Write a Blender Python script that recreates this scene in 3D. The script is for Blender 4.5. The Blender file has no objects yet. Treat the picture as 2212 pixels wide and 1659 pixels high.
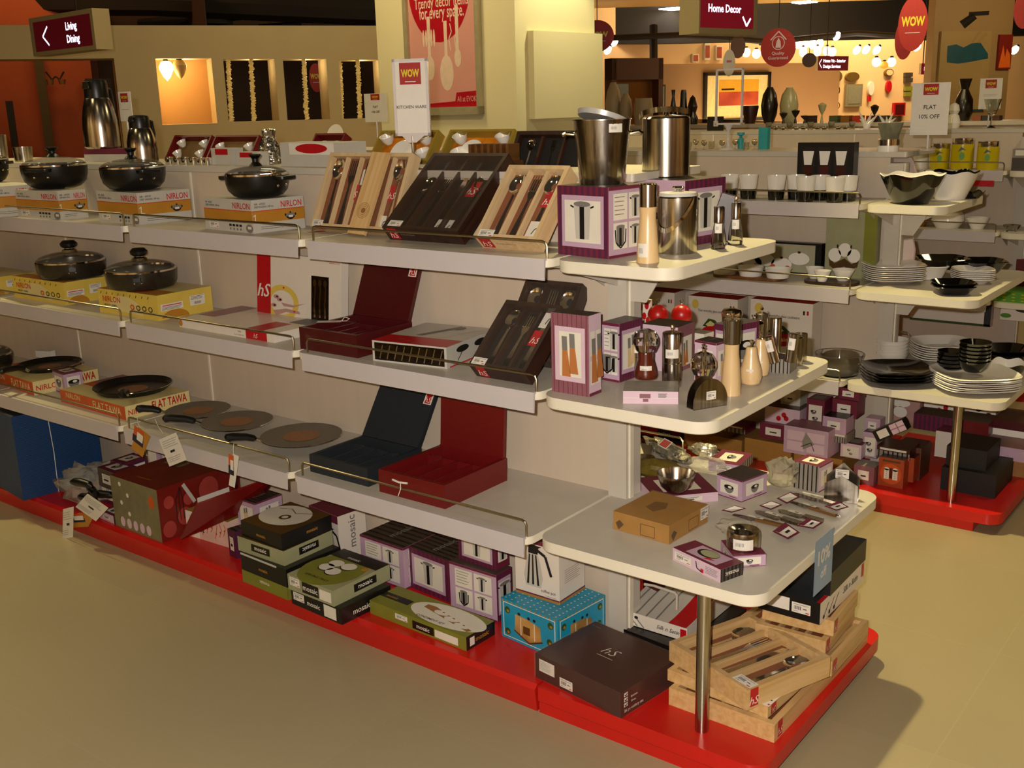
import bpy, math, random
from mathutils import Vector, Matrix
random.seed(7)
SC=bpy.context.scene; COL=SC.collection
# ---------------------------------------------------------------- camera
FPX,PIT,ROL,YAW,EYE=2298.3,.2553,-.0278,.6612,1.55
FW=Vector((-math.sin(YAW)*math.cos(PIT),math.cos(YAW)*math.cos(PIT),-math.sin(PIT)))
_r=Vector((math.cos(YAW),math.sin(YAW),0)); _u=_r.cross(FW)
RT=_r*math.cos(ROL)+_u*math.sin(ROL); UP=-_r*math.sin(ROL)+_u*math.cos(ROL)
EYEP=Vector((0,0,EYE))
cd=bpy.data.cameras.new('camera'); cam=bpy.data.objects.new('camera',cd); COL.objects.link(cam)
cd.sensor_width=36; cd.lens=36*FPX/2212; cd.clip_end=200
cam.matrix_world=Matrix(((RT.x,UP.x,-FW.x,0),(RT.y,UP.y,-FW.y,0),(RT.z,UP.z,-FW.z,EYE),(0,0,0,1)))
SC.camera=cam
def ray(u,v): return FW+RT*((u-1106)/FPX)+UP*((829.5-v)/FPX)
def at(u,v,z):
    d=ray(u,v); return EYEP+d*((z-EYE)/d.z)
def aty(u,v,y):
    d=ray(u,v); return EYEP+d*(y/d.y)
def atx(u,v,x):
    d=ray(u,v); return EYEP+d*(x/d.x)
def atd(u,v,dep): return EYEP+ray(u,v)*dep
def atp(u,v,p,n):
    d=ray(u,v); return EYEP+d*((p-EYEP).dot(n)/d.dot(n))
def dep(p): return (p-EYEP).dot(FW)
def mpp(p): return dep(p)/FPX
def hz(p,v):
    lo,hi=-1.,8.
    for _ in range(40):
        m=(lo+hi)/2; d=Vector((p.x,p.y,m))-EYEP
        if 829.5-FPX*d.dot(UP)/d.dot(FW)>v: lo=m
        else: hi=m
    return lo
# ---------------------------------------------------------------- materials
def lin(h):
    h=h.lstrip('#'); r=[int(h[i:i+2],16)/255 for i in (0,2,4)]
    return tuple(c/12.92 if c<=.04045 else ((c+.055)/1.055)**2.4 for c in r)+(1,)
MATS={}
def mat(name,hexc,rough=.5,metal=0.,kind=None,scale=30,amt=.06,hex2=None,**k):
    if name in MATS: return MATS[name]
    m=bpy.data.materials.new(name); m.use_nodes=True; nt=m.node_tree; N=nt.nodes; L=nt.links
    b=N['Principled BSDF']; c=lin(hexc)
    b.inputs['Roughness'].default_value=rough; b.inputs['Metallic'].default_value=metal
    tc=N.new('ShaderNodeTexCoord'); mp=N.new('ShaderNodeMapping'); L.new(tc.outputs['Object'],mp.inputs[0])
    nz=N.new('ShaderNodeTexNoise'); nz.inputs['Scale'].default_value=scale; nz.inputs['Detail'].default_value=3
    rp=N.new('ShaderNodeValToRGB')
    c2=lin(hex2) if hex2 else tuple(x*(1-amt*2) for x in c[:3])+(1,)
    rp.color_ramp.elements[0].color=c2; rp.color_ramp.elements[1].color=c
    rp.color_ramp.elements[0].position=.3; rp.color_ramp.elements[1].position=.7
    if kind=='wood':
        mp.inputs['Scale'].default_value=k.get('st',(22,1.6,22)); nz.inputs['Scale'].default_value=2.2
        nz.inputs['Detail'].default_value=5; nz.inputs['Distortion'].default_value=.35
    if kind=='brush': mp.inputs['Scale'].default_value=(9,9,.4)
    if kind=='rib':
        wv=N.new('ShaderNodeTexWave'); wv.bands_direction='Z'; wv.inputs['Scale'].default_value=scale
        L.new(tc.outputs['Object'],wv.inputs[0]); nz=wv
        bm=N.new('ShaderNodeBump'); bm.inputs['Strength'].default_value=.35; bm.inputs['Distance'].default_value=.002
        L.new(wv.outputs['Fac'],bm.inputs['Height']); L.new(bm.outputs[0],b.inputs['Normal'])
    else: L.new(mp.outputs[0],nz.inputs[0])
    L.new(nz.outputs[0],rp.inputs[0])
    L.new(rp.outputs[0],b.inputs['Base Color'])
    if 'coat' in k: b.inputs['Coat Weight'].default_value=k['coat']; b.inputs['Coat Roughness'].default_value=.08
    if 'trans' in k: b.inputs['Transmission Weight'].default_value=k['trans']; b.inputs['IOR'].default_value=k.get('ior',1.45)
    if 'alpha' in k:
        b.inputs['Alpha'].default_value=k['alpha']
        if k.get('crinkle'):
            n2=N.new('ShaderNodeTexNoise'); n2.inputs['Scale'].default_value=k['crinkle']; n2.inputs['Detail'].default_value=4
            L.new(tc.outputs['Object'],n2.inputs[0]); bp=N.new('ShaderNodeBump'); bp.inputs['Strength'].default_value=.9; bp.inputs['Distance'].default_value=.01
            L.new(n2.outputs[0],bp.inputs['Height']); L.new(bp.outputs[0],b.inputs['Normal'])
    if 'emit' in k:
        b.inputs['Emission Color'].default_value=lin(k.get('ehex',hexc)); b.inputs['Emission Strength'].default_value=k['emit']
    MATS[name]=m; return m
WHITE=mat('white_laminate','#C2BAAB',.36,scale=12,amt=.03)
LIP=mat('shelf_lip_metal','#C3BBBA',.3,scale=9,amt=.02)
PANEL=mat('back_panel','#C8B8A3',.45,kind='wood',st=(9,9,.8),amt=.03)
EDGE=mat('shelf_edge_band','#E0D8C2',.4,scale=9,amt=.02)
STEEL=mat('brushed_steel','#D0C9BC',.2,1.,'brush',scale=14,amt=.12,hex2='#978C7E')
CHROME=mat('chrome','#E6E1D8',.09,1.,scale=8,amt=.02)
RAILM=mat('rail_wire','#B5A98E',.28,1.,scale=8,amt=.05)
RED=mat('red_plinth','#C41A12',.32,scale=5,amt=.05)
BLACKP=mat('black_plastic','#0B0A09',.35,scale=20)
NONST=mat('nonstick_coating','#1D1B18',.33,.35,scale=120,amt=.1)
HARD=mat('hard_anodised','#4C473D',.25,.75,scale=60,amt=.08)
PANG=mat('pan_grey','#7A7262',.42,.2,scale=220,amt=.15)
COPPER=mat('copper_print','#A06C42',.45,.2,scale=60,amt=.1)
GLASS=mat('clear_glass','#EDEEE8',.03,0,trans=1.,ior=1.45)
LID=mat('lid_glass','#6B6860',.06,0,alpha=.42)
FILM=mat('clear_film','#B8AC9A',.12,0,alpha=.06)
BAG=mat('crinkled_bag','#CFC8B4',.1,0,alpha=.32,crinkle=38)
PINE=mat('pine_wood','#D2AF79',.42,kind='wood',hex2='#BD945A',st=(30,1.2,30))
PINEP=mat('pine_pale','#D6BA8E',.5,kind='wood',hex2='#C4A473',st=(30,1.2,30))
DWOOD=mat('dark_wenge','#3A2015',.35,kind='wood',hex2='#22120C')
TRAYB=mat('tray_brown_liner','#7E4420',.7,scale=60)
TRAYK=mat('tray_black_liner','#15100C',.7,scale=60)
MAROON=mat('maroon_leatherette','#4A0E10',.38,scale=90)
MAROON2=mat('red_leatherette','#6A0F0F',.4,scale=90)
NAVY=mat('navy_leatherette','#20252A',.55,scale=90)
CARD=mat('brown_cardboard','#9A6A35',.7,scale=40)
KRAFT=mat('kraft_cardboard','#A5762F',.7,scale=30)
PAPER=mat('white_paper','#DDD6C8',.55,scale=30,amt=.02)
INK=mat('black_ink','#161412',.5)
GREYI=mat('grey_ink','#77726C',.6)
REDI=mat('red_ink','#C4161C',.4)
LOGO=mat('logo_red','#B5121B',.35)
PINK=mat('mosaic_pink','#B99BAF',.4,scale=20,amt=.03)
PINK2=mat('mosaic_pale_pink','#D0B4C0',.4,scale=20,amt=.03)
WINE=mat('mosaic_wine','#6C2138',.4,scale=20,amt=.05)
PURP=mat('mosaic_purple','#50213E',.4,scale=20)
DTOP=mat('mosaic_dark_top','#453A32',.4,scale=20)
DSTR=mat('mosaic_dark_stripe','#1B1613',.4)
TAUPE=mat('mosaic_taupe','#8C8478',.5)
DUSTY=mat('mosaic_dusty_rose','#85535C',.5)
CREAM=mat('cream_print','#DDD6C4',.5,scale=20,amt=.03)
OLIVE=mat('olive_print','#7C7D2A',.4,scale=14)
OLIVE2=mat('pale_olive_print','#9A9A74',.45,scale=14)
BLK=mat('black_print','#141210',.35,scale=20)
BRN=mat('brown_print','#5A3D14',.4,scale=6,amt=.2)
ORANGE=mat('orange_print','#C7541A',.45,scale=20)
YEL=mat('yellow_print','#D8BC50',.45,scale=14,amt=.05)
YELP=mat('pale_yellow_print','#DCCB8C',.45,scale=14,amt=.04)
MUST=mat('mustard_print','#B77E26',.45,scale=14)
SILV=mat('silver_grey_print','#BDB8AC',.4,scale=20,amt=.03)
BLUEC=mat('blue_corrugated','#15406E',.45,kind='rib',scale=48,hex2='#0D2F58')
TURQ=mat('turquoise_print','#1792B4',.4,scale=10,amt=.06)
GOLDP=mat('gold_print','#A58A30',.4,.2,scale=14)
LWOOD=mat('pale_turned_wood','#DABB8A',.33,kind='wood',st=(14,14,1.2),hex2='#CBA772',coat=.3)
RWOOD=mat('cherry_wood','#5A1E0B',.25,kind='wood',st=(8,8,1.2),hex2='#45140A',coat=.5)
CERW=mat('white_porcelain','#ECE6DA',.15,scale=8,amt=.02,coat=.4)
CERB=mat('black_glaze','#0D0B09',.12,scale=20,coat=.8)
BRNP=mat('brown_box_print','#3F1713',.28,scale=4,amt=.08)
WAXR=mat('red_wax','#B3140F',.35)
GREEN=mat('green_print','#4F8E1B',.5,scale=30)
DGREEN=mat('leaf_green','#2C4A1C',.5)
STRING=mat('white_string','#DCD6C4',.8)
TERRA=mat('rust_orange_print','#A8441C',.45,scale=10,amt=.12)
# ---------------------------------------------------------------- mesh builder
_TX={}
def textmesh(s,shear=0,bold=0):
    k=(s,shear,bold)
    if k not in _TX:
        cu=bpy.data.curves.new('t','FONT'); cu.body=s; cu.size=1; cu.resolution_u=2; cu.shear=shear; cu.offset=bold
        ob=bpy.data.objects.new('t',cu); me=bpy.data.meshes.new_from_object(ob)
        vs=[(v.co.x,v.co.y) for v in me.vertices]; fs=[tuple(p.vertices) for p in me.polygons]
        bpy.data.objects.remove(ob); bpy.data.curves.remove(cu); bpy.data.meshes.remove(me)
        x0=min(v[0] for v in vs); x1=max(v[0] for v in vs)
        _TX[k]=([(x-x0,y) for x,y in vs],fs,x1-x0)
    return _TX[k]
class Fr:
    """a flat face: origin o, unit directions u,v, width w, height h"""
    def __init__(s,o,u,v,w,h): s.o=Vector(o);s.u=Vector(u);s.v=Vector(v);s.w=w;s.h=h;s.n=s.u.cross(s.v)
    def p(s,a,b,l=1): return s.o+s.u*(a*s.w)+s.v*(b*s.h)+s.n*(.0005*l)
    def rot(s,k=1):
        o,u,v,w,h=s.o,s.u,s.v,s.w,s.h
        for _ in range(k): o,u,v,w,h=o+u*w,v,-u,h,w
        return Fr(o,u,v,w,h)
class MB:
    def __init__(s): s.v=[];s.f=[];s.m=[];s.mats=[];s.M=None
    def mi(s,m):
        if m not in s.mats: s.mats.append(m)
        return s.mats.index(m)
    def add(s,vs,fs,m):
        b=len(s.v); k=s.mi(m)
        for q in vs:
            q=Vector(q)
            s.v.append(s.M@q if s.M else q)
        for q in fs: s.f.append(tuple(b+i for i in q)); s.m.append(k)
    def box(s,x0,x1,y0,y1,z0,z1,m,top=None,fx0=None,fy0=None,bot=None):
        vs=[(x0,y0,z0),(x1,y0,z0),(x1,y1,z0),(x0,y1,z0),(x0,y0,z1),(x1,y0,z1),(x1,y1,z1),(x0,y1,z1)]
        s.add(vs,[(0,1,5,4)],fy0 or m); s.add(vs,[(1,2,6,5),(2,3,7,6)],m); s.add(vs,[(3,0,4,7)],fx0 or m)
        s.add(vs,[(4,5,6,7)],top or m); s.add(vs,[(3,2,1,0)],bot or m)
        return s
    def tube(s,pts,r,m,n=8,cap=True):
        pts=[Vector(p) for p in pts]; vs=[];fs=[]
        for i,p in enumerate(pts):
            t=(pts[min(i+1,len(pts)-1)]-pts[max(i-1,0)]).normalized()
            if i==0: a=t.orthogonal().normalized()
            a=(a-t*a.dot(t)).normalized(); b=t.cross(a); rr=r[i] if isinstance(r,(list,tuple)) else r
            vs+=[p+(a*math.cos(2*math.pi*k/n)+b*math.sin(2*math.pi*k/n))*rr for k in range(n)]
        for i in range(len(pts)-1):
            for k in range(n): fs.append((i*n+k,i*n+(k+1)%n,(i+1)*n+(k+1)%n,(i+1)*n+k))
        if cap: fs+= [tuple(range(n))[::-1],tuple(range((len(pts)-1)*n,len(pts)*n))]
        s.add(vs,fs,m); return s
    def lathe(s,pr,m,n=36,c=(0,0,0),fn=None):
        vs=[];fs=[];c=Vector(c)
        for i,(r,z) in enumerate(pr):
            for k in range(n):
                a=2*math.pi*k/n; rr=r if fn is None else fn(r,z,a); vs.append(c+Vector((rr*math.cos(a),rr*math.sin(a),z)))
        for i in range(len(pr)-1):
            for k in range(n): fs.append((i*n+k,i*n+(k+1)%n,(i+1)*n+(k+1)%n,(i+1)*n+k))
        if pr[0][0]>1e-5 : fs.append(tuple(range(n))[::-1])
        s.add(vs,fs,m); return s
    def ring(s,pr,m,n=36,c=(0,0,0)):
        """closed lathe profile"""
        return s.lathe2(list(pr)+[pr[0]],m,n,c)
    def lathe2(s,pr,m,n=36,c=(0,0,0),fn=None):
        vs=[];fs=[];c=Vector(c)
        for (r,z) in pr:
            for k in range(n):
                a=2*math.pi*k/n
                rr,zz=(r,z) if fn is None else fn(r,z,a)
                vs.append(c+Vector((rr*math.cos(a),rr*math.sin(a),zz)))
        for i in range(len(pr)-1):
            for k in range(n): fs.append((i*n+k,i*n+(k+1)%n,(i+1)*n+(k+1)%n,(i+1)*n+k))
        s.add(vs,fs,m); return s
    def prism(s,out,z0,z1,m,mt=None,ax='z'):
        n=len(out)
        f={'z':lambda a,b,c:(a,b,c),'y':lambda a,b,c:(a,c,b),'x':lambda a,b,c:(c,a,b)}[ax]
        vs=[f(a,b,z0) for a,b in out]+[f(a,b,z1) for a,b in out]
        fl=ax=='y'
        side=[(i,(i+1)%n,n+(i+1)%n,n+i) for i in range(n)]; t=tuple(range(n,2*n)); bt=tuple(range(n))[::-1]
        if fl: side=[q[::-1] for q in side]; t=t[::-1]; bt=bt[::-1]
        s.add(vs,side+[bt],m); s.add(vs,[t],mt or m); return s
    # decals on a face frame
    def rect(s,F,a0,b0,a1,b1,m,l=1): s.add([F.p(a0,b0,l),F.p(a1,b0,l),F.p(a1,b1,l),F.p(a0,b1,l)],[(0,1,2,3)],m)
    def poly(s,F,pts,m,l=1): s.add([F.p(a,b,l) for a,b in pts],[tuple(range(len(pts)))],m)
    def ell(s,F,a,b,ra,rb,m,l=1,n=24,a0=0,a1=2*math.pi):
        """ra, rb as fractions of width and height"""
        s.poly(F,[(a+ra*math.cos(a0+(a1-a0)*k/n),b+rb*math.sin(a0+(a1-a0)*k/n)) for k in range(n)],m,l)
    def line(s,F,pts,w,m,l=2):
        for (a,b),(c,d) in zip(pts,pts[1:]):
            p=F.p(a,b,l);q=F.p(c,d,l);t=(q-p)
            if t.length<1e-6: continue
            t=t.normalized().cross(F.n)*(w/2); s.add([p-t,q-t,q+t,p+t][::-1],[(0,1,2,3)],m)
    def text(s,F,st,a,b,h,m,l=2,al='l',shear=0,maxw=None,bold=.01,ang=0,flip=False):
        """h: capital height in metres"""
        if not st: return
        vs,fs,w=textmesh(st,shear,bold); k=h/.72
        if maxw and w*k>maxw: kx=maxw/w
        else: kx=k
        ox={'l':0,'c':-w*kx/2,'r':-w*kx}[al]; ca,sa=math.cos(ang),math.sin(ang)
        P=[]
        for x,y in vs:
            X=ox+x*kx;Y=y*k
            if flip: X,Y=-X,-Y
            X,Y=X*ca-Y*sa,X*sa+Y*ca
            P.append(F.p(a,b,l)+F.u*X+F.v*Y)
        s.add(P,fs,m)
    def sticker(s,F,a,b,w,h,l=2,bars=True,red=True):
        """price sticker, size in metres, lower-left corner at (a,b)"""
        G=Fr(F.p(a,b,l),F.u,F.v,w,h); s.rect(G,0,0,1,1,PAPER,0)
        if bars:
            for i in range(9): s.rect(G,.13+i*.045,.32,.13+i*.045+(.016,.03)[i%2],.68,INK,.5)
            s.rect(G,.6,.45,.8,.53,INK,.5); s.rect(G,.08,.8,.9,.85,GREYI,.5)
            s.rect(G,.1,.14,.35,.19,GREYI,.5)
        if red: s.rect(G,.75,.1,.93,.2,REDI,.5)
    def logo(s,F,a,b,h,l=2,m=None,ang=0):
        s.text(F,'hS',a,b,h,m or PAPER,l,'c',shear=.28,bold=0,ang=ang)
    def obj(s,name,parent=None,M=None,label=None,cat=None,group=None,kind=None,bevel=0,smooth=30):
        me=bpy.data.meshes.new(name); me.from_pydata([tuple(q) for q in s.v],[],s.f)
        for m in s.mats: me.materials.append(m)
        me.polygons.foreach_set('material_index',s.m); me.update()
        if smooth: me.shade_smooth(); me.set_sharp_from_angle(angle=math.radians(smooth))
        o=bpy.data.objects.new(name,me); COL.objects.link(o)
        if parent: o.parent=parent
        if M is not None: o.matrix_basis=M
        if bevel:
            b=o.modifiers.new('bevel','BEVEL'); b.width=bevel; b.segments=2; b.limit_method='ANGLE'
        return tag(o,label,cat,group,kind)
def tag(o,label=None,cat=None,group=None,kind=None):
    if label: o['label']=label
    if cat: o['category']=cat
    if group: o['group']=group
    if kind: o['kind']=kind
    return o
def root(name,M,label,cat,group=None):
    o=bpy.data.objects.new(name,None); o.empty_display_size=.05; COL.objects.link(o); o.matrix_basis=M
    return tag(o,label,cat,group)
def dup(o,M,label=None,group=None):
    c=o.copy(); COL.objects.link(c); c.matrix_basis=M
    if label: c['label']=label
    if group: c['group']=group
    for ch in list(o.children):
        k=ch.copy(); COL.objects.link(k); k.parent=c
        for g in list(ch.children):
            q=g.copy(); COL.objects.link(q); q.parent=k
    return c
def TM(p,rz=0): return Matrix.Translation(Vector(p))@Matrix.Rotation(rz,4,'Z')
def basis(o,x,y,z): return Matrix(((x.x,y.x,z.x,o.x),(x.y,y.y,z.y,o.y),(x.z,y.z,z.z,o.z),(0,0,0,1)))
def foot(L,F,R,z,top):
    """footprint of a box on height z from its three lower corner pixels: matrix, width a (F-R), depth b (F-L), height"""
    f=at(F[0],F[1],z); l=at(L[0],L[1],z)-f; r=at(R[0],R[1],z)-f
    a,b=r.length,l.length
    t1=math.atan2(r.y,r.x); t2=math.atan2(l.y,l.x)-math.pi/2
    d=(t2-t1+math.pi)%(2*math.pi)-math.pi; t=t1+d*b/(a+b)
    h=hz(f,top)-z if top else .05
    return TM(f,t),a,b,h
def faces(a,b,h):
    return (Fr((0,b,0),(0,-1,0),(0,0,1),b,h),Fr((0,0,0),(1,0,0),(0,0,1),a,h),Fr((0,0,h),(1,0,0),(0,1,0),a,b))
def carton(name,label,cat,L,F,R,z,top,m,deco=None,group=None,mt=None,mA=None,mB=None,h=None,parent=None,kids=None,ymax=None):
    M,a,b,hh=foot(L,F,R,z,top)
    if h: hh=h
    if ymax:
        for _ in range(30):
            ys=[(M@Vector(q)).y for q in ((a,0,0),(0,b,0),(a,b,0),(0,0,0))]
            if max(ys)<=ymax or M[1][0]<.3 or _>22: break
            a*=.98
        if max(ys)>ymax: M=Matrix.Translation((0,ymax-max(ys),0))@M
    mb=MB(); mb.box(0,a,0,b,0,hh,m,top=mt,fx0=mA,fy0=mB)
    if deco: deco(mb,*faces(a,b,hh))
    o=mb.obj(name,None,M,label,cat,group,smooth=0)
    return o,M,a,b,hh
def rrect(x0,x1,y0,y1,r,n=6,corners=(1,1,1,1)):
    out=[]
    for (cx,cy,a0,on) in ((x1,y0,-90,corners[0]),(x1,y1,0,corners[1]),(x0,y1,90,corners[2]),(x0,y0,180,corners[3])):
        if not on: out.append((cx,cy)); continue
        sx=cx-r if cx==x1 else cx+r; sy=cy-r if cy==y1 else cy+r
        for k in range(n+1):
            a=math.radians(a0+90*k/n); out.append((sx+r*math.cos(a),sy+r*math.sin(a)))
    return out
# ---------------------------------------------------------------- gondolas
YC=2.38
def gondola(name,label,oy,xb,W,nb,zs,fy,ex,ey,ry,ztop,zb,fixt=0):
    """zs: shelf heights; fy: front edge y of each shelf rel. to the panel; ex: end shelf reach; ey/ry: front/rear y of end shelves"""
    t=root(name,TM((xb,oy,0)),label,'display shelving')
    x0=-nb*W
    def pt(mb,nm,lab=None,parent=None,bevel=0,**k): return mb.obj(nm,parent or t,None,lab,bevel=bevel,**k)
    for i in range(nb):
        mb=MB(); mb.box(-(i+1)*W+.002,-i*W-.002,0,.03,zb,ztop,PANEL); pt(mb,'back_panel',smooth=0)
    for i in range(nb+1):
        mb=MB(); x=-i*W
        if i==0:
            mb.box(.0,.058,-.03,.045,zb,ztop-.02,WHITE)
            for k in range(24):
                z=zb+.06+k*.05
                if z<ztop-.06: mb.box(-.006,-.002,-.0012,.0005,z,z+.022,DSTR)
            mb.box(.058,.064,-.018,.0,zb,ztop-.02,EDGE)
        else: mb.box(x-.004,x+.004,-.004,.002,zb,ztop,EDGE)
        pt(mb,'upright',smooth=0)
    mb=MB(); mb.prism(rrect(x0,.06,-.0,.37,.01),ztop,ztop+.022,WHITE); pt(mb,'top_board',bevel=.003)
    for z,f in zip(zs,fy):
        for i in range(nb):
            a,b=-(i+1)*W,-i*W
            mb=MB(); mb.prism(rrect(a+.004,b-.002,f,0,.03,corners=(1,0,0,1)),z-.022,z,EDGE,WHITE); s=pt(mb,'shelf',bevel=.002)
            mb=MB(); y=f-.004
            mb.prism([(y,z+.001),(y,z-.052),(y+.003,z-.052),(y+.007,z-.004),(y+.012,z-.004),(y+.012,z+.001)][::-1],a+.035,b-.012,LIP,ax='x')
            pt(mb,'front_lip',parent=s)
            mb=MB(); ya=f+.012; h=.042; xa,xe=a+.045,b-.014
            mb.tube([(xa,ya,z),(xa,ya,z+h-.012),(xa+.004,ya,z+h-.003),(xa+.014,ya,z+h),(xe-.014,ya,z+h),(xe-.004,ya,z+h-.003),(xe,ya,z+h-.012),(xe,ya,z)],.0032,RAILM)
            pt(mb,'guard_rail',parent=s)
            mb=MB(); mb.prism([(f+.02,z-.022),(0,z-.022),(0,z-.11),(f*.4,z-.05)],b-.03,b-.027,WHITE,ax='x'); pt(mb,'shelf_bracket',parent=s,smooth=0)
            # rear shelf
            mb=MB(); mb.prism(rrect(a+.004,b-.002,.03,.03-f,.03,corners=(0,1,1,0)),z-.022,z,EDGE,WHITE)
            mb.box(a+.035,b-.012,.034-f,.037-f,z-.052,z,LIP); s=pt(mb,'rear_shelf',bevel=.002)
            if i==0:
                mb=MB(); ya=.018-f; mb.tube([(xa,ya,z),(xa,ya,z+h-.01),(xa+.01,ya,z+h),(xe-.01,ya,z+h),(xe,ya,z+h-.01),(xe,ya,z)],.0032,RAILM); pt(mb,'guard_rail',parent=s)
    for k,(z,e,f,r) in enumerate(zip(zs,ex,ey,ry)):
        mb=MB(); mb.prism(rrect(.008,e,f,r,.055,10),z-.03,z,EDGE,WHITE); s=pt(mb,'end_shelf',bevel=.003)
        for args in (([(.064,z-.03),(.16,z-.03),(.15,z-.075),(.11,z-.14),(.064,z-.14)],-.018,-.014,'y'),([(.064,z-.03),(e*.7,z-.03),(e*.7-.02,z-.055),(.064,z-.12)],.044,.048,'y'),([(f+.03,z-.03),(-.03,z-.03),(-.03,z-.1)],.03,.033,'x')):
            mb=MB(); mb.prism(args[0],args[1],args[2],WHITE,ax=args[3]); pt(mb,'end_bracket',parent=s,smooth=0)
    # plinth
    pf=-.385
    mb=MB(); mb.prism([(pf+.008,0),(.39,0),(.39,zb-.006),(.384,zb),(pf+.012,zb),(pf,zb-.012)],x0,-.004,RED,ax='x'); pt(mb,'plinth')
    mb=MB(); mb.prism(rrect(.004,ex[2]+.02,pf,ry[2]+.03,.055,10,corners=(1,1,0,0)),zb-.042,zb,RED)
    mb.box(.004,ex[2]-.07,pf+.008,.39,0,zb-.042,RED); pt(mb,'end_plinth',bevel=.003)
    px,py=ex[2]-.17,pf+.07
    mb=MB(); mb.lathe([(0.0165,zb),(.0165,zs[2]-.03)],STEEL,24,(px,py,0)); pt(mb,'support_pole')
    return t
Z1,Z2,Z3,ZB,ZT=1.188,.865,.499,.078,1.374
XB,BW=-1.5008,.8938
G1=gondola('shelving_unit','white double-sided shop shelving on a red plinth, nearest, loaded with pans, cutlery and pepper mills',YC,XB,BW,4,(Z1,Z2,Z3),(-.292,-.347,-.403),(.342,.474,.616),(-.296,-.362,-.39),(.296,.36,.39),ZT-.022,ZB)
Y2=2.38+1.88; XB2=-1.41; A1,A2,A3,AT=1.16,.845,.499,1.338
G2=gondola('shelving_unit','white shop shelving on a red plinth behind the nearest one, holding mugs, dishes and plates',Y2,XB2,BW,5,(A1,A2,A3),(-.292,-.347,-.403),(.30,.45,.575),(-.3,-.37,-.41),(.25,.42,.42),AT-.022,ZB)
Y3=2.38+3.78; XB3=-1.36; B1,B2,B3,BT=1.165,.86,.51,1.365
G3=gondola('shelving_unit','farthest white shop shelving, at the right edge, with yellow jars and white bowls',Y3,XB3,BW,4,(B1,B2,B3),(-.292,-.347,-.403),(.342,.474,.60),(-.296,-.362,-.39),(.296,.36,.39),BT-.022,ZB)
# ---------------------------------------------------------------- the room
FLOOR=mat('floor_tile','#A59674',.32,scale=1.3,amt=.05)
nt=FLOOR.node_tree; N=nt.nodes; L=nt.links; b=N['Principled BSDF']
br=N.new('ShaderNodeTexBrick'); br.offset=0; br.inputs['Scale'].default_value=1; br.inputs['Brick Width'].default_value=.6; br.inputs['Row Height'].default_value=.6
br.inputs['Mortar Size'].default_value=.002; br.inputs['Color1'].default_value=lin('#A59674'); br.inputs['Color2'].default_value=lin('#A19271'); br.inputs['Mortar'].default_value=lin('#A79876')
tc=[n for n in N if n.type=='TEX_COORD'][0]; L.new(tc.outputs['Object'],br.inputs[0])
mx=N.new('ShaderNodeMix'); mx.data_type='RGBA'; mx.blend_type='MULTIPLY'; mx.inputs[0].default_value=1
nz=N.new('ShaderNodeTexNoise'); nz.inputs['Scale'].default_value=1.5; nz.inputs['Detail'].default_value=6
rp=N.new('ShaderNodeValToRGB'); rp.color_ramp.elements[0].color=(.9,.9,.9,1); rp.color_ramp.elements[1].color=(1,1,1,1); L.new(tc.outputs['Object'],nz.inputs[0]); L.new(nz.outputs[0],rp.inputs[0])
L.new(br.outputs[0],mx.inputs[6]); L.new(rp.outputs[0],mx.inputs[7]); L.new(mx.outputs[2],b.inputs['Base Color'])
mb=MB(); mb.add([(-30,-6,0),(16,-6,0),(16,34,0),(-30,34,0)],[(0,1,2,3)],FLOOR); mb.obj('floor',kind='structure')
WALL=mat('painted_wall','#C9B488',.7,scale=3,amt=.03)
COLM=mat('column_paint','#D8CDA2',.55,scale=3,amt=.02)
WARMW=mat('warm_display_wall','#DDB684',.7,scale=2,amt=.04)
ORW=mat('orange_wall','#9A4210',.7,scale=2,amt=.06)
DARKC=mat('dark_ceiling_void','#1F130A',.9,scale=2)
CEIL=mat('ceiling_board','#C9A568',.8,scale=2,amt=.03)
BRWALL=mat('brown_panel_wall','#7A5634',.6,scale=2,amt=.05)
BEAM=mat('dark_beam','#1A0F07',.7,scale=4)
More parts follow.
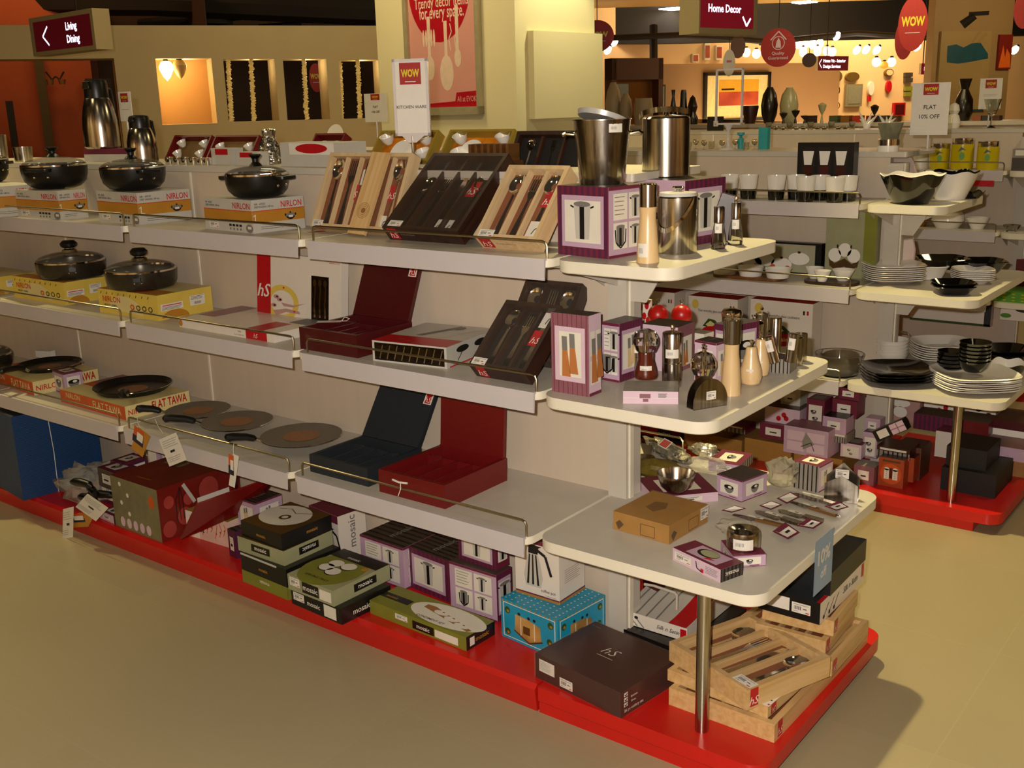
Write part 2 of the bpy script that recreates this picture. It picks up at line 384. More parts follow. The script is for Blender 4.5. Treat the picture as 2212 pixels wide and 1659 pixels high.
# helper: vertical plane through a point seen at pixel/depth, direction angle (deg, clockwise from view axis to the right)
FH=Vector((FW.x,FW.y,0)).normalized(); RH=Vector((FH.y,-FH.x,0))
def hdir(deg): a=math.radians(deg); return FH*math.cos(a)+RH*math.sin(a)
ZUP=Vector((0,0,1))
class Wall:
    def __init__(s,u,v,d,deg):
        s.p=atd(u,v,d); s.p.z=0; s.x=hdir(deg); s.n=s.x.cross(ZUP); s.M=basis(s.p,s.x,-s.n,ZUP)  # local x along, y away from viewer, z up
    def uv(s,u,v):
        q=atp(u,v,s.p,s.n); return (q-s.p).dot(s.x),q.z
    def loc(s,x,y,z): return s.M@Vector((x,y,z))
def wall_with_holes(mb,x0,x1,z0,z1,th,holes,m,mh=None):
    """slab in xz plane, y from 0 (viewer side) to th, rectangular holes"""
    xs=sorted({x0,x1}|{h[0] for h in holes}|{h[1] for h in holes}); zs=sorted({z0,z1}|{h[2] for h in holes}|{h[3] for h in holes})
    for a,b in zip(xs,xs[1:]):
        for c,d in zip(zs,zs[1:]):
            mx,mz=(a+b)/2,(c+d)/2
            if any(h[0]<mx<h[1] and h[2]<mz<h[3] for h in holes): continue
            mb.add([(a,0,c),(b,0,c),(b,0,d),(a,0,d)],[(0,1,2,3)],m); mb.add([(a,th,c),(b,th,c),(b,th,d),(a,th,d)],[(3,2,1,0)],m)
    for h in holes:
        a,b,c,d=h
        mb.add([(a,0,c),(a,0,d),(a,th,d),(a,th,c)],[(3,2,1,0)],mh or m); mb.add([(b,0,c),(b,0,d),(b,th,d),(b,th,c)],[(0,1,2,3)],mh or m)
        mb.add([(a,0,c),(b,0,c),(b,th,c),(a,th,c)],[(0,1,2,3)],mh or m); mb.add([(a,0,d),(b,0,d),(b,th,d),(a,th,d)],[(3,2,1,0)],mh or m)
    mb.add([(x0,0,z1),(x1,0,z1),(x1,th,z1),(x0,th,z1)],[(0,1,2,3)],m)
# left partition wall with the wide opening and the niches
WL=Wall(600,200,11.5,68)
def hole(u0,v0,u1,v1):
    a=WL.uv(u0,(v0+v1)/2)[0]; b=WL.uv(u1,(v0+v1)/2)[0]; zt=WL.uv((u0+u1)/2,v0)[1]; zb=WL.uv((u0+u1)/2,v1)[1]
    return (a,b,zb,zt)
H=[hole(343,126,463,268),hole(488,127,598,262),hole(616,127,709,259),hole(736,129,830,256)]
op=hole(-260,128,262,400); op=(op[0],op[1],0,op[3])
zt=WL.uv(500,55)[1]
mb=MB(); wall_with_holes(mb,WL.uv(-420,100)[0],WL.uv(1150,100)[0],0,zt,.42,H+[op],WALL); mb.obj('wall_left',None,WL.M,kind='structure',smooth=0)
# back of niche 1, rooms behind
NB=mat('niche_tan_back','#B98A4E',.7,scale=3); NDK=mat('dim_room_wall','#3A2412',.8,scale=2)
mb=MB(); h=H[0]; mb.box(h[0]-.02,h[1]+.02,.42,.45,h[2]-.05,h[3]+.05,NB); mb.obj('wall_niche',None,WL.M,kind='structure',smooth=0)
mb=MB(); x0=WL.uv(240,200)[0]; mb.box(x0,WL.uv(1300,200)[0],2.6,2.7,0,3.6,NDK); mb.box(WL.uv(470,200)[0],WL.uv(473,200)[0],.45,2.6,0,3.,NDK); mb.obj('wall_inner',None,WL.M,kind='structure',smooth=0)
mb=MB(); mb.box(WL.uv(-700,200)[0],x0-.1,2.2,2.3,0,4.2,ORW); mb.box(WL.uv(75,200)[0],WL.uv(98,200)[0],2.02,2.2,0,2.4,mat('olive_trim','#4A3A12',.7)); mb.obj('wall_orange',None,WL.M,kind='structure',smooth=0)
# doorway seen in the inner room
mb=MB(); a=WL.uv(520,200)[0]; c=WL.uv(575,200)[0]; zz=WL.uv(545,205)[1]
mb.box(a,a+.06,2.5,2.6,0,zz,mat('grey_door_trim','#7A7064',.6)); mb.box(c-.06,c,2.5,2.6,0,zz,MATS['grey_door_trim']); mb.box(a,c,2.5,2.6,zz,zz+.07,MATS['grey_door_trim']); mb.box(a+.06,c-.06,2.55,2.6,0,zz,mat('door_dark','#14100C',.7)); mb.obj('door_1',None,WL.M,kind='structure',smooth=0)
# column: long left face, shorter right face
CD=6.6
pc=atd(1116,200,CD); pc.z=0
ld=-hdir(-48); rd=hdir(42)
C0=pc; wl=None
def reach(p,d,u):
    n=ray(u,150).cross(UP); n=Vector((n.x,n.y,n.z)); t=-((p-EYEP).dot(n))/(d.dot(n)); return t
tl=reach(Vector((pc.x,pc.y,1.7)),hdir(-48),820); tr=reach(Vector((pc.x,pc.y,1.7)),rd,1285)
COLM_M=basis(pc,rd,hdir(-48),ZUP)   # local x along right face, y along left face
mb=MB(); mb.box(0,tr,0,tl,0,4.2,COLM); mb.obj('wall_column',None,COLM_M,kind='structure',smooth=0)
FLc=Fr((0,tl,0),(0,-1,0),(0,0,1),tl,4.2)  # left face frame in column space
def onface(u,v,left=True):
    d=hdir(-48) if left else rd; n=d.cross(ZUP); q=atp(u,v,pc,n); return (q-pc).dot(d),q.z
# white board on right face
a,z0=onface(1143,257,False); _,z1=onface(1143,67,False)
mb=MB(); mb.box(a,tr+.02,-.05,-.001,z0,z1,COLM); mb.obj('wall_panel',None,COLM_M,kind='structure',smooth=0)
# framed poster on left face
y1,zA=onface(888,250); y0,_=onface(1047,250); zT=3.4
t=root('poster_frame',COLM_M@Matrix.Translation((0,0,0)),'tall framed pink poster with a crimson circle on the cream column','poster')
FRM=mat('pale_metal_frame','#B9AE8C',.35,.4,scale=20)
mb=MB()
for (a,b,c,d) in ((y0,y0+.035,zA,zT),(y1-.035,y1,zA,zT),(y0,y1,zA,zA+.05),(y0,y1,zT-.05,zT)): mb.box(-.035,-.001,a,b,c,d,FRM)
mb.obj('frame',t,smooth=0)
PPK=mat('poster_pink','#C98F84',.4,scale=6,amt=.03); CRIM=mat('poster_crimson','#A8101F',.35); PPL=mat('poster_pale_print','#D9BFAA',.4)
mb=MB(); mb.box(-.012,-.001,y0+.035,y1-.035,zA+.05,zT-.05,PPK)
F=Fr((-.0125,y1-.035,zA+.05),(0,-1,0),(0,0,1),y1-y0-.07,zT-zA-.1)
hh=F.h; ww=F.w
def fz(v): return (onface(960,v)[1]-F.o.z)/hh
mb.ell(F,.47,fz(-35),.46,.46*ww/hh*1.25,CRIM,1,40)
mb.text(F,'Trendy decor items',.5,fz(14),.07,PPL,3,'c',maxw=ww*.8); mb.text(F,'for every space.',.5,fz(38),.08,PPL,3,'c',maxw=ww*.66)
mb.poly(F,[(0,0),(1,0),(1,.055),(.68,.05),(.66,.02),(0,.01)],CRIM,1); mb.text(F,'All at EVOK',.97,.018,.035,PPK,3,'r',maxw=ww*.28)
for cx,cz,sw in ((.3,.12,.07),(.55,.1,.1),(.72,.15,.05)):
    k=ww/hh
    mb.ell(F,cx,cz+.02,sw,sw*k*1.8,PPL,1); mb.poly(F,[(cx-.02,cz+.03),(cx+.02,cz+.03),(cx+.025,cz+.2),(cx-.025,cz+.2)],PPL,1.3)
for q in (.22,.26,.3,.34,.38): mb.ell(F,q,fz(80),.015,.03,PPL,2)
for q in (.62,.7): mb.line(F,[(q,fz(110)),(q-.02,fz(85)),(q+.02,fz(70)),(q,fz(52))],.008,PPL)
mb.obj('poster',t,smooth=0)
# ---------------------------------------------------------------- reusable decorations
def atT(u,v,y,z=None):
    p=aty(u,v,y); return Vector((p.x,y,ZT if z is None else z))
def bx(name,lab,cat,u0,u1,y,d,z,vtop,m,deco=None,group=None,ang=0,mt=None,vb=None,h=None,mA=None,mB=None):
    """box standing at depth line y: front face spans pixel columns u0-u1; top at pixel row vtop"""
    vb=vb or vtop; p=aty(u0,vb,y); q=aty(u1,vb,y); p.z=z; w=q.x-p.x; hh=h or hz(p,vtop)-z
    M=TM(p,ang); mb=MB(); mb.box(0,w,0,d,0,hh,m,top=mt,fx0=mA,fy0=mB)
    if deco: deco(mb,*faces(w,d,hh))
    o=mb.obj(name,None,M,lab,cat,group,smooth=0); return o,M,w,d,hh

def stripes(mb,F,n,m,w=.4,l=1,v0=0,v1=1):
    for i in range(n):
        u=(i+.5)/n; mb.rect(F,u-w/2/n,v0,u+w/2/n,v1,m,l)
def pic_mill(mb,F,u,v,s,l=3,wood=None):
    """pair of mills, s = height fraction"""
    k=F.h/F.w
    for du,dv in ((0,-.04),(.22*s*k,0)):
        w=.13*s*k; x=u+du
        mb.poly(F,[(x-w*.8,v+dv),(x+w*1.2,v+dv),(x+w*.5,v+dv+s*.65),(x-w*.7,v+dv+s*.65)],wood or LWOOD,l)
        mb.poly(F,[(x-w*.7,v+dv+s*.65),(x+w*.5,v+dv+s*.65),(x+w*.4,v+dv+s),(x-w*.8,v+dv+s)],GREYI,l)
def pic_bucket(mb,F,u,v,s,l=3,kind=0):
    k=F.h/F.w; w=s*.32*k
    mb.poly(F,[(u-w*.8,v-s/2),(u+w*.8,v-s/2),(u+w,v+s/2),(u-w,v+s/2)],SILV if kind==0 else GREYI,l)
    mb.rect(F,u-w*.3,v-s/2,u+w*.25,v+s/2,BLK,l+.6); mb.ell(F,u,v+s/2,w,s*.08,GREYI,l+1)
    if kind: mb.line(F,[(u-w*1.3,v+s*.35),(u-w*1.1,v-s*.3),(u,v-s*.6),(u+w*1.2,v-s*.3),(u+w*1.3,v+s*.35)],.004,BLK,l+1)
    else:
        for q in (-1,1): mb.line(F,[(u+q*w,v+s*.4),(u+q*w*1.4,v+s*.45)],.004,BLK,l+1)
def pic_thermos(mb,F,u,v,s,l=3):
    k=F.h/F.w; w=s*.26*k
    out=[(-.8,-.5),(.8,-.5),(1,-.25),(.75,.1),(.5,.3),(-.5,.3),(-.75,.1),(-1,-.25)]
    mb.poly(F,[(u+a*w,v+b*s) for a,b in out],SILV,l)
    for q in (-.6,-.05,.5): mb.poly(F,[(u+(q-.1)*w,v-.45*s),(u+(q+.12)*w,v-.45*s),(u+(q*.6+.07)*w,v+.28*s),(u+(q*.6-.07)*w,v+.28*s)],INK,l+.5)
    mb.poly(F,[(u-.5*w,v+.3*s),(u+.5*w,v+.3*s),(u+.6*w,v+.46*s),(u+.9*w,v+.5*s),(u-.45*w,v+.52*s)],INK,l+.5)
    mb.line(F,[(u+.5*w,v+.4*s),(u+1.3*w,v+.3*s),(u+1.9*w,v-.15*s)],.009,INK,l+1)
def pic_pot(mb,F,u,v,s,l=3):
    k=F.h/F.w; w=s*.5*k
    mb.ell(F,u,v,w,s*.42,HARD,l,20,math.pi,2*math.pi); mb.ell(F,u,v,w,s*.2,GREYI,l+.4); mb.rect(F,u-w*.4,v-s*.22,u+w*.5,v-s*.03,PAPER,l+.7)
    mb.ell(F,u,v+s*.22,w*.15,s*.1,INK,l+.7)
    for q in (-1,1): mb.ell(F,u+q*w*1.1,v+s*.03,w*.16,s*.12,INK,l+.7)
def pic_bowl(mb,F,u,v,s,l=3):
    k=F.h/F.w; w=s*.55*k
    mb.ell(F,u,v+s*.1,w,s*.6,GREYI,l,20,math.pi,2*math.pi); mb.ell(F,u,v+s*.1,w,s*.2,BLK,l+.5); mb.ell(F,u+w*.2,v+s*.1,w*.4,s*.12,PAPER,l+.8)
def lines(mb,F,u0,v0,u1,v1,n,m=GREYI,w=.0012,l=2):
    for i in range(n):
        v=v1-(v1-v0)*(i+.5)/n; mb.line(F,[(u0,v),(u1-(u1-u0)*.15*(i%3)/2,v)],w,m,l)
def mosaic(mb,F,h=.02,u=.5,v=.5,m=PAPER,al='c',**k): mb.text(F,'mosaic',u,v,h,m,3,al,**k)
def panel(mb,F,u0,v0,u1,v1,m=CREAM,l=1.5): mb.rect(F,u0,v0,u1,v1,m,l)
def dk(kind='bucket',top='stripes',A='pic',B='quad',sa=None):
    """decoration for the lilac and wine coloured gift cartons"""
    def f(mb,FA,FB,FT):
        for F,st in ((FA,A),(FB,B)):
            if st in('pic','picw'):
                if st=='picw':
                    mb.rect(F,0,0,1,1,WINE,.5); stripes(mb,F,9,PURP,.5,.7)
                    mb.rect(F,.09,.13,.91,.87,PINK,1)
                panel(mb,F,.15,.2,.85,.8)
                s=.5
                dict(bucket=pic_bucket,mill=pic_mill,bowl=pic_bowl,thermos=pic_thermos).get(kind,pic_bowl)(mb,F,.42 if kind=='mill' else .5,.26 if kind=='mill' else .5,s)
                lines(mb,F,.5,.1,.8,.14,1,WINE,.002)
            elif st=='quad':
                for a,b in ((.12,.53),(.53,.53),(.12,.12),(.53,.12)): panel(mb,F,a,b,a+.37,b+.37)
                lines(mb,F,.15,.58,.42,.88,5,TAUPE,.002)
                pic_bucket(mb,F,.7,.7,.28); pic_bucket(mb,F,.3,.3,.28,kind=1); pic_bucket(mb,F,.7,.3,.26)
            elif st=='stripe':
                mb.rect(F,0,0,1,1,TAUPE,.6); stripes(mb,F,6,DSTR,.3,1)
            elif st=='mosaicdark':
                mb.rect(F,0,0,1,1,DSTR,.6); stripes(mb,F,8,DTOP,.4,.8); mosaic(mb,F,F.h*.36,.5,.36,maxw=F.w*.8)
            elif st=='label': panel(mb,F,.25,.25,.75,.75); mb.rect(F,.35,.4,.62,.5,INK,2.2); lines(mb,F,.3,.55,.7,.7,2)
            if st in('pic','quad') :
                mb.rect(F,0,.95,1,1,WINE,1.2); mb.rect(F,0,0,1,.04,WINE,1.2)
        if top=='stripes': stripes(mb,FT,7,DSTR,.35,1); mosaic(mb,FT,FT.h*.14,.5,.45,TAUPE,maxw=FT.w*.8)
        elif top=='pic': mb.rect(FT,0,0,1,1,WINE,.6); panel(mb,FT,.2,.2,.8,.8); pic_bowl(mb,FT,.5,.5,.35)
        if sa: mb.sticker(FA,sa[0],sa[1],.055,.03)
    return f
def purple(lab,L,F,R,z,top,kind='bucket',tp='stripes',A='pic',B='quad',m=None,group=None,name='gift_carton',mt=None,h=None,sa=None):
    return carton(name,lab,'carton',L,F,R,z,top,m or PINK,dk(kind,tp,A,B,sa),group,mt or DTOP,h=h)
# ---------------------------------------------------------------- cutlery (lying along +y, thickness z)
def spoon(mb,L=.2,m=CHROME):
    out=[(.004,0),(.0055,-.0),(.0045,.06*L/.2),(.0025,.11*L/.2),(.0025,.14*L/.2)]
    y=[0,.02,.08,.12,.142]; w=[.0075,.007,.004,.003,.004]
    s=L/.2; pts=[(-a,b*s) for a,b in zip(w,y)]+[(a,b*s) for a,b in list(zip(w,y))[::-1]]
    mb.prism(pts[::-1],.002,.0042,m)
    n=20; vs=[];fs=[]; cy=.168*s; rings=[(1,.0045),(.85,.001),(.55,-.003),(0.05,-.0055)]
    for (k,z) in rings:
        for i in range(n): a=2*math.pi*i/n; vs.append((.0195*k*math.cos(a),cy+.031*s*k*math.sin(a),z+.004))
    for j in range(3):
        for i in range(n): fs.append((j*n+i,j*n+(i+1)%n,(j+1)*n+(i+1)%n,(j+1)*n+i))
    mb.add(vs,fs,m)
def fork(mb,L=.2,m=CHROME):
    s=L/.2; y=[0,.02,.08,.12,.138,.15]; w=[.0075,.007,.004,.003,.009,.0115]
    mb.prism(([(-a,b*s) for a,b in zip(w,y)]+[(a,b*s) for a,b in list(zip(w,y))[::-1]])[::-1],.002,.0042,m)
    for i in range(4):
        x=-.0095+i*.0063; mb.prism([(x-.0017,.149*s),(x+.0017,.149*s),(x+.001,.197*s),(x-.001,.197*s)],.003,.005,m)
def knife(mb,L=.21,m=CHROME):
    s=L/.21; mb.prism([(-.008,0),(.008,0),(.0075,.02*s),(.0055,.1*s),(.0095,.11*s),(.0095,.17*s),(.003,.208*s),(-.006,.2*s),(-.0055,.1*s)],.002,.0045,m)
_CUT={}
def cutlery(kind,M,label,group):
    if kind not in _CUT:
        mb=MB(); {'spoon':spoon,'fork':fork,'knife':knife}[kind](mb); o=mb.obj(kind,None,M,label,'cutlery',group); _CUT[kind]=o; return o
    return dup(_CUT[kind],M,label,group)
def cuttray(name,label,M,w,h,t,cols,wood,liner,items,tn,group=None,film=True,band=.0,logo=None,wall=.012,tags=(),side=True,cs=1,rows=None):
    """open wooden tray: x across, y along, z up (opening); cols = compartment fractions; items=(kind,col,y0)"""
    r=root(name,M,label,'cutlery tray',group)
    mb=MB(); mb.box(wall,w-wall,wall,h-wall,0.001,t*.45,liner); mb.obj('liner',r,smooth=0)
    mb=MB(); mb.box(0,wall,0,h,0,t,wood); mb.box(w-wall,w,0,h,0,t,wood); mb.box(wall,w-wall,0,wall,0,t,wood); mb.box(wall,w-wall,h-wall,h,0,t,wood)
    F=Fr((0,0,0),(1,0,0),(0,0,1),w,t)
    mb.obj('frame',r,bevel=.0015)
    y0=h*band+wall
    xs=[wall]; tot=sum(cols); iw=w-2*wall
    for i,c in enumerate(cols[:-1]):
        xs.append(xs[-1]+iw*c/tot); mb=MB(); mb.box(xs[-1]-.004,xs[-1]+.004,y0,h-wall,t*.45,t*.8,wood); mb.obj('divider',r,smooth=0)
    xs.append(w-wall)
    if band: mb=MB(); mb.box(wall,w-wall,y0-.004,y0+.004,t*.25,t*.92,wood); mb.obj('divider',r,smooth=0)
    if logo:
        mb=MB(); u,v,s=logo; G=Fr((0,0,0),(1,0,0),(0,0,1),w,t); mb.rect(G,u,.1,u+s/w,.95,LOGO,1); mb.logo(G,u+s/w/2,.2,t*.45); mb.text(G,tn,u+s/w*1.3,.45,t*.12,GREYI,1); mb.obj('printed_logo',r,smooth=0)
    k=0
    for q in tags:
        mb=MB(); kind,u,v,sx,sy=q
        G=Fr((u*w,v*h,t*.55 if kind!='bar' else t+.0008),(1,0,0),(0,1,0),sx,sy)
        if kind=='logo': mb.rect(G,0,0,1,1,LOGO,0); mb.logo(G,.5,.15,sy*.42,1)
        elif kind=='bar': mb.sticker(G,0,0,sx,sy,0)
        else: mb.rect(G,0,0,1,1,PAPER,0); mb.line(G,[(.4,.2),(.5,.5),(.75,.6)],.003,INK,1)
        mb.obj('hang_tag' if kind!='bar' else 'price_sticker',r,smooth=0)
    if film:
        mb=MB(); mb.add([(0,0,t+.0004),(w,0,t+.0004),(w,h,t+.0004),(0,h,t+.0004)],[(0,1,2,3)],FILM if film is True else film); mb.obj('clear_film',r,smooth=0)
    for i,(kind,col,yy) in enumerate(items):
        x=(xs[col]+xs[col+1])/2; base=.2 if kind!='knife' else .21
        sc=min(1.15,(h-wall*2-y0+wall-.01)/base)*cs
        MM=M@Matrix.Translation((x,y0+.006+yy,t*.45))@Matrix.Diagonal((sc*1.25,sc,sc,1))
        nth=('first','second','third','fourth','fifth')[col]
        cutlery(kind,MM,'steel %s, %s compartment of the %s'%(kind,nth,tn_label(label)),None)
    return r
def tn_label(s,n=10):
    w=s.split()[:n]
    while w[-1] in('the','of','at','a','with','under','in','behind','its','front','on','and','three','five'): w.pop()
    return ' '.join(w)
def lean(C0,C1,Tf,z,t,ang=0,dy=0):
    """box leaning back on its long edge: lower contact edge pixels C0-C1 on height z, upper-left face corner pixel Tf, thickness t"""
    c=at(C0[0],C0[1],z)+Vector((0,dy,0)); X=Vector((math.cos(ang),math.sin(ang),0)); nn=Vector((-X.y,X.x,0))
    e=atp(C1[0],C1[1],c,nn); w=(e-c).dot(X)
    q=atp(Tf[0],Tf[1],c,X)-c; L=q.length; h=math.sqrt(L*L-t*t); py,pz=q.dot(nn),q.z
    # q = t*n + h*V with n=(-cos s, sin s), V=(sin s, cos s) in (back, up)
    ph=math.atan2(py,pz); s_=ph+math.atan2(t,h)
    V=nn*math.sin(s_)+ZUP*math.cos(s_); n=X.cross(V)
    return basis(c,X,V,n),w,h,t
# ---------------------------------------------------------------- round things
def lab_pos(u,v,z): p=at(u,v,z); return p
def pot(name,lab,u,v,z,rpx,hpx,ang,group=None,stub=False,p=None):
    p=p or at(u,v,z); k=mpp(p); r=rpx*k; h=hpx*k*1.0
    t=root(name,TM(p,ang),lab,'cooking pot',group)
    mb=MB()
    if stub: pr=[(0,0),(r*.8,0),(r*.9,h*.08),(r*.97,h*.4),(r,h),(r*.965,h),(r*.93,h*.4),(r*.85,h*.12),(0,h*.05)]
    else: pr=[(0,0),(r*.55,0),(r*.75,h*.1),(r*.92,h*.35),(r*.98,h*.65),(r,h),(r*.965,h),(r*.94,h*.6),(r*.85,h*.3),(r*.5,h*.05),(0,h*.04)]
    mb.lathe2(pr,HARD if stub else NONST,40); mb.obj('pot_body',t)
    mb=MB(); mb.lathe2([(r*.99,h),(r*.99,h+.006),(r*.95,h+.008),(r*.94,h+.002),(r*.99,h)],CHROME,40); lr=mb.obj('lid_rim',t)
    mb=MB(); d=r*.24; mb.lathe2([(r*.96*math.cos(a),h+.005+d*math.sin(a)) for a in [i*math.pi/2/8 for i in range(9)]],LID,40); mb.obj('glass_lid',t)
    kz=h+.005+d; q=r*.13
    mb=MB()
    if stub: mb.lathe2([(0,kz-.002),(q*1.9,kz-.002),(q*1.5,kz+.008),(q*.9,kz+.012),(q*.9,kz+.016)],CHROME,24); mb.lathe2([(q*1.1,kz+.014),(q*1.8,kz+.022),(q*1.9,kz+.032),(q*1.3,kz+.042),(0,kz+.043)],BLACKP,24)
    else: mb.lathe2([(0,kz-.002),(q*1.6,kz-.002),(q*1.4,kz+.004),(q*.75,kz+.012),(q*.8,kz+.022),(q*1.5,kz+.032),(q*1.4,kz+.036),(0,kz+.038)],BLACKP,24)
    mb.obj('lid_knob',t)
    if not stub:
        for s in (-1,1):
            mb=MB(); w=r*.36; x0=r*.97; x1=r*1.3
            out=[(x0,-w),(x1-.01,-w*1.05),(x1,-w*.8),(x1,w*.8),(x1-.01,w*1.05),(x0,w)]
            if s<0: out=[(-a,b) for a,b in out][::-1]
            mb.prism(out,h*.8,h*.8+.012,BLACKP); mb.obj('side_handle',t,bevel=.004)
            for yy in (-.45,.45):
                mb=MB(); mb.lathe([(0.0001,.003),(.004,.002),(.005,0)],COPPER if s<0 else CHROME,12); mb.obj('rivet',t,Matrix.Translation((s*r*.965,yy*w*1.3,h*.55))@Matrix.Rotation(s*math.pi/2,4,'Y'))
    else:
        for s in (-1,1):
            mb=MB(); mb.box(-.012,.012,0,.03,0,.014,BLACKP); mb.obj('handle_stub',t,Matrix.Translation((0,s*r*.97 if s>0 else -r*.97-.03,h*.62)),bevel=.005)
        for yy in (-.012,.012):
            mb=MB(); mb.lathe([(0.0001,.003),(.003,.002),(.004,0)],CHROME,12); mb.obj('rivet',t,Matrix.Translation((yy,-r*.985,h*.5))@Matrix.Rotation(math.pi/2,4,'X'))
    return t
def camang(p):
    """rotation that turns local -y towards the camera"""
    d=EYEP-p; return math.atan2(d.y,d.x)+math.pi/2
def tawa(lab,u,v,z,rpx,hu,hv,zh,m=PANG,group=None,copper=.45,name='griddle_pan',wall=.008,hs=.14):
    """flat pan; hu,hv: pixel of the outer end of the handle at height zh"""
    p=at(u,v,z); r=rpx*mpp(p); e=at(hu,hv,zh); d=e-p; ang=math.atan2(d.y,d.x)
    t=root(name,TM(p,ang),lab,'pan',group)
    mb=MB(); mb.lathe2([(0,0),(r*.86,0),(r,wall),(r*.985,wall+.001),(r*.85,.004),(0,.004)],m,48); mb.obj('pan_body',t)
    mb=MB(); mb.lathe2([(0,.0046),(r*copper,.0046)],COPPER,32); mb.obj('printed_disc',t)
    mb=MB(); mb.lathe2([(r*1.0,wall+.0005),(r*1.006,wall-.001),(r*.99,wall-.002)],CHROME,48); mb.obj('rim_edge',t)
    D=Vector((d.x,d.y,0)).length; dz=zh-z
    mb=MB(); s0=r*.96
    mb.tube([(s0,0,wall*.7),(r+(D-r)*hs,0,wall+dz*.4)],[.006,.0045],CHROME); mb.obj('handle_stem',t)
    mb=MB(); a=r+(D-r)*hs
    mb.tube([(a-.004,0,wall+dz*.35),(a+.004,0,wall+dz*.42),(a+(D-a)*.3,0,wall+dz*.75),(a+(D-a)*.75,0,wall+dz),(D-.006,0,wall+dz*.96),(D,0,wall+dz*.9)],[.005,.0105,.0115,.0125,.013,.006],BLACKP,12); mb.obj('handle_grip',t)
    return t
def crumple(name,lab,cat,p,rx,ry,rz,seed,m=BAG,parent=None,amp=.22,ang=0):
    rnd=random.Random(seed); mb=MB(); n,k=22,11; vs=[];fs=[]
    ph=[(rnd.uniform(0,6),rnd.uniform(2,7),rnd.uniform(1,5)) for _ in range(6)]
    for j in range(k+1):
        th=math.pi*j/k
        for i in range(n):
            a=2*math.pi*i/n; q=1+amp*math.sin(th)*sum(math.sin(p0+f1*a+f2*th*2) for p0,f1,f2 in [(x[0],round(x[1]),round(x[2])) for x in ph])/3
            z=math.cos(th)*.5+.5; vs.append((rx*q*math.sin(th)*math.cos(a),ry*q*math.sin(th)*math.sin(a),max(0,rz*(z*q if z>.5 else z))))
    for j in range(k):
        for i in range(n): fs.append((j*n+i,(j+1)*n+i,(j+1)*n+(i+1)%n,j*n+(i+1)%n))
    mb.add(vs,fs,m)
    return mb.obj(name,parent,TM(p,ang) if parent is None else Matrix.Translation(p),lab,cat,smooth=25)
# ================================================================ top shelf
def nirlon(mb,FA,FB,FT):
    for F,u in ((FA,.62),(FB,.55)):
        mb.rect(F,0,.3,1,.66,MUST,1); mb.line(F,[(0,.66),(1,.66)],.002,REDI,1.5)
        mb.text(F,'NIRLON',u,.72,F.h*.19,REDI,2,maxw=F.w*.4)
        mb.text(F,'NR - 60232',.05,.84,F.h*.06,INK,2); mb.text(F,'DEEP KADHAI 1.80 ltrs',.05,.75,F.h*.06,INK,2,maxw=F.w*.36)
    mb.sticker(FA,.1,.08,FA.w*.2,FA.h*.22)
    for i in range(4): mb.rect(FA,.52+i*.07,.17,.57+i*.07,.24,INK,2); mb.ell(FA,.545+i*.07,.09,.018,.04,GREYI,2,8)
    mb.ell(FA,.93,.14,.07,.13,GREYI,1.6); mb.rect(FA,.9,.12,.97,.2,PAPER,2)
    pic_pot(mb,FB,.72,.46,.34); lines(mb,FB,.15,.08,.6,.2,2,INK)
    mb.line(FB,[(.02,.5),(.06,.56),(.05,.36),(.12,.33)],.003,CREAM,2)
NB_='kadhai pot boxes on the top shelf'
nb=[]
for lab,L,F,R,top in (
 ('white and mustard kadhai box cut off by the left photo edge',(-110,458),(-18,466),(98,458),400),
 ('white and mustard kadhai box under the leftmost fully visible lidded pot',(41,464),(132,470.5),(191,464),409),
 ('white and mustard kadhai box under the middle of the three fully visible lidded pots',(194,475),(302,481),(427,470),412),
 ('white and mustard kadhai box nearest the cutlery trays, rightmost of its row',(427,491),(548,500),(671,488),428)):
    L,F,R=[(q[0],q[1]+5) for q in (L,F,R)]; nb.append(carton('kadhai_box',lab,'carton',L,F,R,Z1,top+5,SILV,nirlon,NB_,ymax=2.376))
PG='black lidded kadhai pots'
def S_(u,v,y,z): q=aty(u,v,y); return Vector((q.x,y,z))
def btop(c,fa=.5,fb=.5): return c[1]@Vector((c[2]*fa,c[3]*fb,c[4]))
pot('kadhai_pot','black kadhai pot cut off by the left edge, glass lid, top shelf',-22,385,Z1+nb[0][4],42,47,.5,PG,p=S_(-22,390,2.235,Z1+nb[0][4]))
pot('kadhai_pot','black kadhai pot with a handle facing the camera, below the tall steel flask',122,399,Z1+nb[1][4],68,47,math.radians(-54),PG,p=S_(122,402,2.235,Z1+nb[1][4]))
pot('kadhai_pot','black kadhai pot with glass lid, middle of the three fully visible ones',292,415,Z1+nb[2][4],68,47,math.radians(-8),PG,p=S_(292,418,2.235,Z1+nb[2][4]))
pot('kadhai_pot','black kadhai pot with glass lid, rightmost, beside the cutlery trays',558,420,Z1+nb[3][4],68,47,math.radians(12),PG,p=S_(558,424,2.235,Z1+nb[3][4]))
# cutlery trays leaning on the top shelf
M,w,h,t=lean((690,498),(866,513),(714,329),Z1,.04)
cuttray('cutlery_tray','pale pine cutlery tray with five compartments leaning at the left of the top shelf',M,w,h,t,(1,1,1,1.3,1.1),PINEP,TRAYB,[('spoon',0,0),('fork',1,0),('knife',2,0),('spoon',4,0)],'Vintage',tags=(('bar',.02,.01,.045,.02),('logo',.34,.4,.028,.05),('logo',.8,.4,.028,.05),('tag',.42,.6,.03,.05),('tag',.78,.05,.03,.04)))
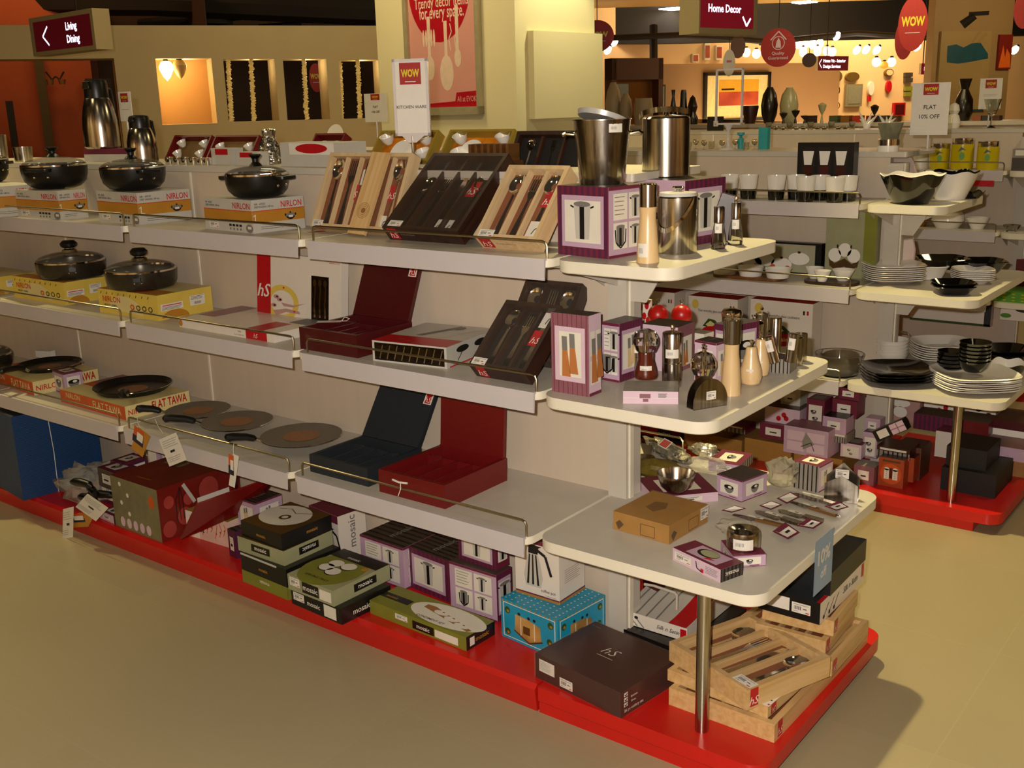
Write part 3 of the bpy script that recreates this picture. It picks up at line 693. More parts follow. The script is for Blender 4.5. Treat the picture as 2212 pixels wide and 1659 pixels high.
# loose pine lid board in front of it
TB=M
M2=M@Matrix.Translation((w*.56,-.02,t+.014))@Matrix.Rotation(math.radians(-3),4,'Z')
mb=MB(); mb.box(0,w*.2,0,h*1.05,0,.012,PINE); F=Fr((0,0,.012),(1,0,0),(0,1,0),w*.2,h)
KN=mat('pine_knot','#8A5A2C',.5)
mb.ell(F,.55,.3,.13,.035,KN,1); 
for q in (.1,.14,.18): 
    mb.line(F,[(.55+(q*1.9)*math.cos(a),.3+q*.55*math.sin(a)) for a in [i*math.pi/10 for i in range(21)]],.0014,KN,1)
mb.obj('wooden_board',None,M2,'loose knotty pine board standing in front of the pale cutlery tray','wooden board',bevel=.002)
M,w,h,t=lean((843,517),(1005,529),(937,330),Z1,.05)
HAZE=mat('hazy_film','#6B5A48',.22,alpha=.22)
cuttray('cutlery_tray','large dark wooden cutlery tray under hazy film, middle of the top shelf',M,w,h,t,(1,1,1,1.2),DWOOD,TRAYK,[('spoon',0,0),('fork',1,0),('knife',2,0),('spoon',3,.02)],'8 pc serving set',film=HAZE,band=.0,logo=(.05,0,.035),tags=(('bar',.06,.02,.05,.022),('logo',.7,.5,.035,.06),('tag',.58,.04,.02,.05),('tag',.72,.04,.02,.05)),cs=.9)
M,w,h,t=lean((1044,535),(1175,545),(1100,356),Z1,.05)
cuttray('cutlery_tray','pale pine cutlery tray with three compartments at the right end of the top shelf',M,w,h,t,(1,1,1.05),PINEP,TRAYB,[('spoon',0,0),('fork',1,0),('spoon',2,0)],'16 piece cutlery set',logo=(.04,0,.04),tags=(('bar',.05,.01,.05,.022),('logo',.73,.5,.035,.05),('tag',.7,.1,.045,.05)))
mb=MB(); F=Fr(at(668,505,Z1+.001),(at(718,501,Z1)-at(668,505,Z1)).normalized(),(0,1,0),.07,.06); F.v=ZUP.cross(F.u); F.n=ZUP; mb.rect(F,0,0,1,1,PAPER,0); mb.rect(F,.1,.3,.9,.9,LOGO,1); mb.obj('leaflet',None,None,'white and red paper leaflet lying under the left pine tray','paper leaflet',smooth=0)
# ================================================================ things along the top board
def flask(lab,u,v,z,rpx,hpx,name='vacuum_flask',y=2.5):
    p=atT(u,v,y,z); k=mpp(p); r=rpx*k; h=hpx*k; t=root(name,TM(p,camang(p)),lab,'flask')
    mb=MB(); mb.lathe([(r*.92,0),(r,h*.03),(r*1.0,h*.3),(r*.95,h*.45),(r*.84,h*.6),(r*.72,h*.71),(r*.68,h*.73)],STEEL,32); mb.obj('flask_body',t)
    mb=MB(); mb.lathe([(r*.68,h*.72),(r*.67,h*.8),(r*.66,h*.93),(r*.6,h*.98),(r*.3,h),(0.001,h)],BLACKP,28); mb.obj('flask_cap',t)
    mb=MB(); mb.prism([(-r*.25,h*.86),(r*.25,h*.86),(r*.15,h*.97),(-r*.15,h*.97)],-r*.85,-r*.5,BLACKP,ax='y'); mb.obj('spout',t,Matrix.Rotation(-.7,4,'Z'),bevel=.002)
    mb=MB(); mb.tube([(r*.4,r*.4,h*.88),(r*.75,r*.9,h*.85),(r*.85,r*1.1,h*.6),(r*.75,r*.8,h*.35)],[.008,.009,.008,.006],BLACKP); mb.obj('handle',t)
    return t
def dkf(mb,FA,FB,FT):
    for F in (FA,FB): mb.rect(F,0,.58,1,1,DUSTY if 0 else WINE,1)
c=bx('flask_box','white box with a maroon band under the tall steel flask','carton',180,262,2.5,.12,ZT,322,SILV,dkf,mt=WINE,ang=.15)
flask('tall steel vacuum flask with black top standing on its box',224,334,ZT+c[4],37,144,y=2.56)
flask('smaller steel vacuum flask with black spout, right of the tall one',311,356,ZT,32,100)
def tumbler(lab,u,v,z,rpx,hpx,group,m=STEEL,name='steel_tumbler'):
    p=atT(u,v,2.45); k=mpp(p); r=rpx*k; h=hpx*k; mb=MB(); mb.lathe2([(0,.0),(r*.92,0),(r,h),(r*.96,h),(r*.88,.004),(0,.004)],m,28); return mb.obj(name,None,TM(p),lab,'tumbler',group)
tumbler('short wide steel tumbler on the top board near the left edge',53,355,ZT,20,31,'steel tumblers at the left end of the top board')
tumbler('tall steel tumbler cut off by the left edge of the photo',3,358,ZT,18,56,'steel tumblers at the left end of the top board')
for i,u in enumerate((368,385,402,419,436,449)): tumbler('short steel tumbler, %s from left in the row below the maroon cup boxes'%('first','second','third','fourth','fifth','sixth')[i],u,356-(i%2),ZT,11,15,'row of short steel tumblers',CHROME)
# maroon gift boxes with cups, tilted towards the camera
def cupbox(lab,BL,BR,TL,z,lc,cups,yb=2.66,name='cup_gift_box',dark=None):
    c=aty(BL[0],BL[1],yb); c2=aty(BR[0],BR[1],yb); X=(c2-c); X.z=0; w=X.length; X.normalize()
    tp=aty(TL[0],TL[1],yb+.07); V=(tp-c); V=V-X*V.dot(X); h=V.length; V.normalize(); n=X.cross(V)
    M=basis(c,X,V,n); t=root(name,M,lab,'gift box')
    f=dark or MAROON2; th=.035; mb=MB(); mb.box(0,w,0,h,-th-.004,-th,lc); mb.obj('liner',t,smooth=0)
    mb=MB(); e=.008; mb.box(0,e,0,h,-th,0,f); mb.box(w-e,w,0,h,-th,0,f); mb.box(e,w-e,0,e,-th,0,f); mb.box(e,w-e,h-e,h,-th,0,f); mb.obj('frame',t,smooth=0)
    for i,(u,v,s) in enumerate(cups):
        mb=MB(); mb.lathe2([(0,0),(s*.45,0),(s*.8,s*.5),(s,s*1.2),(s*.93,s*1.2),(s*.7,s*.5),(0,s*.15)],CERW,20); 
        mb.obj('cup',None,M@Matrix.Translation((u*w,v*h,-th*.8))@Matrix.Rotation(-.5,4,'X'),'white cup, %s, in the %s'%((('upper left','upper right','lower right','lower left')[i] if len(cups)>3 or 'orange' in lab else ('left','right')[i]),tn_label(lab,9)),'cup','cups in display boxes')
    return t,w,h,M
CL=mat('tan_liner','#8A6A38',.7); OC=mat('orange_satin','#E8921E',.35,scale=24,hex2='#B0600E')
cupbox('maroon box of white cups, leftmost on the top board',(352,352),(432,352),(378,292),ZT,CL,((.2,.35,.02),(.2,.72,.02),(.8,.7,.02),(.8,.35,.02)))
cupbox('maroon box of white cups behind two small grey boxes',(440,352),(534,352),(463,292),ZT,CL,((.15,.6,.02),(.8,.6,.02)))
cupbox('maroon box of cups behind the long grey box',(655,352),(720,352),(690,288),ZT,CL,((.3,.6,.02),(.7,.6,.02)),yb=2.69)
cupbox('tan box of cups on orange satin, beside KITCHEN WARE sign',(795,345),(920,345),(815,282),ZT,OC,((.14,.7,.026),(.8,.7,.026),(.86,.2,.026)),dark=GOLDP)
cupbox('tan box of cups on orange satin, behind wooden rack',(945,345),(1085,345),(968,280),ZT,OC,((.18,.7,.026),(.84,.7,.026),(.25,.2,.026)),dark=GOLDP)
mb=MB(); M=TM(at(860,346,ZT)+Vector((.0,.12,.0)),.2)
for lab,u in (('round white plate with gold rim in the left orange satin box',868),('round white plate in the orange satin box behind the wooden rack',1018)):
    q=aty(u,335,2.62); mb=MB(); mb.lathe2([(0,0),(.03,0),(.05,.006),(.048,.008),(0,.003)],CERW,28); mb.obj('plate',None,Matrix.Translation(q)@Matrix.Rotation(1.1,4,'X'),lab,'plate')
# small boxes, silver cone, long grey box
def plainlogo(mb,FA,FB,FT): mb.rect(FB,.2,.6,.8,.95,LOGO,1)
bx('small_white_box','small pale grey box with red corner, left of two on the top board','carton',455,500,2.46,.05,ZT,320,SILV,plainlogo,'pale boxes on the top board')
bx('small_white_box','small pale grey box with red corner, nearest the foil-wrapped bottle','carton',508,555,2.44,.05,ZT,328,SILV,plainlogo,'pale boxes on the top board')
def lg(mb,FA,FB,FT):
    mb.rect(FB,.15,.5,.85,.98,PAPER,1); mb.ell(FB,.5,.75,.25,.2,LOGO,2)
def gap(): pass
bx('long_grey_box','long plain grey box lying on the top board behind the pine tray','carton',604,742,2.44,.1,ZT,308,SILV,lg)
FOIL=mat('silver_foil','#CFC9BE',.16,.95,scale=60,amt=.2,alpha=1,crinkle=45)
p=atT(582,320,2.56); k=mpp(p); mb=MB()
def foilfn(r,z,a): return r*(1+.12*math.sin(5*a+z*90)),z+.003*math.sin(7*a+z*60)
mb.lathe2([(30*k,0),(26*k,20*k),(20*k,38*k),(13*k,56*k),(15*k,70*k),(2*k,72*k)],FOIL,30,fn=foilfn); mb.obj('foil_wrapped_bottle',None,TM(p),'foil-wrapped conical bottle on the top board beside the long grey box','wrapped bottle')
# slatted wooden rack
p=atT(1012,330,2.5); k=mpp(p); t=root('slatted_rack',TM(p,.08),'slatted wooden rack standing on the top board in front of a cup box','wooden rack')
mb=MB(); mb.box(0,108*k,0,.07,0,.02,DWOOD if 0 else mat('teak','#6B4218',.5,kind='wood',hex2='#4E2F10')); mb.obj('rack_base',t,smooth=0)
for i in range(7):
    mb=MB(); x=i*16*k; mb.box(x,x+7*k,.0,.06,.02,50*k,MATS['teak']); mb.obj('slat',t,smooth=0)
# dark tray leaning at the back end of the board
c=aty(1117,352,2.64); X=Vector((1,0,0)); tp=aty(1140,284,2.69); V=(tp-c); V.x=0; h=V.length*1.3; V.normalize(); 
cuttray('cutlery_tray','black wooden cutlery tray on the top board behind the steel bucket',basis(c-V*.07,X,V,X.cross(V)),.27,h+.02,.04,(1,1,1),DWOOD,TRAYK,[('spoon',0,0),('fork',1,0)],'',film=False,band=.0)
# kitchen ware sign
p=atT(893,335,2.42); t=root('kitchenware_sign',TM(p,camang(p)-.25),'clear acrylic sign stand reading KITCHEN WARE with a red WOW card','sign stand')
k=mpp(p); mb=MB(); mb.lathe([(.045,0),(.045,.003),(.0045,.006),(.0045,72*k)],CHROME,20); mb.obj('pole',t)
ACR=mat('frosted_acrylic','#CFC8C4',.2,scale=8,amt=.02)
w0,w1,z0,z1=-36*k,41*k,70*k,228*k
mb=MB(); F=Fr((w0,-.006,z0),(1,0,0),(0,0,1),w1-w0,z1-z0); e=.008
mb.box(w0,w0+e,-.007,.007,z0,z1,ACR); mb.box(w1-e,w1,-.007,.007,z0,z1,ACR); mb.box(w0,w1,-.007,.007,z1-e,z1,ACR); mb.box(w0,w1,-.007,.007,z0,z0+e,ACR); mb.prism([(w0+.02,z0),(w1-.02,z0),(.012,z0-.02),(-.012,z0-.02)][::-1],-.004,.004,ACR,ax='y'); mb.obj('sign_frame',t,smooth=0)
mb=MB(); mb.box(w0+.004,w1-.004,-.005,.005,z0+.004,z1-.004,PAPER)
WOWY=mat('wow_yellow','#D8C414',.45); WOWR=mat('wow_red','#A0180F',.6)
def wow(mb,F,u0,v0,u1,v1,l=1,text=True):
    mb.rect(F,u0,v0,u1,v1,WOWR,l); H=(v1-v0)*F.h; W_=(u1-u0)*F.w
    mb.text(F,'WOW',(u0+u1)/2,v0+(v1-v0)*.36,H*.34,WOWY,l+1,'c',maxw=W_*.86,bold=.04)
    mb.line(F,[(u0+(u1-u0)*.25,v0+(v1-v0)*.13),(u0+(u1-u0)*.75,v0+(v1-v0)*.13)],H*.04,PAPER,l+1)
wow(mb,F,.2,.67,.8,.95,1); mb.text(F,'KITCHEN WARE',.5,.36,.009,INK,2,'c'); mb.obj('sign_card',t,smooth=0)
# ================================================================ middle shelf
def ybox(mb,FA,FB,FT):
    mb.text(FA,'NIRLON',.08,.5,FA.h*.24,REDI,2,maxw=FA.w*.3); mb.text(FA,'MADE BY NIRMAL',.1,.33,FA.h*.08,INK,2,maxw=FA.w*.22)
    for i in range(9): mb.line(FA,[(.05+i*.1,.8),(.065+i*.1,.9)],.003,INK,2)
    for i in range(4): mb.ell(FA,.58+i*.1,.4,.035,.11,(REDI,INK,INK,INK)[i],2,14); mb.ell(FA,.58+i*.1,.4,.022,.07,YEL,2.4,14)
    mb.ell(FA,.45,.1,.3,.7,YELP,.8,20,0,math.pi)
    panel(mb,FB,.05,.35,.45,.62,PAPER); mb.line(FB,[(.08,.55),(.42,.55)],.003,REDI,2.5); lines(mb,FB,.07,.37,.43,.5,3,INK)
    panel(mb,FB,.58,.35,.86,.75,PAPER); lines(mb,FB,.6,.58,.84,.73,3,INK)
    for i in range(7): mb.rect(FB,.66+i*.018,.4,.668+i*.018,.5,INK,2.2)
    mb.ell(FB,.3,.0,.25,.35,MUST,.8,16,0,math.pi)
    mb.rect(FT,.0,.0,.35,1,MUST,.8); mb.rect(FT,.05,.3,.3,.7,ORANGE,1.2)
YG='yellow printed pan boxes on the middle shelf'
yb=[carton('pan_box',lab,'carton',L,F,R,Z2,top,YEL,ybox,YG,mt=YELP,ymax=2.37,h=h) for lab,L,F,R,top,h in (
 ('yellow pan box cut off by the left edge, middle shelf',(-165,625),(-80,648),(72,622),590,.07),
 ('yellow pan box between its two neighbours, under the left lidded saute pan',(29,642),(143,659.5),(236,644),611,None),
 ('yellow pan box with two white labels, under the right lidded saute pan',(197,678),(344,693.5),(474,672),639,None))]
pot('saute_pan','dark saute pan cut off by the left edge of the photo, middle shelf',-50,570,Z2+yb[0][4],66,36,.4,'glass-lidded saute pans',True,p=btop(yb[0],.4))
p=btop(yb[1]); pot('saute_pan','dark glass-lidded saute pan on the second yellow box from the left',157,600,Z2+yb[1][4],72,34,camang(p),'glass-lidded saute pans',True,p=at(157,597,Z2+yb[1][4]))
p=btop(yb[2]); pot('saute_pan','dark glass-lidded saute pan on the rightmost yellow box',308,624,Z2+yb[2][4],75,38,camang(p)-.1,'glass-lidded saute pans',True,p=at(308,620,Z2+yb[2][4]))
# white cutlery box standing against the panel
def leanxy(c,w,top,t,ang=0):
    X=Vector((math.cos(ang),math.sin(ang),0)); nn=Vector((-X.y,X.x,0)); q=atp(top[0],top[1],c,X)-c; L=q.length; h=math.sqrt(L*L-t*t); s_=math.atan2(q.dot(nn),q.z)+math.atan2(t,h); V=nn*math.sin(s_)+ZUP*math.cos(s_); return basis(c,X,V,X.cross(V)),w,h,t
M,w,h,t=basis(Vector((-2.885,2.33,Z2)),Vector((1,0,0)),Vector((0,.1,.995)).normalized(),Vector((0,-.995,.1)).normalized()),.41,.228,.03
mb=MB(); mb.box(0,w,0,h,0,t,mat('glossy_white_print','#DDD3C4',.22,scale=9,amt=.02)); GW=MATS['glossy_white_print']
F=Fr((0,0,t),(1,0,0),(0,1,0),w,h); mb.rect(F,0,0,.17,1,LOGO,1); mb.logo(F,.09,.36,h*.2)
mb.ell(F,.17+.14,.3,.2,.26,YEL,.8,32); mb.ell(F,.17+.14,.3,.14,.18,GW,1.1,32); mb.rect(F,0,.0,.17,1,LOGO,1.3); mb.logo(F,.085,.36,h*.2,3)
ROSE=mat('rose_print','#B98F86',.4)
mb.poly(F,[(.2,.17),(.36,.22),(.52,.2),(.53,.16),(.36,.17),(.24,.1)],ROSE,1.8); mb.poly(F,[(.3,.3),(.45,.28),(.6,.33),(.45,.25),(.33,.25)],ROSE,1.8)
for a,b in ((.24,.38),(.28,.34),(.21,.25)): mb.ell(F,a,b,.035,.03,ROSE,2,10); mb.ell(F,a+.01,b,.015,.015,MAROON,2.3,8)
mb.text(F,'www.fns.co.in',.98,.93,.006,REDI,2,'r')
for a,b in ((.33,.52),(.46,.19)): mb.ell(F,a,b,.012,.014,REDI,2,8)
mb.rect(F,.66,.1,.86,.74,mat('window_dark','#2A1A0E',.15,.3,scale=40,amt=.4),1.5)
for q in (.7,.76,.82): 
    mb.line(F,[(q,.15),(q-.005,.35),(q+.005,.55),(q,.68)],.007,CHROME,2); mb.ell(F,q,.64,.02,.055,CHROME,2.4,12)
mb.obj('cutlery_box',None,M,'upright white cutlery box with red stripe, yellow plate print and dark window','carton',smooth=0)
# flat white box
def flatw(mb,FA,FB,FT):
    mb.rect(FA,.72,0,.93,1,LOGO,1); mb.logo(FA,.82,.2,FA.h*.5); mb.text(FA,'Bella',.66,.55,FA.h*.22,GREYI,2,'c'); mb.text(FA,'12 pc cutlery set',.7,.2,FA.h*.18,GREYI,2,'r',maxw=FA.w*.28)
    T=FT.rot(3)
    mb.rect(T,.0,.3,.18,1,MAROON2 if 0 else mat('mauve_print','#A0707A',.35),1); mb.rect(T,.7,0,.86,.5,LOGO,1); mb.rect(T,.8,.55,.97,.95,GREYI,1.2); mb.ell(FA,.02,.5,.02,.4,MUST,1.2)
carton('cutlery_box','flat white cutlery box with a red corner lying on the middle shelf','carton',(418,700),(593,741),(702,706),Z2,721,GW,flatw)
# open leatherette boxes
def openbox(lab,L,F,R,z,top,m,lidlen,lid_ang,items,extra=None,name='cutlery_case',liner=None,ymax=2.36,sticker=True):
    f=at(F[0],F[1],z); l_=at(L[0],L[1],z); b=(l_-f).length; a=R-f.y; h=hz(f,top)-z; M=TM(f,math.pi/2)
    r=root(name,M,lab,'cutlery case'); e=.012
    mb=MB(); mb.box(0,e,0,b,0,h,m); mb.box(a-e,a,0,b,0,h*1.02,m); mb.box(e,a-e,0,e,0,h,m); mb.box(e,a-e,b-e,b,0,h,m); mb.box(e,a-e,e,b-e,0,.006,m); mb.obj('base',r,bevel=.002)
    mb=MB(); mb.box(e,a-e,e,b-e,.006,h*.3,liner or m); mb.obj('liner',r,smooth=0)
    for i in range(1,4):
        mb=MB(); y=e+(b-2*e)*i/4; mb.box(e,a*.72,y-.003,y+.003,h*.3,h*.85,m); mb.obj('divider',r,smooth=0)
    mb=MB(); mb.box(a*.72,a*.72+.006,e,b-e,h*.3,h*.85,m); mb.obj('divider',r,smooth=0)
    mb=MB(); mb.box(-.006,.006,.004,b-.004,0,lidlen,m)
    F_=Fr((-.0062,b-.004,0),(0,-1,0),(0,0,1),b-.008,lidlen)
    lid=mb.obj('lid',r,Matrix.Translation((a-.006,0,h))@Matrix.Rotation(lid_ang,4,'Y'),bevel=.0015)
    if sticker:
        mb=MB(); s=.032; x0=.97-s/F_.w; mb.rect(F_,x0,.72,.97,.72+s*1.25/lidlen,PAPER,1)
        mb.rect(F_,x0+.02,.735,.95,.715+s*1.25/lidlen,LOGO,2); mb.logo(F_,(x0+.97)/2,.75,s*.6,3); mb.obj('logo_sticker',lid,smooth=0)
    for i,(k,col) in enumerate(items):
        y=e+(b-2*e)*(col+.5)/4; MM=M@Matrix.Translation((.02,y,h*.3+.004))@Matrix.Rotation(-math.pi/2,4,'Z')@Matrix.Diagonal((1,1,1,1))
        sc=min(1,(a*.7-.02)/.2); MM=MM@Matrix.Diagonal((sc,sc,sc,1))
        cutlery(k,MM,'steel %s, %s slot of the %s'%(k,('first','second','third','fourth')[col],tn_label(lab,9)),None)
    return r,M,a,b,h
r,M,a,b,h=openbox('open maroon cutlery case with a paper tag, lid leaning far back',(668,749),(773,774),2.30,Z2,725,MAROON,.19,.4,[('spoon',0),('knife',1),('fork',2)])
mb=MB(); F=Fr((a*.25,b*.95,h+.004),(.6,-.8,0),(.8,.6,0),.075,.03); mb.rect(F,0,0,1,1,PAPER,0); mb.text(F,'LLL',.6,.4,.008,INK,1); mb.tube([F.p(1,.5,1),F.p(1.1,.9,20),F.p(1.3,.9,10),F.p(1.2,.4,2),F.p(1,.5,1)],.0012,STRING,5); mb.obj('price_tag',None,M,'white handwritten paper tag on string inside the open maroon case','price tag')
def film1(mb,FA,FB,FT):
    mb.rect(FA,.03,.08,.97,.92,mat('window_dark','#2A1A0E'),1)
    for i in range(9): mb.line(FA,[(.1+i*.1,.15),(.15+i*.1,.85)],.003,CHROME,2)
    T=FT.rot(3); mb.rect(T,0,0,1,.32,LOGO,1); mb.text(T,'hS',.25,.14,.012,GOLDP,2,shear=.3)
    mb.poly(T,[(.3,.4),(.55,.95),(.62,.9),(.4,.4)],GREYI,1); mb.poly(T,[(.6,.4),(.8,.95),(.87,.85),(.7,.4)],SILV,1); mb.ell(T,.6,.85,.07,.08,GREYI,1.2)
    for x in (.3,.65): mb.ell(FB,x,.7,.12,.16,INK,2); mb.line(FB,[(x,.6),(x-.1,.2)],.003,INK,2)
    mb.rect(FB,.05,0,1,.06,LOGO,1)
carton('cutlery_box','film-wrapped cutlery box with a red top, between the maroon case and the dark tray','carton',(815,776),(966,797),(1062,752),Z2,751,SILV,film1)
M,w,h,t=leanxy(Vector((-1.775,2.26,Z2)),.19,(1137,601),.045)
cuttray('cutlery_tray','dark wooden cutlery tray standing behind its twin on the middle shelf',M,w,h,t,(1,1,1),DWOOD,TRAYK,[('spoon',0,0),('fork',1,0),('spoon',2,0)],'')
M,w,h,t=lean((1030,812),(1150,833),(1094,647),Z2,.05)
cuttray('cutlery_tray','dark wooden cutlery tray leaning in front at the right end of the middle shelf',M,w,h,t,(1,1,1),DWOOD,TRAYK,[('spoon',0,0),('fork',1,0),('knife',2,0)],'',film=True,logo=(.1,0,.03),tags=(('bar',.03,.02,.045,.022),('logo',.68,.45,.035,.05),('tag',.7,.72,.04,.06)))
# ================================================================ lower shelf
def obox(mb,FA,FB,FT):
    mb.rect(FA,0,0,1,1,ORANGE,.8); mb.text(FA,'NIRLON',.1,.5,FA.h*.4,YELP,2); mb.text(FA,'FLAT TAWA',.52,.28,FA.h*.55,YELP,2,maxw=FA.w*.42)
    mb.text(FB,'NIRLON',.04,.3,FB.h*.4,REDI,2); mb.text(FB,'FLAT TAWA',.4,.3,FB.h*.62,LOGO,2,maxw=FB.w*.55,bold=.02)
    mb.rect(FT,.35,.35,1,1,ORANGE,.8); mb.rect(FT,.5,.6,1,1,DUSTY,1.2)
ob=[carton('tawa_box',lab,'carton',L,F,R,Z3,top,YELP,obox,'flat pan boxes on the lower shelf',ymax=2.37,h=hh) for lab,L,F,R,top,hh in (
 ('orange and cream flat pan box at the left edge, half behind a lilac carton',(-35,826),(74,854.5),(221,826),826,None),
 ('orange and cream FLAT TAWA box under the black pan, right of the lilac carton',(123,870),(273,908),(417,873),879,None))]
pot('deep_pan','dark red-brown pan edge cut off by the left edge of the photo, lower shelf',-50,770,Z3+ob[0][4],70,34,.4,None,True,p=at(-44,800,Z3+ob[0][4]))
tawa('black flat pan with raised rim on the left orange box, handle towards the lower left',108,793,Z3+ob[0][4],66,0,812,Z3+ob[0][4]+.03,NONST,wall=.018,copper=.35,name='frying_pan',hs=.1)
p=at(288,842,Z3+ob[1][4]); tawa('black flat pan on the FLAT TAWA box with its handle towards the camera',288,842,Z3+ob[1][4],82,264,866,Z3+ob[1][4]+.03,NONST,wall=.022,copper=.38,name='frying_pan',hs=.1)
c=purple('small lilac carton with a brown paper flap by the lower guard rail',(107,846),(142,852),(186,846),Z3,808,'bowl','pic',A='pic',B='pic')
mb=MB(); q=at(108,775,Z3+.2); F=Fr(btop(c,.1,.1)+Vector((0,0,.012)),(.8,.5,.33),(-.5,.8,.1),.08,.05); mb.poly(F,[(0,.4),(.5,.9),(1,.7),(.95,.0),(.5,.4)],CARD,0); mb.obj('paper_flap',c[0],c[1].inverted(),smooth=0)
mb=MB(); q=at(62,775,Z3+ob[0][4]); mb.box(-.04,.04,0,.03,0,.03,PAPER); mb.obj('white_packet',None,TM(at(70,778,Z3+ob[0][4])+Vector((0,.05,0)),.3),'small white packet behind the black pan on the left orange box','packet')
for lab,u,v,r_,hu,hv in (('grey flat griddle pan with copper disc, farthest left of three on the lower shelf',428,889,69,294,888),
 ('grey flat griddle pan with copper disc, middle of three on the lower shelf',512,913,77,352,909),
 ('grey flat griddle pan with copper disc, nearest the navy case on the lower shelf',651,944,88,486,951)):
    tawa(lab,u,v,Z3+.03,r_,hu,hv,Z3+.055,group='grey griddle pans')
def tagcard(name,lab,pts,z_or_x,deco=None,m=PAPER):
    o=pts
    e1=(o[1]-o[0]); e2=(o[3]-o[0]); u=e1.normalized(); n=e1.cross(e2).normalized(); v=n.cross(u)
    F=Fr(o[0],u,v,e1.length,e2.dot(v)); mb=MB(); sk=e2.dot(u)/F.w
    mb.poly(F,[(0,0),(1,0),(1+sk,1),(sk,1)],m,0)
    if deco: deco(mb,F,sk)
    return mb.obj(name,None,None,lab,'price tag',smooth=0)
yf=YC-.425
def px(pts,y): return [aty(u,v,y) for u,v in pts]
def td(mb,F,sk): lines(mb,F,.1+sk*.6,.6,.9+sk*.6,.9,4,GREYI); mb.rect(F,.35+sk*.5,.42,.6+sk*.5,.5,INK,1); lines(mb,F,.1,.1,.8,.3,3)
def td2(mb,F,sk): mb.rect(F,.05,.35,.95,.62,mat('navy_print','#1E1B33',.5),1); mb.rect(F,.1,.62,.95,.95,ORANGE,1); mb.rect(F,.4,.5,.9,.8,PAPER,2)
tagcard('hang_tag','white paper tag hanging from a griddle pan handle over the lower shelf',px([(366,1008),(404,993),(377,934),(343,950)],yf-.03),0,td)
tagcard('hang_tag','yellow and navy printed tag hanging from the farthest griddle pan handle',px([(283,968),(308,988),(324,942),(299,922)],yf-.03),0,td2,MUST)
tagcard('hang_tag','narrow tag seen edge-on hanging from the nearest griddle pan handle',px([(494,1048),(507,1054),(511,1005),(503,980)],yf-.03),0,td2,PAPER)
mb=MB()
for u0,v0,u1,v1 in ((335,905,352,936),(296,900,303,924),(505,958,506,985)): 
    a,b=aty(u0,v0,yf-.01),aty(u1,v1,yf-.03); mb=MB(); mb.tube([a,(a+b)/2+Vector((0,-.003,0)),b],.0008,STRING,5); mb.obj('tag_string',None,None,'thin white string holding the %s'%(('white paper tag over the lower shelf','yellow and navy printed tag','narrow edge-on tag')[(335,296,505).index(u0)]),'string')
openbox('open navy cutlery case with raised lid on the lower shelf',(672,1018),(796,1052),2.257,Z3,1013,NAVY,.19,.58,[('spoon',0),('fork',1),('knife',2),('spoon',3)])
openbox('open dark red cutlery case with raised lid, nearest the end of the lower shelf',(815,1064),(962,1100),2.292,Z3,1049,MAROON2,.22,.08,[('spoon',0),('fork',1),('knife',2)],sticker=False)
mb=MB(); y=YC-.395; a=aty(865,1040,y); pts=[a,a+Vector((.003,-.004,-.02)),aty(860,1072,y-.02)]
mb.tube(pts,.0012,STRING,5); mb.tube([aty(848,1036,y),aty(862,1042,y-.006),aty(880,1044,y)],.003,STRING,6); mb.obj('string_loop',None,None,'white string knotted on the guard rail before the dark red case','string')
# ================================================================ plinth, long side
def bluec(mb,FA,FB,FT):
    mb.line(FB,[(.42,0),(.43,.5),(.41,1)],.003,STRING,2)
carton('corrugated_box','large blue corrugated box standing on the red plinth at the left edge','carton',(-60,1040),(51,1082),(236,1042),ZB,901,BLUEC,bluec,mt=NAVY,ymax=2.375)
p=at(198,1102,ZB)
crumple('bag_of_utensils','pile of black utensil handles in a crinkled clear bag beside the blue box','bag',at(196,1085,ZB),.13,.1,.15,3,BAG)
for i,(u,v,zz,a) in enumerate(((176,1045,.16,.2),(200,1062,.12,-.3),(190,1078,.08,.1),(216,1070,.1,.6))):
    q=at(u,v,ZB+zz); mb=MB(); mb.tube([(-.055,0,0),(-.035,0,.004),(0,0,.006),(.04,0,.002),(.055,0,-.006)],[.006,.014,.015,.013,.005],BLACKP,12)
    mb.obj('utensil_handle',None,TM(q,a),'black utensil handle in the clear bag, %s'%('uppermost','second from the top','third from the top, behind the white tags','rightmost')[i],'utensil')
yv=YC-.44
def P3(pts,zy): return [aty(u,v,y) for (u,v),y in zip(pts,zy)]
tagcard('paper_tag','crumpled white paper tag hanging lowest over the front of the red plinth',P3([(135,1165),(158,1160),(175,1108),(136,1100)],[yv]*4),0,td)
tagcard('paper_tag','white barcode tag lying highest on the bag of black handles',P3([(163,1095),(207,1126),(232,1098),(189,1066)],[yv+.0]*4),0,td)
tagcard('paper_tag','yellow and navy tag lying between the two white tags',P3([(150,1140),(190,1138),(200,1116),(168,1108)],[yv+.012]*4),0,td2,MUST)
purple('dark wine mosaic carton, topmost beside the maroon picture box',(206,1052),(251,1063),(305,1050),ZB+.098,1022,'bowl','pic','label','pic',m=DTOP)
purple('wine mosaic carton beneath another beside the maroon picture box',(214,1085),(260,1098),(310,1083),ZB,1066,'mill','stripes','pic','label',m=PURP,h=.096)
purple('small flat mosaic carton in front of two stacked wine cartons',(214,1120),(247,1132),(287,1120),ZB,1115,'bowl','pic','label','mosaicdark',m=PINK2)
purple('wine carton with rounded end showing behind the stacked wine cartons',(235,1040),(275,1045),(330,1030),ZB+.1,1002,'bowl','pic','label','pic',m=PURP)
purple('lilac carton standing half hidden behind the hanging pan tags',(300,1010),(350,1020),(372,1008),ZB+.12,962,'mill','stripes','pic','pic',m=PINK)
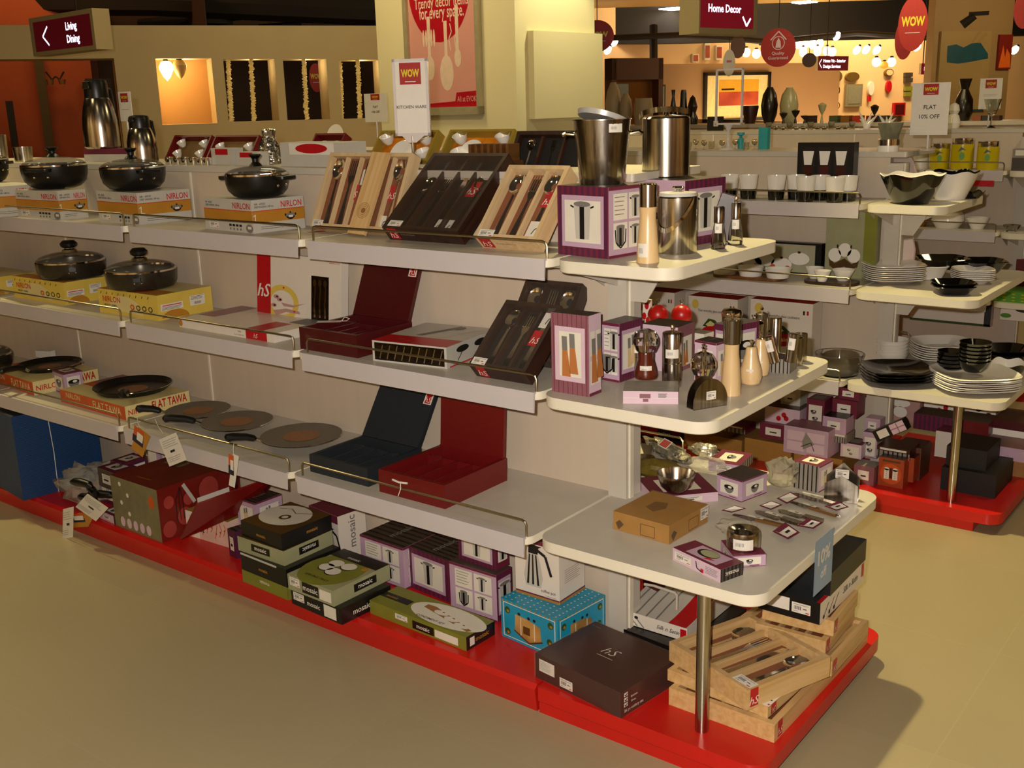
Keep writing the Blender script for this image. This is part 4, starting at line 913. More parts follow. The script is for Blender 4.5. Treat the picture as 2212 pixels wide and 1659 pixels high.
# large maroon picture box with torn flap
AV=mat('avocado_side','#7D7652',.5,scale=30,amt=.1); MPR=mat('maroon_picture_print','#7A1E16',.3,scale=6,amt=.15)
TOM=mat('tomato_red','#B0443A',.35,scale=5,amt=.2)
def mbox(mb,FA,FB,FT):
    mb.rect(FA,0,0,1,1,AV,.8)
    for i in range(5): mb.ell(FA,.18+i*.14,.14,.05,.1,PINK2,1.5,12)
    for i in range(4): mb.ell(FA,.2+(i%2)*.15,.88-i*.18,.03,.045,PAPER,1.5,10)
    for i in range(6): lines(mb,FA,.3+i*.07,.35,.35+i*.07,.75,12,GREYI,.001)
    mb.ell(FA,.86,.72,.06,.13,ORANGE,2,14)
    for x,y,r in ((.07,.7,.1),(.05,.2,.13),(.3,.65,.1),(.24,.35,.14),(.55,.7,.2)): mb.ell(FB,x+.05,y,r*.6,r*1.2,TOM,1.5+x,18)
    for x in (.2,.24,.28): mb.line(FB,[(x,.3),(x,.7),(.26,.92)],.003,INK,2.5)
    mb.line(FB,[(.3,.95),(.42,.55)],.014,SILV,2.5); mb.rect(FB,.45,.5,.85,.6,PAPER,2.8)
    T=FT.rot(3); mb.rect(T,.15,.55,.5,.75,AV,1); mb.text(T,'multicooker',.35,.12,.012,MUST,1,ang=.05)
o,M,a,b,h=carton('picture_box','large maroon and tan picture box with a torn red flap under the griddle pans','carton',(286,1122),(389,1158),(650,1060),ZB,1046,MPR,mbox,ymax=2.375)
mb=MB(); pts=[M.inverted()@aty(u,v,y) for u,v,y in ((390,1166,1.985),(426,1090,2.03),(600,1028,2.26),(560,1085,2.26),(508,1116,2.16))]
mb.add(pts+[q+Vector((.0,.004,.004)) for q in pts],[(0,1,2,3,4)[::-1],(5,6,7,8,9),(0,1,6,5),(1,2,7,6),(2,3,8,7),(3,4,9,8),(4,0,5,9)],mat('flap_red','#6E120C',.25,scale=7,amt=.15)); mb.obj('torn_flap',o,smooth=0)
def autumn(mb,FA,FB,FT):
    for i in range(9): 
        x=.08+i*.1; mb.line(FA,[(x,.2+.1*(i%3)),(x+.06,.7-.1*(i%2)),(x+.02,.85)],.003,ORANGE,1); mb.ell(FA,x+.03,.5+.1*(i%3-1),.015,.04,LOGO,1.5,8)
    mb.rect(FA,0,0,.3,1,PAPER,.9); mb.text(FA,'Bharat',.04,.3,FA.h*.25,INK,2)
carton('patterned_box','cream box with an orange twig pattern under the torn red flap','carton',(400,1158),(497,1184),(560,1160),ZB,1128,mat('pale_rose_print','#D9B7A6',.45),autumn,mt=GOLDP)
purple('narrow wine carton beside the black and olive stack',(494,1200),(512,1208),(600,1180),ZB,1150,'mill','stripes','label','label',m=PURP)
purple('lilac carton with dark roof behind the olive stack',(508,1140),(556,1150),(620,1130),ZB+.07,1088,'mill','stripes','pic','pic',m=PINK)
# mosaic stack
OG='black and olive tableware boxes'
def st_top(mb,FA,FB,FT):
    T=FT.rot(3); mosaic(mb,FA,.012,.5,.35,MUST); mosaic(mb,FB,.012,.6,.45,MUST)
    mb.rect(T,0,0,1,1,BRN,.6); mb.ell(T,.42,.56,.46,.4,CREAM,1,36); mb.ell(T,.48,.5,.1,.1,BRN,1.6,20); mb.ell(T,.48,.5,.055,.055,CREAM,2,20)
    mb.line(T,[(.1,.7),(.3,.8),(.5,.7),(.75,.85)],.003,BRN,1.6)
def lblm(F,mb,flip=False,u=.5):
    mb.rect(F,u-.2,.28,u+.2,.78,BLK,1.2); mb.text(F,'mosaic',u,.42 if not flip else .66,F.h*.3,PAPER,2,'c',maxw=F.w*.36,flip=flip)
def st_mid(mb,FA,FB,FT): lblm(FA,mb); lblm(FB,mb,True)
def st_bot(mb,FA,FB,FT):
    for F in (FA,FB): mb.rect(F,0,0,1,.42,OLIVE,1)
    mosaic(mb,FA,.012,.5,.62,MUST); mb.text(FA,'mosaic',.5,.3,.013,PAPER,2,'c',flip=True)
    mb.rect(FA,0,.93,.8,1,SILV,1)
b1=carton('tableware_box','black and olive box at the bottom of the left stack on the plinth','carton',(516,1260),(623,1297),(745,1248),ZB,1231,BLK,st_bot,OG)
zz=ZB+b1[4]
b2=carton('tableware_box','pale olive box in the middle of the left stack, black label','carton',(507,1192),(615,1223),(727,1178),zz,1191,OLIVE2,st_mid,OG,mt=BRN)
zz+=b2[4]
b3=carton('tableware_box','black box with a white plate picture on top of the left stack','carton',(510,1162),(610,1189),(727,1149),zz,1155,BLK,st_top,OG)
def tr_low(mb,FA,FB,FT):
    mb.sticker(FA,.05,.35,FA.w*.22,FA.h*.5); mb.text(FA,'mosaic',.33,.35,FA.h*.3,PAPER,2,maxw=FA.w*.3); mb.rect(FA,.66,.1,.9,.85,CREAM,1); mosaic(mb,FB,FB.h*.35,.4,.3)
def tr_top(mb,FA,FB,FT):
    T=FT.rot(3); mb.sticker(FA,.05,.35,FA.w*.22,FA.h*.55); mb.rect(FA,.32,.15,.68,.85,BLK,1.2); mb.text(FA,'mosaic',.5,.35,FA.h*.35,PAPER,2,'c',maxw=FA.w*.33); mb.rect(FA,.7,.15,.95,.8,CREAM,1)
    lblm(FB,mb,u=.55)
    mb.rect(T,0,0,1,1,OLIVE2,.5); mb.ell(T,.45,.45,.5,.5,OLIVE,.8,32); mb.rect(T,0,.75,1,1,BLK,1.2)
    for x,y in ((.33,.6),(.58,.62),(.5,.4),(.3,.45)): mb.ell(T,x,y-.02,.13,.1,BLK,1.4,20); mb.ell(T,x,y,.13,.1,PAPER,1.8,20)
    mosaic(mb,T,.014,.45,.8); mb.text(T,'SERVING TRAY',.45,.13,.011,BLK,2,'c',shear=.2); mb.ell(T,.85,.68,.06,.05,MUST,1.8,14)
c1=carton('tableware_box','black box under the olive serving tray box on the plinth','carton',(625,1306),(739,1350),(850,1300),ZB,1315,BLK,tr_low,OG)
c2=carton('tableware_box','olive serving tray box with four white circles, on a black box','carton',(619,1274),(722,1311),(847,1253),ZB+c1[4],1277,OLIVE2,tr_top,OG)
def grn(mb,FA,FB,FT):
    T=FT.rot(3); mb.rect(T,.0,0,1,1,OLIVE,.5); mb.rect(T,0,.35,.3,.6,BLK,1); mb.text(T,'mosaic',.05,.42,.012,MUST,2,maxw=T.w*.22)
    mb.ell(T,.68,.5,.36,.46,CREAM,1,32); mb.poly(T,[(.42,.55),(.95,.2),(.97,.3),(.5,.72),(.42,.7)],CARD,1.5)
    for x,y in ((.6,.55),(.73,.45),(.86,.34)): mb.ell(T,x,y,.07,.1,PAPER,2,16); mb.ell(T,x+.01,y+.05,.012,.02,MAROON,2.4,8)
    mb.text(T,'CONDIMENT SET',.6,.12,.01,BLK,2.6,'c',ang=.0)
    mb.sticker(FA,.28,.4,FA.w*.13,FA.h*.4); mb.rect(FA,.46,.15,.68,.75,BLK,1); mb.text(FA,'mosaic',.57,.3,FA.h*.32,PAPER,2,'c',maxw=FA.w*.2); mb.rect(FA,.69,.15,.92,.7,CREAM,1)
    mb.rect(FB,0,0,1,1,BLK,.8); mosaic(mb,FB,FB.h*.35,.55,.35,MUST); mb.rect(FB,.12,.2,.28,.8,PAPER,1.2)
carton('condiment_box','flat olive condiment set box on the plinth, before the lilac cartons','carton',(797,1326),(1008,1407),(1072,1372),ZB,1377,OLIVE,grn,OG)
purple('lilac mosaic carton with striped dark top, leftmost of three by the white flask box',(785,1240),(875,1275),(962,1230),ZB,1185,'mill','stripes','quad','quad')
purple('wine and lilac carton with an ice bucket picture, middle of three together',(877,1272),(972,1303),(1055,1270),ZB,1212,'bucket','stripes','picw','picw',m=WINE)
pc_=purple('lilac mosaic carton under a smaller wine carton near the white flask box',(973,1312),(1075,1345),(1110,1325),ZB,1243,'bucket','none','quad','picw')
purple('wine striped carton on top of a lilac one, partly under the shelf edge',(988,1208),(1072,1233),(1104,1220),ZB+pc_[4],1160,'bucket','stripes','picw','pic',m=WINE)
# white flask boxes
def flk(mb,FA,FB,FT):
    pic_thermos(mb,FA,.42,.55,.72,2); mb.text(FA,'coffee pot',.92,.14,.009,WINE,2,'r'); lines(mb,FA,.68,.05,.93,.1,2)
    for F in (FA,FB): mb.rect(F,0,0,1,.04,KRAFT,1); mb.rect(F,0,.04,1,.065,WINE,1)
    pic_thermos(mb,FB,.45,.85,.2,2); lines(mb,FB,.2,.3,.8,.55,7)
    mb.rect(FA,0,.93,1,1,WINE,1); mb.rect(FB,0,.93,1,1,WINE,1)
def tq(mb,FA,FB,FT):
    for F in (FA,FB):
        mb.rect(F,.04,.06,.96,.94,CREAM,1); mb.rect(F,.055,.08,.945,.92,TURQ,1.4)
        for i in range(12): 
            mb.ell(F,.04+i*.083,.97,.02,.025,GOLDP,1.8,8)
        for x,y in ((.12,.75),(.86,.35),(.12,.2),(.88,.78)): 
            mb.ell(F,x,y,.05,.09,DGREEN,1.8,9); mb.ell(F,x+.01,y-.02,.025,.04,GOLDP,2.1,7)
    for F in (FA,FB):
        mb.poly(F,[(.25,.3),(.5,.12),(.72,.28),(.7,.62),(.5,.7),(.26,.72)],mat('gold_fade','#C49A55',.4,scale=9,hex2='#5A3412'),2); mb.line(F,[(.24,.3),(.5,.1),(.74,.27)],.005,BRN,2.5)
        mb.rect(F,.4,.3,.52,.5,BRN,2.3); mb.line(F,[(.36,.2),(.36,.68)],.003,CREAM,2.4); mb.line(F,[(.6,.22),(.6,.66)],.003,CREAM,2.4)
        for x,y in ((.33,.76),(.5,.74),(.6,.74)): mb.ell(F,x,y,.025,.04,INK,2.4,10)
    for i in range(13):
        for j in range(9): mb.ell(FT,.05+i*.075,.07+j*.11,.012,.014,CREAM,1,6)
tb=carton('canister_set_box','turquoise box with cream dots and a gold canister picture under the flask box','carton',(1075,1378),(1206,1426),(1318,1372),ZB,1340,TURQ,tq)
carton('flask_box','white box with a thermos flask picture standing on the turquoise box','carton',(1113,1279),(1209,1307),(1266,1272),ZB+tb[4],1205,GW,flk,mt=WINE,h=.175)
def wb(mb,FA,FB,FT):
    mb.rect(FA,0,.84,1,1,WINE,1); mb.text(FA,'mosaic',.5,.88,.01,MUST,2,'c'); pic_thermos(mb,FA,.72,.42,.6,2); mb.text(FB,'mosaic',.6,.3,.03,GREYI,2,ang=math.pi/2)
carton('flask_box','white box with maroon top and flask picture behind the olive stack','carton',(690,1188),(768,1208),(870,1180),ZB,1103,GW,wb,mt=WINE,ymax=2.37)
def wc(mb,FA,FB,FT):
    for i,m_ in enumerate((BRN,ORANGE,INK,CARD)): mb.rect(FA,.1+i*.2,.45,.22+i*.2,.8,m_,1)
    lines(mb,FA,.4,.15,.75,.3,2)
carton('white_box','small white box with four little pictures just under the shelf, behind the olive stack','carton',(628,1085),(694,1098),(745,1085),ZB+.09,1062,GW,wc)
# brown cutlery box
def bn(mb,FA,FB,FT):
    mb.sticker(FA,.05,.35,.055,.035,bars=False,red=False); lines(mb,FA,.06,.42,.2,.8,6); mb.sticker(FA,.3,.12,.045,.026)
    T=FT.rot(3); mb.text(T,'hS',.5,.5,.035,CREAM,2,'c',shear=.3,bold=-.01,ang=0); mb.line(T,[(.42,.44),(.6,.44)],.0015,CREAM,2)
    for i in range(3): mb.rect(FB,.05,.35+i*.2,.11,.5+i*.2,PAPER,1); mb.line(FB,[(.06,.42+i*.2),(.08,.38+i*.2),(.1,.47+i*.2)],.003,INK,2)
    mb.text(FB,'26 pc cutlery set',.05,.15,.008,CREAM,2); mb.text(FB,'Kitchen',.16,.6,.006,CREAM,2); mb.text(FB,'Oreo',.16,.42,.006,CREAM,2)
    mb.text(T,'hs cutlery',.04,.9,.005,GOLDP,1,ang=0)
o,M,a,b,h=carton('cutlery_gift_box','large dark brown film-wrapped gift box with a hS monogram at the plinth front','carton',(1142,1471),(1341,1552),(1487,1480),ZB,1497,BRNP,bn)
mb=MB(); e=.0025; mb.box(-e,a+e,-e,b+e,.0,h+e,FILM); mb.obj('clear_film',o,smooth=0)
# silk n satin boxes
def silkbox(lab,L,F,R,z,hh,side,top,curve=.0,txt=True):
    M,a,b,_=foot(L,F,R,z,None); mb=MB(); n=8
    zz=lambda t: hh+curve*math.sin(t*math.pi*.5)**2
    vs=[];fs=[]
    for i in range(n+1):
        t_=i/n; x=a*t_; vs+= [(x,0,0),(x,b,0),(x,b,zz(t_)),(x,0,zz(t_))]
    for i in range(n):
        q=4*i; fs+=[(q,q+4,q+7,q+3),(q+1,q+2,q+6,q+5)]
    mb.add(vs,fs,side); mb.add(vs,[(4*i+3,4*i+7,4*i+6,4*i+2) for i in range(n)],top); mb.add(vs,[(0,3,2,1),(4*n,4*n+1,4*n+2,4*n+3)],side)
    F_=Fr((0,b,0),(0,-1,0),(0,0,1),b,hh); 
    mb.text(F_,'Silk n Satin',.72,.35,hh*.3,INK,2,'c',shear=.35,maxw=b*.4); mb.rect(F_,.9,.15,.99,.85,LOGO,1)
    for x in (.06,.14,.24):
        mb.ell(F_,x,.7,.03,.13,INK,2,12); mb.line(F_,[(x+.01,.6),(x+.12,.05)],.0035,GREYI,2)
    for i in range(n):
        t0,t1=i/n,(i+1)/n
        if 1: 
            y0,y1=b*.02,b*.28; mb.add([(a*t0,y0,zz(t0)+.0006),(a*t1,y0,zz(t1)+.0006),(a*t1,y1,zz(t1)+.0006),(a*t0,y1,zz(t0)+.0006)],[(0,1,2,3)],LOGO)
            for yy in (.45,.6,.75,.88):
                w_=b*.025; y0=b*(yy+.03*math.sin(t0*5)); y1=b*(yy+.03*math.sin(t1*5)); mb.add([(a*t0,y0,zz(t0)+.0006),(a*t1,y1,zz(t1)+.0006),(a*t1,y1+w_,zz(t1)+.0006),(a*t0,y0+w_,zz(t0)+.0006)],[(0,1,2,3)],GREYI)
    return mb.obj('cutlery_box',None,M,lab,'carton',smooth=20)
dk1=carton('black_box','flat black box under the bowed white cutlery box','carton',(1330,1392),(1478,1428),(1640,1345),ZB,1392,BLK,None,h=.028)
silkbox('white Silk n Satin cutlery box with a bowed grey and red top on the plinth',(1327,1356),(1484,1387),(1615,1310),ZB+.03,.04,GW,SILV,.035)
carton('maroon_box','dark maroon box standing in shade behind the post under the end shelf','carton',(1380,1325),(1420,1335),(1480,1318),ZB,1238,MAROON,None)
mb=MB(); q=aty(1392,1262,YC+.05); mb.tube([q,q+Vector((.03,0,.004)),q+Vector((.10,0,0)),q+Vector((.105,0,-.006)),q+Vector((.105,0,-.05))],.004,WHITE,6); mb.obj('wire_hook',None,None,'white bent wire hook hanging under the low end shelf by the post','hook')
# pine trays stacked on the end plinth
def ptray(lab,L,F,R,z,top,items=(),film=False,cols=(1,1,1,1.3),hs=True,tags=(),h=None,band=0.,cs=1.,swap=False):
    M,a,b,hh=foot(L,F,R,z,top)
    if h: hh=h
    # tray local: x = along F-L edge reversed so that the opening is up
    r=cuttray('cutlery_tray',lab,M@Matrix.Translation((0,b,0))@Matrix.Rotation(-math.pi/2,4,'Z'),b,a,hh,cols,PINE,TRAYB,items,'',film=film,wall=.016,tags=tags,band=band,cs=cs)
    if hs:
        mb=MB(); F_=Fr((b,0,0),(0,1,0),(0,0,1),a,hh); mb.rect(F_,.03,.1,.03+.026/a,.98,LOGO,1); mb.logo(F_,.03+.013/a,.2,hh*.4); mb.obj('printed_logo',r,smooth=0)
    return hh
h1=ptray('pine cutlery tray at the bottom of the nearer stack by the steel pole',(1437,1529),(1672,1605),(1888,1392),ZB,1566)
h2=ptray('pine cutlery tray in the middle of the nearer stack by the steel pole',(1431,1478),(1658,1552),(1880,1375),ZB+h1,1527,tags=(('bar',.9,.0,.03,.06),))
h3=ptray('pine cutlery tray topmost in the nearer stack, showing fork, knife and spoons',(1438,1429),(1614,1535),(1800,1465),ZB+h1+h2,1491,[('spoon',0,0),('fork',1,0),('knife',2,0),('spoon',3,.0)],film=True,tags=(('bar',.78,.03,.06,.03),('logo',.85,.5,.03,.05)))
zt_=ZB
k1=ptray('pine cutlery tray lowest of the farther stack behind the nearer one',(1700,1440),(1796,1462),(1887,1374),ZB+h1,1420,h=.042)
k2=ptray('pine cutlery tray second from bottom in the farther stack',(1620,1395),(1782,1418),(1884,1350),ZB+h1+.045,1380,h=.042)
k3=ptray('pine cutlery tray directly under the black boxes in the farther stack',(1640,1345),(1800,1375),(1872,1312),ZB+h1+.09,1340,h=.042)
def sb(mb,FA,FB,FT):
    mb.sticker(FA,.15,.3,.06,.035,bars=False,red=False); mb.sticker(FA,.55,.3,.05,.028)
    mb.rect(FB,0,0,1,1,GW,.8); mb.text(FB,'Silk n Satin',.5,.4,FB.h*.3,INK,2,shear=.3,maxw=FB.w*.35); mb.rect(FB,.93,.3,.99,.95,LOGO,1)
    for x in (.08,.2,.3): mb.line(FB,[(x,.2),(x+.1,.7)],.003,INK,2); mb.ell(FB,x,.2,.02,.1,INK,2,10)
    mb.rect(FT,0,0,1,.06,LOGO,1)
zb4=ZB+h1+.134
s1=carton('cutlery_box','black cutlery box with white Silk n Satin side above the pine trays','carton',(1632,1320),(1770,1350),(1880,1258),zb4,1304,NAVY,sb,mA=BLK)
carton('black_gift_box','plain black box at the very top of the farther stack, behind the blue sign','carton',(1690,1262),(1793,1288),(1869,1209),zb4+s1[4],1240,mat('plain_black_card','#14181B',.4,scale=20),lambda mb,FA,FB,FT: mb.rect(FT,.6,.4,.95,.6,BRN,1))
# hanging discount sign
x_=XB+.622; q=[atx(u,v,x_) for u,v in ((1750,1293),(1793,1270),(1796,1151),(1763,1171))]
def offs(mb,F,sk):
    mb.text(F,'10%',.5,.52,F.h*.26,PAPER,1,'c',maxw=F.w*.92,bold=.03); mb.text(F,'off',.5,.24,F.h*.17,PAPER,1,'c',maxw=F.w*.7,bold=.03)
p0=atx(1757,1290,x_); p1=atx(1795,1268,x_); 
mb=MB(); w_=p1.y-p0.y; F=Fr((x_,p0.y,p0.z),(0,1,0),(0,0,1),w_,hz(p0,1172)-p0.z); mb.rect(F,0,0,1,1,mat('sky_blue_card','#8FA6BC',.5,scale=8,amt=.03),0); offs(mb,F,0)
F2=Fr((x_-.001,p0.y+w_,p0.z),(0,-1,0),(0,0,1),w_,F.h); mb.rect(F2,0,0,1,1,MATS['sky_blue_card'],0); mb.obj('discount_sign',None,None,'pale blue card sign reading 10% off hanging from the low end shelf','sign',smooth=0)
# ================================================================ end shelf, top
def price(mb,r,z,w,h,a=0):
    """curved price sticker on a cylinder facing -y"""
    n=6; vs=[];fs=[]
    for i in range(n+1):
        t=-math.pi/2+a+(i/n-.5)*w/r
        for q in (z,z+h): vs.append((1.012*r*math.cos(t),1.012*r*math.sin(t),q))
    fs=[(2*i,2*i+2,2*i+3,2*i+1) for i in range(n)]; mb.add(vs,fs,PAPER)
    for i in range(7):
        t=-math.pi/2+a+(-.35+i*.06)*w/r; dt=.018*w/r
        mb.add([(1.02*r*math.cos(t),1.02*r*math.sin(t),z+h*.35),(1.02*r*math.cos(t+dt),1.02*r*math.sin(t+dt),z+h*.35),(1.02*r*math.cos(t+dt),1.02*r*math.sin(t+dt),z+h*.7),(1.02*r*math.cos(t),1.02*r*math.sin(t),z+h*.7)],[(0,1,2,3)],INK)
def turned(name,lab,cat,u,v,z,rpx,hpx,parts,n=32,group=None,stk=None,p=None,rz=None):
    """parts: (part name, [(r,h)...], material) in fractions of radius and height"""
    p=p or at(u,v,z); k=mpp(p); r=rpx*k; h=hpx*k; t=root(name,TM(p,camang(p) if rz is None else rz),lab,cat,group)
    for nm,pr,m in parts:
        mb=MB(); mb.lathe2([(max(a*r,.0002),b*h) for a,b in pr],m,n); mb.obj(nm,t)
    if stk:
        mb=MB(); price(mb,r*stk[0],h*stk[1],stk[2],stk[3],stk[4] if len(stk)>4 else 0); mb.obj('price_sticker',t,smooth=0)
    return t,p,r,h
ea=purple('lilac and wine gift carton under the near tapered steel bucket',(1215,547),(1315,560),(1384,545),Z1,405,'bucket','none','picw','quad',m=PINK)
eb=purple('lilac and wine gift carton under the far steel ice bucket',(1385,520),(1478,534),(1535,517),Z1,391,'bucket','none','label','picw',m=PINK)
BUC=[(0,.0),(.78,0),(.79,.01),(.86,.4),(1,1),(1.03,1.0),(1.03,.985),(.985,.985),(.85,.4),(.76,.03),(0,.03)]
t,p,r,h=turned('steel_bucket','tapered steel wine bucket with side lugs on the nearer lilac carton','bucket',1301,397,Z1+ea[4],62,136,[('bucket_body',BUC,STEEL)],stk=(.97,.8,.036,.02,.5))
for s in (-1,1):
    mb=MB(); mb.tube([(s*r*.95,0,h*.78),(s*r*1.25,0,h*.8),(s*r*1.38,0,h*.76)],[.004,.005,.005],CHROME); mb.obj('lug',t)
mb=MB(); mb.lathe2([(0,0),(r*.86,0),(r*.9,.012),(r*.84,.012),(0,.006)],mat('frosted_lid','#B9B6B0',.35,.2,scale=9),28); mb.lathe2([(.012,.006),(.01,.012),(0,.014)],CHROME,14); mb.obj('drip_plate',t,Matrix.Translation((0,.01,h*.98))@Matrix.Rotation(-.22,4,'X')@Matrix.Rotation(.25,4,'Y'))
t,p,r,h=turned('ice_bucket','straight steel ice bucket with raised swing handle on the far lilac carton','bucket',1438,381,Z1+eb[4],51,122,[('bucket_body',[(0,0),(.97,0),(1,.02),(1,1),(.95,1),(.94,.04),(0,.03)],STEEL),('lid',[(.98,1.0),(.9,1.03),(.3,1.06),(.12,1.06),(.1,1.1),(.25,1.12),(0,1.14)],CHROME)],stk=None)
mb=MB(); n=16
vs=[];fs=[]
for i in range(n+1):
    a=math.pi*i/n; x=-r*1.12*math.cos(a); zz=h*.98+.02*math.sin(a); yy=-r*.9*math.sin(a)
    vs+=[(x,yy-.0,zz),(x,yy-.002,zz+.014)]
fs=[(2*i,2*i+2,2*i+3,2*i+1) for i in range(n)]; mb.add(vs,fs,CHROME); mb.obj('swing_handle',t)
MILLW=[(0,0),(1,0),(1,.03),(.94,.2),(.82,.42),(.72,.55),(.72,.62),(.76,.68)]
t,p,r,h=turned('pepper_mill','tall pale wood pepper mill with steel cap on the top end shelf','pepper mill',1399,566,Z1,24.5,168,[('mill_body',MILLW+[(.78,.705),(0,.705)],LWOOD),('steel_cap',[(.76,.705),(.76,.985),(.7,1),(0,1)],STEEL)],stk=(.97,.06,.026,.035,-.5))
t,p,r,h=turned('ice_bucket','lidded steel ice bucket with hanging strap handle beside the pale mill','bucket',1463,545,Z1,42,128,[('bucket_body',[(0,0),(.97,0),(1,.02),(1,.92),(.95,.925),(.94,.04),(0,.03)],STEEL),('lid',[(.96,.945),(.97,.955),(.93,1.0),(.3,1.02),(0,1.02)],mat('white_plastic_lid','#C9C5BC',.3,scale=9,amt=.02)),('lid_knob',[(.14,1.02),(.16,1.05),(.3,1.08),(.26,1.1),(0,1.1)],CHROME)])
mb=MB(); vs=[]; n=14
for i in range(n+1):
    a=math.pi*i/n; th=-.35+0*i; c=Vector((r*1.04*math.cos(a),-r*1.04*math.sin(a),0)); dz=-.075*math.sin(a)
    vs+=[(r*1.05*math.cos(a),-r*1.05*math.sin(a)*1.0,h*.86+dz),(r*1.05*math.cos(a),-r*1.05*math.sin(a),h*.86+dz+.012)]
mb.add(vs,[(2*i,2*i+2,2*i+3,2*i+1) for i in range(n)],CHROME); mb.obj('strap_handle',t,Matrix.Rotation(-.7,4,'Z'))
for lab,u,v,rp,hp,kn in (('clear glass shaker with steel cap, left of two on the top end shelf',1551,537,16,91,0),('clear glass grinder with steel cap and knob, right of two on the top end shelf',1588,528,16,90,1)):
    parts=[('glass_body',[(0,0),(.95,0),(1,.05),(.95,.25),(.6,.6),(.6,.66),(.55,.66),(.55,.6),(.85,.25),(.85,.1),(0,.1)],GLASS),('steel_cap',[(.66,.62),(.66,.98),(.6,1),(0,1)],STEEL)]
    if kn: parts.append(('knob',[(.12,1),(.14,1.06),(.3,1.08),(.28,1.13),(0,1.15)],CHROME))
    turned('glass_shaker',lab,'shaker',u,v,Z1,rp,hp,parts,stk=(.86,.38,.018,.024,0),group=None)
mb=MB(); q=at(1562,522,Z1); mb.prism([(-.02,0),(.016,0),(.03,.12),(-.006,.13),(-.03,.06)],-.004,.004,DWOOD,ax='y'); mb.obj('wooden_holder',None,TM(q,camang(q)),'dark flat wooden holder standing between the two glass shakers','holder',bevel=.002)
mb=MB(); q=at(1526,515,Z1); mb.prism([(-.016,0),(.0,0),(.004,.1),(-.01,.105)],-.004,.004,DWOOD,ax='y'); mb.obj('wooden_holder',None,TM(q,camang(q)),'dark flat wooden holder beside the far lilac carton on the top end shelf','holder',bevel=.002)
# ================================================================ end shelf, middle
def mill2(mb,FA,FB,FT):
    for F in (FA,): 
        mb.rect(F,0,0,1,1,DUSTY,.5); stripes(mb,F,8,WINE,.12,.8); mb.rect(F,.1,.16,.9,.84,PINK2,1); mb.rect(F,.22,.22,.8,.78,CREAM,1.5)
        pic_mill(mb,F,.38,.26,.5,2,mat('amber_wood_print','#B5713A',.5))
    mb.rect(FB,0,0,1,.04,WINE,1)
    for a,b in ((.1,.5),(.55,.5),(.1,.14),(.55,.14)): panel(mb,FB,a,b,a+.36,b+.3,CREAM)
    pic_mill(mb,FB,.4,.2,.55,2.5,MATS['amber_wood_print'])
carton('gift_carton','dusty rose gift carton picturing two wooden mills at the shelf corner','carton',(1190,846),(1273,858),(1303,848),Z2,683,PINK2,mill2,mt=DTOP)
purple('lilac and wine carton behind the dusty rose mill carton',(1302,820),(1338,827),(1386,810),Z2,700,'mill','none','quad','picw',m=PINK,mt=DTOP)
def mc(mb,FA,FB,FT): mb.rect(FB,0,0,1,1,DUSTY,.8); mb.rect(FB,.15,.1,.85,.75,CREAM,1.2); pic_mill(mb,FB,.4,.15,.5,2,MATS['amber_wood_print']); stripes(mb,FT,6,DSTR,.2,1)
carton('gift_carton','lilac carton with large dark top behind the steel cylinder mill','carton',(1393,793),(1463,806),(1487,789),Z2,708,PINK2,mc,mt=DTOP)
fl=aty(1391,720,2.62)
# steel cylinder mills
CYL=[(0,0),(1,0),(1,.98),(.95,1.0),(.2,1.03),(.12,1.03),(.12,1.06),(.2,1.08),(.18,1.12),(0,1.13)]
turned('pepper_mill','steel cylinder pepper mill with barcode sticker, right of the crystal-topped mill','pepper mill',1451,833,Z2,21,118,[('mill_body',[(0,0),(1,0),(1,.44),(.96,.45),(1,.46),(1,.98),(.94,1),(.2,1.03),(0,1.03)],STEEL),('knob',[(.14,1.03),(.12,1.06),(.22,1.09),(.18,1.13),(0,1.14)],CHROME)],stk=(1,.55,.034,.022,0))
turned('pepper_mill','steel cylinder mill half hidden behind the crystal-topped mill','pepper mill',1380,812,Z2,20,100,[('mill_body',[(0,0),(1,0),(1,.44),(.96,.45),(1,.46),(1,.98),(.94,1),(0,1.02)],STEEL)],stk=(1,.55,.03,.022,-.3))
dd=carton('small_carton','small pale pink carton lying on its side below the crystal-topped mill','carton',(1346,871),(1465,873),(1463,849),Z2,820,PINK2,lambda mb,FA,FB,FT:(mb.rect(FA,.3,.45,.5,.8,DUSTY,1),mb.rect(FA,.36,.15,.46,.4,DUSTY,1),lines(mb,FA,.64,.5,.8,.85,6),mb.rect(FA,0,.46,1,.49,PAPER,.9)),mt=TAUPE,h=.03)
CRY=mat('cut_crystal','#F2F0EA',.02,trans=1.,ior=1.5)
def crystal(lab,u,v,z,rp,hp,stem,dark,p=None,stk=True):
    parts=[('mill_body',[(0,0),(.86,0),(.92,.04),(.9,.1),(.6,.38),(.62,.5),(.6,.52),(0,.52)],RWOOD)]
    if stem: parts.append(('stem',[(.14,.97),(.1,1.05),(.2,1.07),(.1,1.1),(.18,1.13),(0,1.15)],CHROME))
    t,p,r,h=turned('crystal_mill',lab,'pepper mill',u,v,z,rp,hp,parts,stk=(.8,.1,.03,.022,0) if stk else None,p=p)
    mb=MB(); rr=r; c=h*.74; n=14
    mb.lathe2([(.3*rr,c-.235*h),(.75*rr,c-.19*h),(1*rr,c-.04*h),(.97*rr,c+.08*h),(.7*rr,c+.2*h),(.3*rr,c+.245*h),(.0,c+.245*h)],CRY,n); mb.obj('crystal_ball',t,smooth=0)
    mb=MB(); mb.lathe2([(0,c-.22*h),(.12*rr,c-.22*h),(.12*rr,c+.2*h),(.3*rr,c+.24*h)],CHROME,12); mb.obj('spindle',t)
q=dd[1]@Vector((dd[2]*.5,dd[3]*.55,dd[4])); q=at(1395,815,Z2+dd[4])
